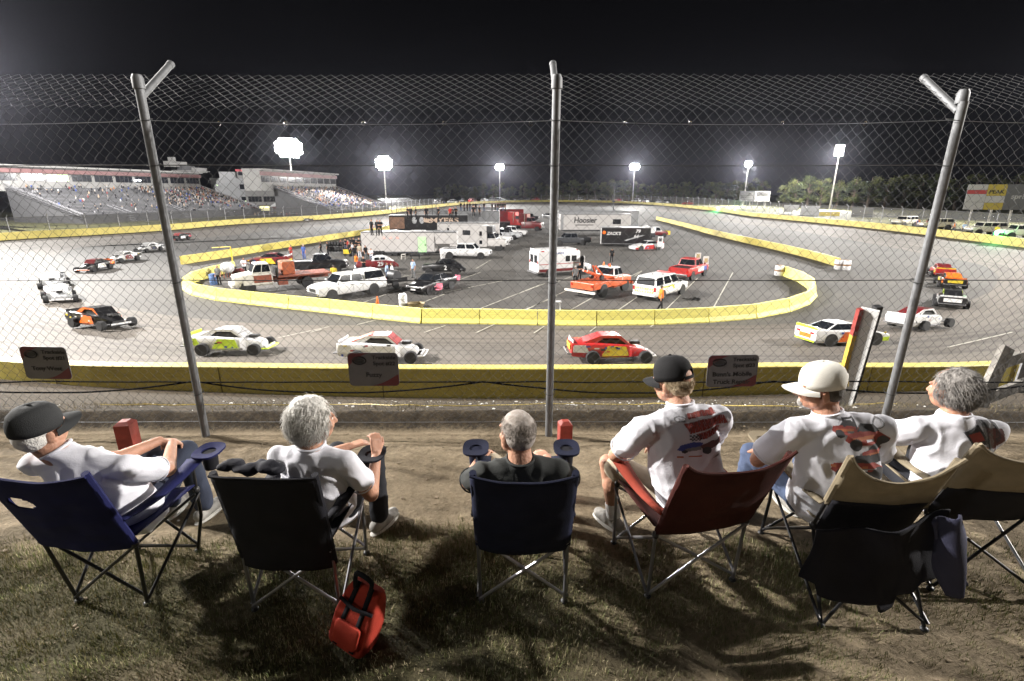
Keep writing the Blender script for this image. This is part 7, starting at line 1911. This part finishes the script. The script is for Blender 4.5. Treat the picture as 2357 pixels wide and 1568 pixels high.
# tent and lit food stalls
p = DY(645, 470, 180); t = thing('canopy_tent', 'white pointed canopy tent in front of the control building', 'tent', (p.x, 180, .6), R(20))
MB().lathe([(5.0, 2.6), (4.0, 2.9), (2.2, 3.7), (.3, 4.9), (0, 5.0)], 4, T=Matrix.Rotation(R(45), 4, 'Z')).build('canopy', M_WHITE, t, smooth=False)
for sx in (-1, 1):
    for sy in (-1, 1): MB().tube([(sx * 3.3, sy * 3.3, 0), (sx * 3.3, sy * 3.3, 2.7)], .06, 6).build('tent_pole', M_ALU, t)
M_LITY = mat('lit_stall_warm', (.8, .75, .4), .5, emit=(1, .93, .5), estr=1.2); M_LITM = mat('lit_stall_cool', (.6, .75, .65), .5, emit=(.75, 1, .85), estr=1.0)
for u, w_, m_, lb in [(608, 3.4, M_LITY, 'lit food stall just left of the white canopy tent'), (668, 3.2, M_LITM, 'food stall with a cool lit hatch right of the canopy tent'), (689, 4.4, M_LITY, 'food stall with the warmest lit hatch and people before it'), (718, 3.0, M_LITM, 'lit food stall closest to the smaller grandstand')]:
    p = DY(u, 472, 184); t = thing('food_stall', lb, 'food stall', (p.x, 184, .5), R(18)); MB().box((0, 1.5, 1.5), (w_ + 1.2, 3, 3.2)).build('stall_body', M_DKST, t, smooth=False); MB().box((0, -.05, 1.9), (w_, .12, 1.6)).build('lit_hatch', m_, t, smooth=False); MB().box((0, -.6, 3.2), (w_ + 1.4, 1.6, .15)).build('awning', M_CREAM, t, smooth=False)
p = DY(656, 431, 215); t = thing('lit_sign', 'small glowing pale green sign between the control building and the smaller grandstand', 'sign', (p.x, 215, 0), R(18)); MB().box((0, 0, p.z), (2.6, .3, 2.2)).build('lit_panel', M_LITM, t, smooth=False); MB().tube([(0, .3, 0), (0, .3, p.z)], .15, 6).build('sign_pole', M_STEEL, t)
# crowd strolling in front of the stands and along the far wall
for k in range(150):
    f = rc.random(); p = G(620 + 290 * f, 497 - 11 * f + rc.uniform(-3, 1), .8); spectator_blob(Vector((p.x - rc.uniform(1, 6), p.y, .7)), 1.05)
for i in range(N):
    p, q = OC[i], OCN[i]
    if p.y > 225:
        for k in range(2):
            if rc.random() < .62: off = rc.uniform(1.2, 5); spectator_blob(Vector((p.x - q.x * off + rc.uniform(-2, 2), p.y - q.y * off + rc.uniform(-2, 2), p.z + rc.uniform(.5, 1.1))), 1.15)
tag(crowd.build('crowd', CW, smooth=True, ang=180), None, None, kind='stuff')

# ------------------------------------------------------------------ floodlight poles
M_LAMP = mat('floodlight_lens', (1, 1, 1), .3, var=0, emit=(.97, .98, 1), estr=60); M_POLE = mat('light_pole', (.42, .40, .37), .6, var=.15, scale=.5)
LIT = []
def pole(label, u, vt, vb, y, rows, cols, face, bright=1.0, rad=.42, sp=1.05):
    b = DY(u[1], vb, y); tp = DY(u[0], vt, y); h = tp.z
    t = thing('light_pole', label, 'light pole', (tp.x, y, 0)); fd = Vector((face[0] - tp.x, face[1] - y, 0)).normalized(); yaw = math.atan2(fd.y, fd.x) - math.pi / 2
    t.rotation_euler = (0, 0, yaw)
    MB().tube([(0, 0, -.5), (0, 0, h * .5), (0, 0, h)], [.36, .28, .18], 10).build('pole', M_POLE, t)
    for r in range(rows):
        z = h + (r - (rows - 1) / 2) * sp
        nc = max(2, round(cols * math.sqrt(1 - ((r - (rows - 1) / 2) / (rows / 2 + .35)) ** 2))) if rows > 2 and cols > 3 else cols
        arm = MB().box((0, .2, z - .1), (nc * sp, .14, .14)).build('crossarm', M_STEEL, t, smooth=False)
        for c in range(nc):
            T = Matrix.Translation(((c - (nc - 1) / 2) * sp, .55, z)) @ Matrix.Rotation(R(-90 + 0), 4, 'X') @ Matrix.Rotation(R(18), 4, 'X')
            hd = MB().lathe([(.1, -.4), (rad * .7, -.2), (rad, .05)], 12, T=T).build('lamp_housing', M_STEEL, arm); MB().lathe([(rad * 1.12, .04), (rad * 1.0, .28), (rad * .6, .5), (0, .58)], 12, T=T).build('lamp_lens', M_LAMP, arm)
    LIT.append((Vector((tp.x, y, h)) + fd * 1.6, bright)); return t
pole('tallest looking light pole on the left beside the smaller grandstand, its lamps the most dazzling', (664, 668), 341, 470, 190, 5, 7, (0, 60), rad=.72, sp=1.25)
pole('light pole at the right end of the smaller grandstand', (883, 889), 376, 462, 285, 5, 6, (0, 120), rad=.78, sp=1.4)
pole('light pole beyond the far bend left of the middle fence post', (1150, 1153), 385, 460, 388, 3, 5, (5, 100), .7, .6, 1.4)
pole('light pole beyond the far bend right of the middle fence post', (1461, 1458), 384, 458, 372, 3, 5, (20, 100), .7, .6, 1.4)
pole('light pole behind the small board sign on the right', (1723, 1713), 378, 452, 300, 3, 4, (0, 60), .7)
pole('tallest light pole on the right in front of the lit trees', (1933, 1910), 347, 472, 205, 4, 3, (-40, 40), 1.0)

# ------------------------------------------------------------------ trees
M_LEAF = [mat('leaf_dark', (.022, .032, .012), .7, var=.4, scale=.4), mat('leaf_mid', (.055, .072, .02), .7, var=.4, scale=.4), mat('leaf_light', (.105, .115, .03), .7, var=.4, scale=.4)]; M_BARK = mat('bark', (.10, .075, .055), .9, var=.3, bump=.5)
def tree_proto(seed, conical=0.0):
    rt = random.Random(seed); H = 1.0; cr = MB(); tr = MB()
    tr.tube([(0, 0, -.03), (.01, 0, .3), (.0, .01, .62), (.01, 0, .92)], [.035, .028, .018, .005], 7)
    lobes = []
    for k in range(22):
        z = rt.uniform(.28, .95); rr = (.30 * (1 - conical * (z - .28) / .7)) * math.sqrt(max(.05, 1 - ((z - .58) / .46) ** 2)); a = rt.uniform(0, 6.28); d = rr * math.sqrt(rt.random())
        c = Vector((d * math.cos(a), d * math.sin(a), z)); lobes.append((c, rt.uniform(.07, .13)))
        tr.tube([(0, 0, max(.2, z - .2)), (c.x * .5, c.y * .5, z - .07), c], [.010, .007, .003], 5)
    for c, r in lobes:
        lm = rt.choices((0, 1, 2), (.3, .4, .3))[0]
        for q in range(95):
            v = Vector((rt.gauss(0, 1), rt.gauss(0, 1), rt.gauss(0, .85))); v = v.normalized() * r * rt.uniform(.35, 1.12); p = c + v
            n = (v.normalized() + Vector((rt.uniform(-.7, .7), rt.uniform(-.7, .7), rt.uniform(-.2, .9)))).normalized(); x = n.orthogonal().normalized(); y = n.cross(x); s = rt.uniform(.010, .024)
            a = rt.uniform(0, 6.28); x, y = x * math.cos(a) + y * math.sin(a), y * math.cos(a) - x * math.sin(a)
            o = len(cr.v); cr.v += [tuple(p + x * s * 1.3), tuple(p + y * s * .8), tuple(p - x * s * 1.3), tuple(p - y * s * .8)]; cr.f.append((o, o + 1, o + 2, o + 3)); cr.m.append(lm if rt.random() < .75 else rt.randrange(3))
    t = thing('tree', 'tree', 'tree', (0, 0, 0)); tr.build('trunk', M_BARK, t); cr.build('crown', M_LEAF, t, smooth=False); return t
PROT = [tree_proto(5), tree_proto(9, .3), tree_proto(14), tree_proto(23, .5)]
ut = set(); rt = random.Random(8)
def tree(label, u, vt, y, group=None, wide=1.0, z0=.5):
    i = rt.randrange(4); p = DY(u, vt, y); h = p.z - z0
    if i in ut: o = dup(PROT[i])
    else: o = PROT[i]; ut.add(i)
    o.location = (p.x, y, z0); o.scale = (h * wide, h * wide, h); o.rotation_euler = (0, 0, rt.uniform(0, 6.28)); o['label'] = label
    if group: o['group'] = group
LBL = 'dark bushy tree in the long line behind the far bend'
for k in range(15): tree(LBL, 1010 + k * 17.5 + rt.uniform(-5, 5), rt.uniform(419, 431), rt.uniform(428, 450), 'trees lined up behind the far bend', rt.uniform(1.1, 1.4))
for k in range(27): tree(LBL, 1278 + k * 17.5 + rt.uniform(-5, 5), rt.uniform(413, 424), rt.uniform(405, 440), 'trees lined up behind the far bend', rt.uniform(1.1, 1.4))
for u, vt, y, lb in [(1755, 411, 330, 'dark tree behind the small board sign'), (1700, 416, 350, 'tree left of the light pole behind the small board sign'), (1650, 417, 365, 'tree lit green above the green lamp')]: tree(lb, u, vt, y, None, 1.3)
for u, vt, y, lb in [(1812, 420, 238, 'low lit tree at the left of the bright group by the tallest right pole'), (1838, 407, 232, 'broad floodlit tree left of the tallest right pole'), (1868, 404, 236, 'floodlit tree with the highest crown beside the tallest right pole'), (1898, 408, 234, 'floodlit tree just behind the tallest right pole'), (1935, 412, 240, 'dimmer tree right of the tallest right pole')]: tree(lb, u, vt, y, None, 1.25)
for k, (u, vt) in enumerate([(1975, 404), (2010, 400), (2050, 402), (2092, 399), (2130, 403), (2172, 400), (2215, 404), (2255, 402), (2300, 405), (2345, 402)]): tree('shadowy tree in the dark row between the tallest right pole and the big billboard', u, vt, rt.uniform(215, 235), 'shadowy trees at the right', rt.uniform(1.2, 1.45))

# ------------------------------------------------------------------ catch fence, boards and vehicles beyond the right wall
M_SCREEN = bpy.data.materials.new('fence_screen'); nt, b_ = nodes_of(M_SCREEN); b_.inputs['Base Color'].default_value = (.22, .22, .23, 1); b_.inputs['Alpha'].default_value = .30; b_.inputs['Roughness'].default_value = .8
M_SCREEN2 = bpy.data.materials.new('dark_fence_screen'); nt, b_ = nodes_of(M_SCREEN2); b_.inputs['Base Color'].default_value = (.06, .06, .065, 1); b_.inputs['Alpha'].default_value = .55; b_.inputs['Roughness'].default_value = .8
def catch_fence(label, sel, h, step, scr, off=1.1, arm=True):
    idx = [i for i in range(N) if sel(OC[i])]; br_ = [k for k in range(1, len(idx)) if idx[k] - idx[k - 1] > 1]
    if br_: idx = idx[br_[0]:] + idx[:br_[0]]
    t = thing('catch_fence', label, 'fence'); pts = [Vector((OC[i].x - OCN[i].x * off, OC[i].y - OCN[i].y * off, OC[i].z + .3)) for i in idx]; nn = [OCN[i] for i in idx]
    MB().grid([[tuple(p) for p in pts], [(p.x, p.y, p.z + h) for p in pts]]).build('mesh_screen', scr, t, smooth=False)
    for z in (h * .5, h): MB().tube([(p.x, p.y, p.z + z) for p in pts], .035, 4).build('cable', M_STEEL, t)
    accd = step; cnt = 0
    for k in range(1, len(pts)):
        a, b = pts[k - 1], pts[k]; L = (b - a).length; accd += L
        while accd >= step and cnt < 95:
            accd -= step; p = b - (b - a).normalized() * min(L, accd); n = nn[k]; m = [(p.x, p.y, p.z - .3), (p.x, p.y, p.z + h)]
            if arm: m.append((p.x + n.x * .5, p.y + n.y * .5, p.z + h + .45))
            MB().tube(m, .07, 6).build('fence_post', M_ALU, t); cnt += 1
catch_fence('tall wire fence with pale posts behind the right wall', lambda p: p.x > 20 and 45 < p.y < 340, 3.6, 6.0, M_SCREEN, off=7.0)
catch_fence('dark wire fence in front of the left grandstands', lambda p: p.x < -20 and 75 < p.y < 235, 3.0, 5.0, M_SCREEN2)
def panel(label, u0, u1, v0, v1, y, m, name='fence_banner'):
    a = DY(u0, v0, y); b = DY(u1, v1, y); t = thing(name, label, 'banner', ((a.x + b.x) / 2, y, 0), R(-38)); o = MB().box((0, 0, (a.z + b.z) / 2), ((b.x - a.x) * 1.2, .1, a.z - b.z)).build('banner_panel', m, t, smooth=False)
    for s in (-1, 1): MB().tube([(s * (b.x - a.x) * .5, .1, 0), (s * (b.x - a.x) * .5, .1, a.z)], .06, 6).build('banner_pole', M_STEEL, t)
    return t
panel('small white banner with red print on the right fence', 1808, 1822, 472, 488, 160, P_WHITE); panel('smaller white banner just right of the red printed one', 1826, 1836, 472, 484, 158, P_WHITE); panel('tall white and grey banner on the right fence', 1850, 1878, 474, 498, 150, P_SILV)
panel('yellow block beside the tall white and grey banner', 1893, 1925, 488, 498, 147, P_YEL); panel('grey banner with a yellow mark farther along the right fence', 1970, 2000, 478, 500, 138, P_GREY)
# billboards
M_BGREY = mat('billboard_grey', (.10, .10, .105), .5); M_BWHT = mat('billboard_white', (.36, .355, .35), .5); M_BYEL = mat('billboard_yellow', (.36, .28, .05), .5); M_BRED = mat('billboard_red', (.35, .05, .05), .5)
def billboard(label, u0, u1, v0, v1, y, cells, yaw, legs, texts=()):
    a = DY(u0, v0, y); b = DY(u1, v1, y); w_ = b.x - a.x; h_ = a.z - b.z; t = thing('billboard', label, 'billboard', ((a.x + b.x) / 2, y, b.z), R(yaw))
    MB().box((0, .12, h_ / 2), (w_, .2, h_)).build('backing', M_DKST, t, smooth=False)
    for x0, z0, x1, z1, m in cells: MB().box((-w_ / 2 + w_ * (x0 + x1) / 2, 0, h_ * (z0 + z1) / 2), (w_ * (x1 - x0) - .04, .06, h_ * (z1 - z0) - .04)).build('panel', m, t, smooth=False)
    for k in range(legs): MB().tube([(-w_ / 2 + w_ * (k + .5) / legs, .35, -b.z), (-w_ / 2 + w_ * (k + .5) / legs, .35, h_)], .16, 8).build('leg', M_POLE, t)
    for txt, x, z, s, m in texts: text_mesh(txt, s * h_, m, t, face_matrix((-w_ / 2 + w_ * x, -.05, h_ * z), (1, 0, 0), (0, 0, 1)), 'lettering', .01)
    return t, w_, h_
t, w_, h_ = billboard('big sponsor billboard of white, yellow and grey panels at the right edge', 2262, 2460, 424, 484, 92, [(0, .78, .17, 1, M_BWHT), (0, .62, .17, .78, M_BRED), (0, .3, .17, .62, M_BWHT), (0, 0, .17, .3, M_BWHT), (.17, .55, .33, 1, M_BYEL), (.17, .28, .33, .55, M_BWHT), (.17, 0, .33, .28, M_BYEL), (.33, 0, .66, 1, M_BGREY), (.66, 0, 1, 1, M_BWHT)], -28, 6, [('sprint', .46, .52, .26, M_BWHT), ('PEAK', .25, .70, .2, M_INK)])
MB().prism([(-.5, -.5), (.5, 0), (-.5, .5), (-.2, 0)], .05, T=Matrix.Translation((-w_ / 2 + w_ * .61, -.05, h_ * .5)) @ Matrix.Scale(h_ * .3, 4)).build('yellow_mark', M_BYEL, t, smooth=False)
billboard('small board sign of grey and white panels near the far right trees', 1706, 1768, 440, 464, 215, [(0, 0, .5, 1, M_BGREY), (.03, .2, .45, .9, M_BWHT), (.5, 0, 1, 1, M_BWHT), (.55, .5, .95, .9, M_BGREY)], -12, 4)
# pale boxy trucks and people behind the right wall
M_HUM = paint('cream_truck_paint', (.56, .53, .45))
def beside(u, off):
    r_ = ray(u, 520).x / ray(u, 520).y; i = min((i for i in range(N) if OC[i].x > 20 and 40 < OC[i].y < 250), key=lambda i: abs((OC[i].x - OCN[i].x * off) / (OC[i].y - OCN[i].y * off) - r_))
    return Vector((OC[i].x - OCN[i].x * off, OC[i].y - OCN[i].y * off, 1.45))
def boxy(label, u, v, col, yaw, y=None):
    p = beside(u, 3.4); t = thing('boxy_suv', label, 'SUV', (p.x, p.y, 1.45), R(yaw), 'pale trucks parked behind the right wall'); hw = 1.05
    mb = body_loft([(2.4, .7, 1.15, .95), (2.3, .6, 1.3, 1.02), (1.2, .55, 1.38, hw), (-2.4, .55, 1.36, hw)], .06); arch(mb, 1.5, hw, .47); arch(mb, -1.5, hw, .47); mb.build('body', [col, M_BLACK], t)
    cabin(t, (1.1, .85, -2.2, -2.38), 1.35, 2.0, 1.0, .9, col, 3)
    for x in (1.5, -1.5):
        for s in (-1, 1): wheel(t, x, s * .92, .46, .3)
    lights_(t, 2.4, -2.4, 1.0, 1.05, 1.1); MB().box((2.44, 0, .75), (.16, 2.0, .24)).build('front_bumper', M_BLACK, t, smooth=False)
boxy('pale truck with an open hood, the leftmost behind the right wall', 2075, 524, M_HUM, 200); boxy('pale boxy truck second from the left behind the right wall', 2152, 531, M_HUM, 170); boxy('pale boxy truck with its side turned to the track beside the green lamp', 2258, 543, M_HUM, 172); boxy('pale boxy truck at the right edge behind the right wall', 2345, 551, M_HUM, 165)
for k, (u, v, sh_, lb) in enumerate([(2108, 524, 'blu', 'person in blue beside the leftmost pale truck'), (2118, 523, 'org', 'person in orange beside the leftmost pale truck'), (2128, 526, 'red', 'person in red just left of the right fence post'), (2190, 534, 'gry', 'seated looking figure in grey between two pale trucks'), (2200, 533, 'wht', 'person in white standing high between two pale trucks'), (2208, 533, 'wht', 'second person in white between two pale trucks'), (2203, 536, 'org', 'person in orange between two pale trucks'), (2215, 537, 'lbl', 'person in light blue left of the green lamp'), (2296, 548, 'yel', 'person in yellow just right of the green lamp')]):
    o = person(lb, u, v - 4, sh_, 'blk' if k % 2 else 'den', 'stand', rt.uniform(100, 260), 1.45, 1.02); o.location = beside(u, 1.9)
# parked cars and trucks beyond the far bend
fars = None; cols = [P_WHITE, P_SILV, P_BLK, P_RED, P_WHITE]; k = 0
for i in range(0, N, 3):
    p, q = OC[i], OCN[i]
    if p.y < 235 or rt.random() < .2: continue
    if fars is None:
        fars = thing('parked_car', 'small looking vehicle parked behind the far bend wall', 'car', (0, 0, 0), 0, 'vehicles parked behind the far bend'); body_loft([(2.4, .45, .9, .8), (2.2, .4, 1.1, .95), (-2.4, .4, 1.15, .95)]).build('body', P_WHITE, fars); cabin(fars, (1.2, .6, -1.9, -2.2), 1.12, 1.85, .9, .75, P_WHITE, 2)
        for ch in fars.children:
            for sl in ch.material_slots: mm = sl.material; sl.link = 'OBJECT'; sl.material = mm
        o = fars
    else: o = dup(fars)
    off = rt.uniform(5, 9); o.location = (p.x - q.x * off, p.y - q.y * off, p.z + .35); o.rotation_euler = (0, 0, rt.uniform(0, 6.28)); o.scale = (1.1, 1.1, 1.15); c_ = cols[k % 5]; k += 1
    for ch in o.children: ch.material_slots[0].material = c_
# green caution lamps
M_GREEN = mat('green_lamp_lens', (.1, 1, .3), .3, var=0, emit=(.12, 1, .35), estr=40)
for u, v, z_, lb, pw_ in [(2284, 536, None, 'glowing green lamp on the right wall beside the pale trucks', 500), (1648, 479, None, 'glowing green lamp on the far right wall', 2500)]:
    best = min(range(N), key=lambda i: (abs((OC[i].x / max(OC[i].y, 1)) - ray(u, v).x / ray(u, v).y) if OC[i].x > 0 else 9)); p = OC[best]; z = DY(u, v, p.y).z
    t = thing('caution_lamp', lb, 'lamp', (p.x + .2, p.y, max(z, p.z + 1.2))); MB().ell((0, -.3, 0), (.28, .2, .28), 12, 8).build('lamp_lens', M_GREEN, t); MB().box((0, 0, -.1), (.5, .3, .7)).build('lamp_housing', M_BLACK, t, smooth=False)
    lamp((p.x - .6, p.y - 1.2, max(z, p.z + 1.2) + .2), pw_, (.1, 1, .3), .2, name='green_lamp_glow')
# ------------------------------------------------------------------ floodlights
for k, (p, b) in enumerate(LIT):
    lamp(p, 1.0e5 * b, rad=1.0)
    lamp(p, 8.5e5 * b, rad=1.0, spot=116, target=tuple(p + (Vector((20, 170, 0)) - p).normalized() * 45 + Vector((0, 0, -30))), blend=.8)
lamp(LIT[5][0], 8.0e5, rad=1.0, spot=95, target=(128, 240, 8), blend=.9)
K_ = (1, .955, .895)
lamp((-64, 19, 43), 3.7e5, K_, rad=.9, spot=62, target=(3, 5, 6), blend=.9)
lamp((-52, -28, 36), 2.2e4, K_, rad=.9, spot=50, target=(2, 3, 6), blend=.9)
lamp((-66, 24, 43), 6.6e5, K_, rad=.9, spot=92, target=(8, 46, 0), blend=1.0)
lamp((95, 20, 43), 8.2e5, K_, rad=.9, spot=96, target=(22, 42, 0), blend=.9)
lamp((-107, 98, 29), 4.0e5, rad=1.0)
lamp((-106, 97.5, 29), 6.0e5, rad=1.0, spot=62, target=(-6, 6, 16), blend=.9)
lamp((122, 100, 30), 8.5e5, rad=1.0, spot=104, target=(66, 108, 0), blend=.8)
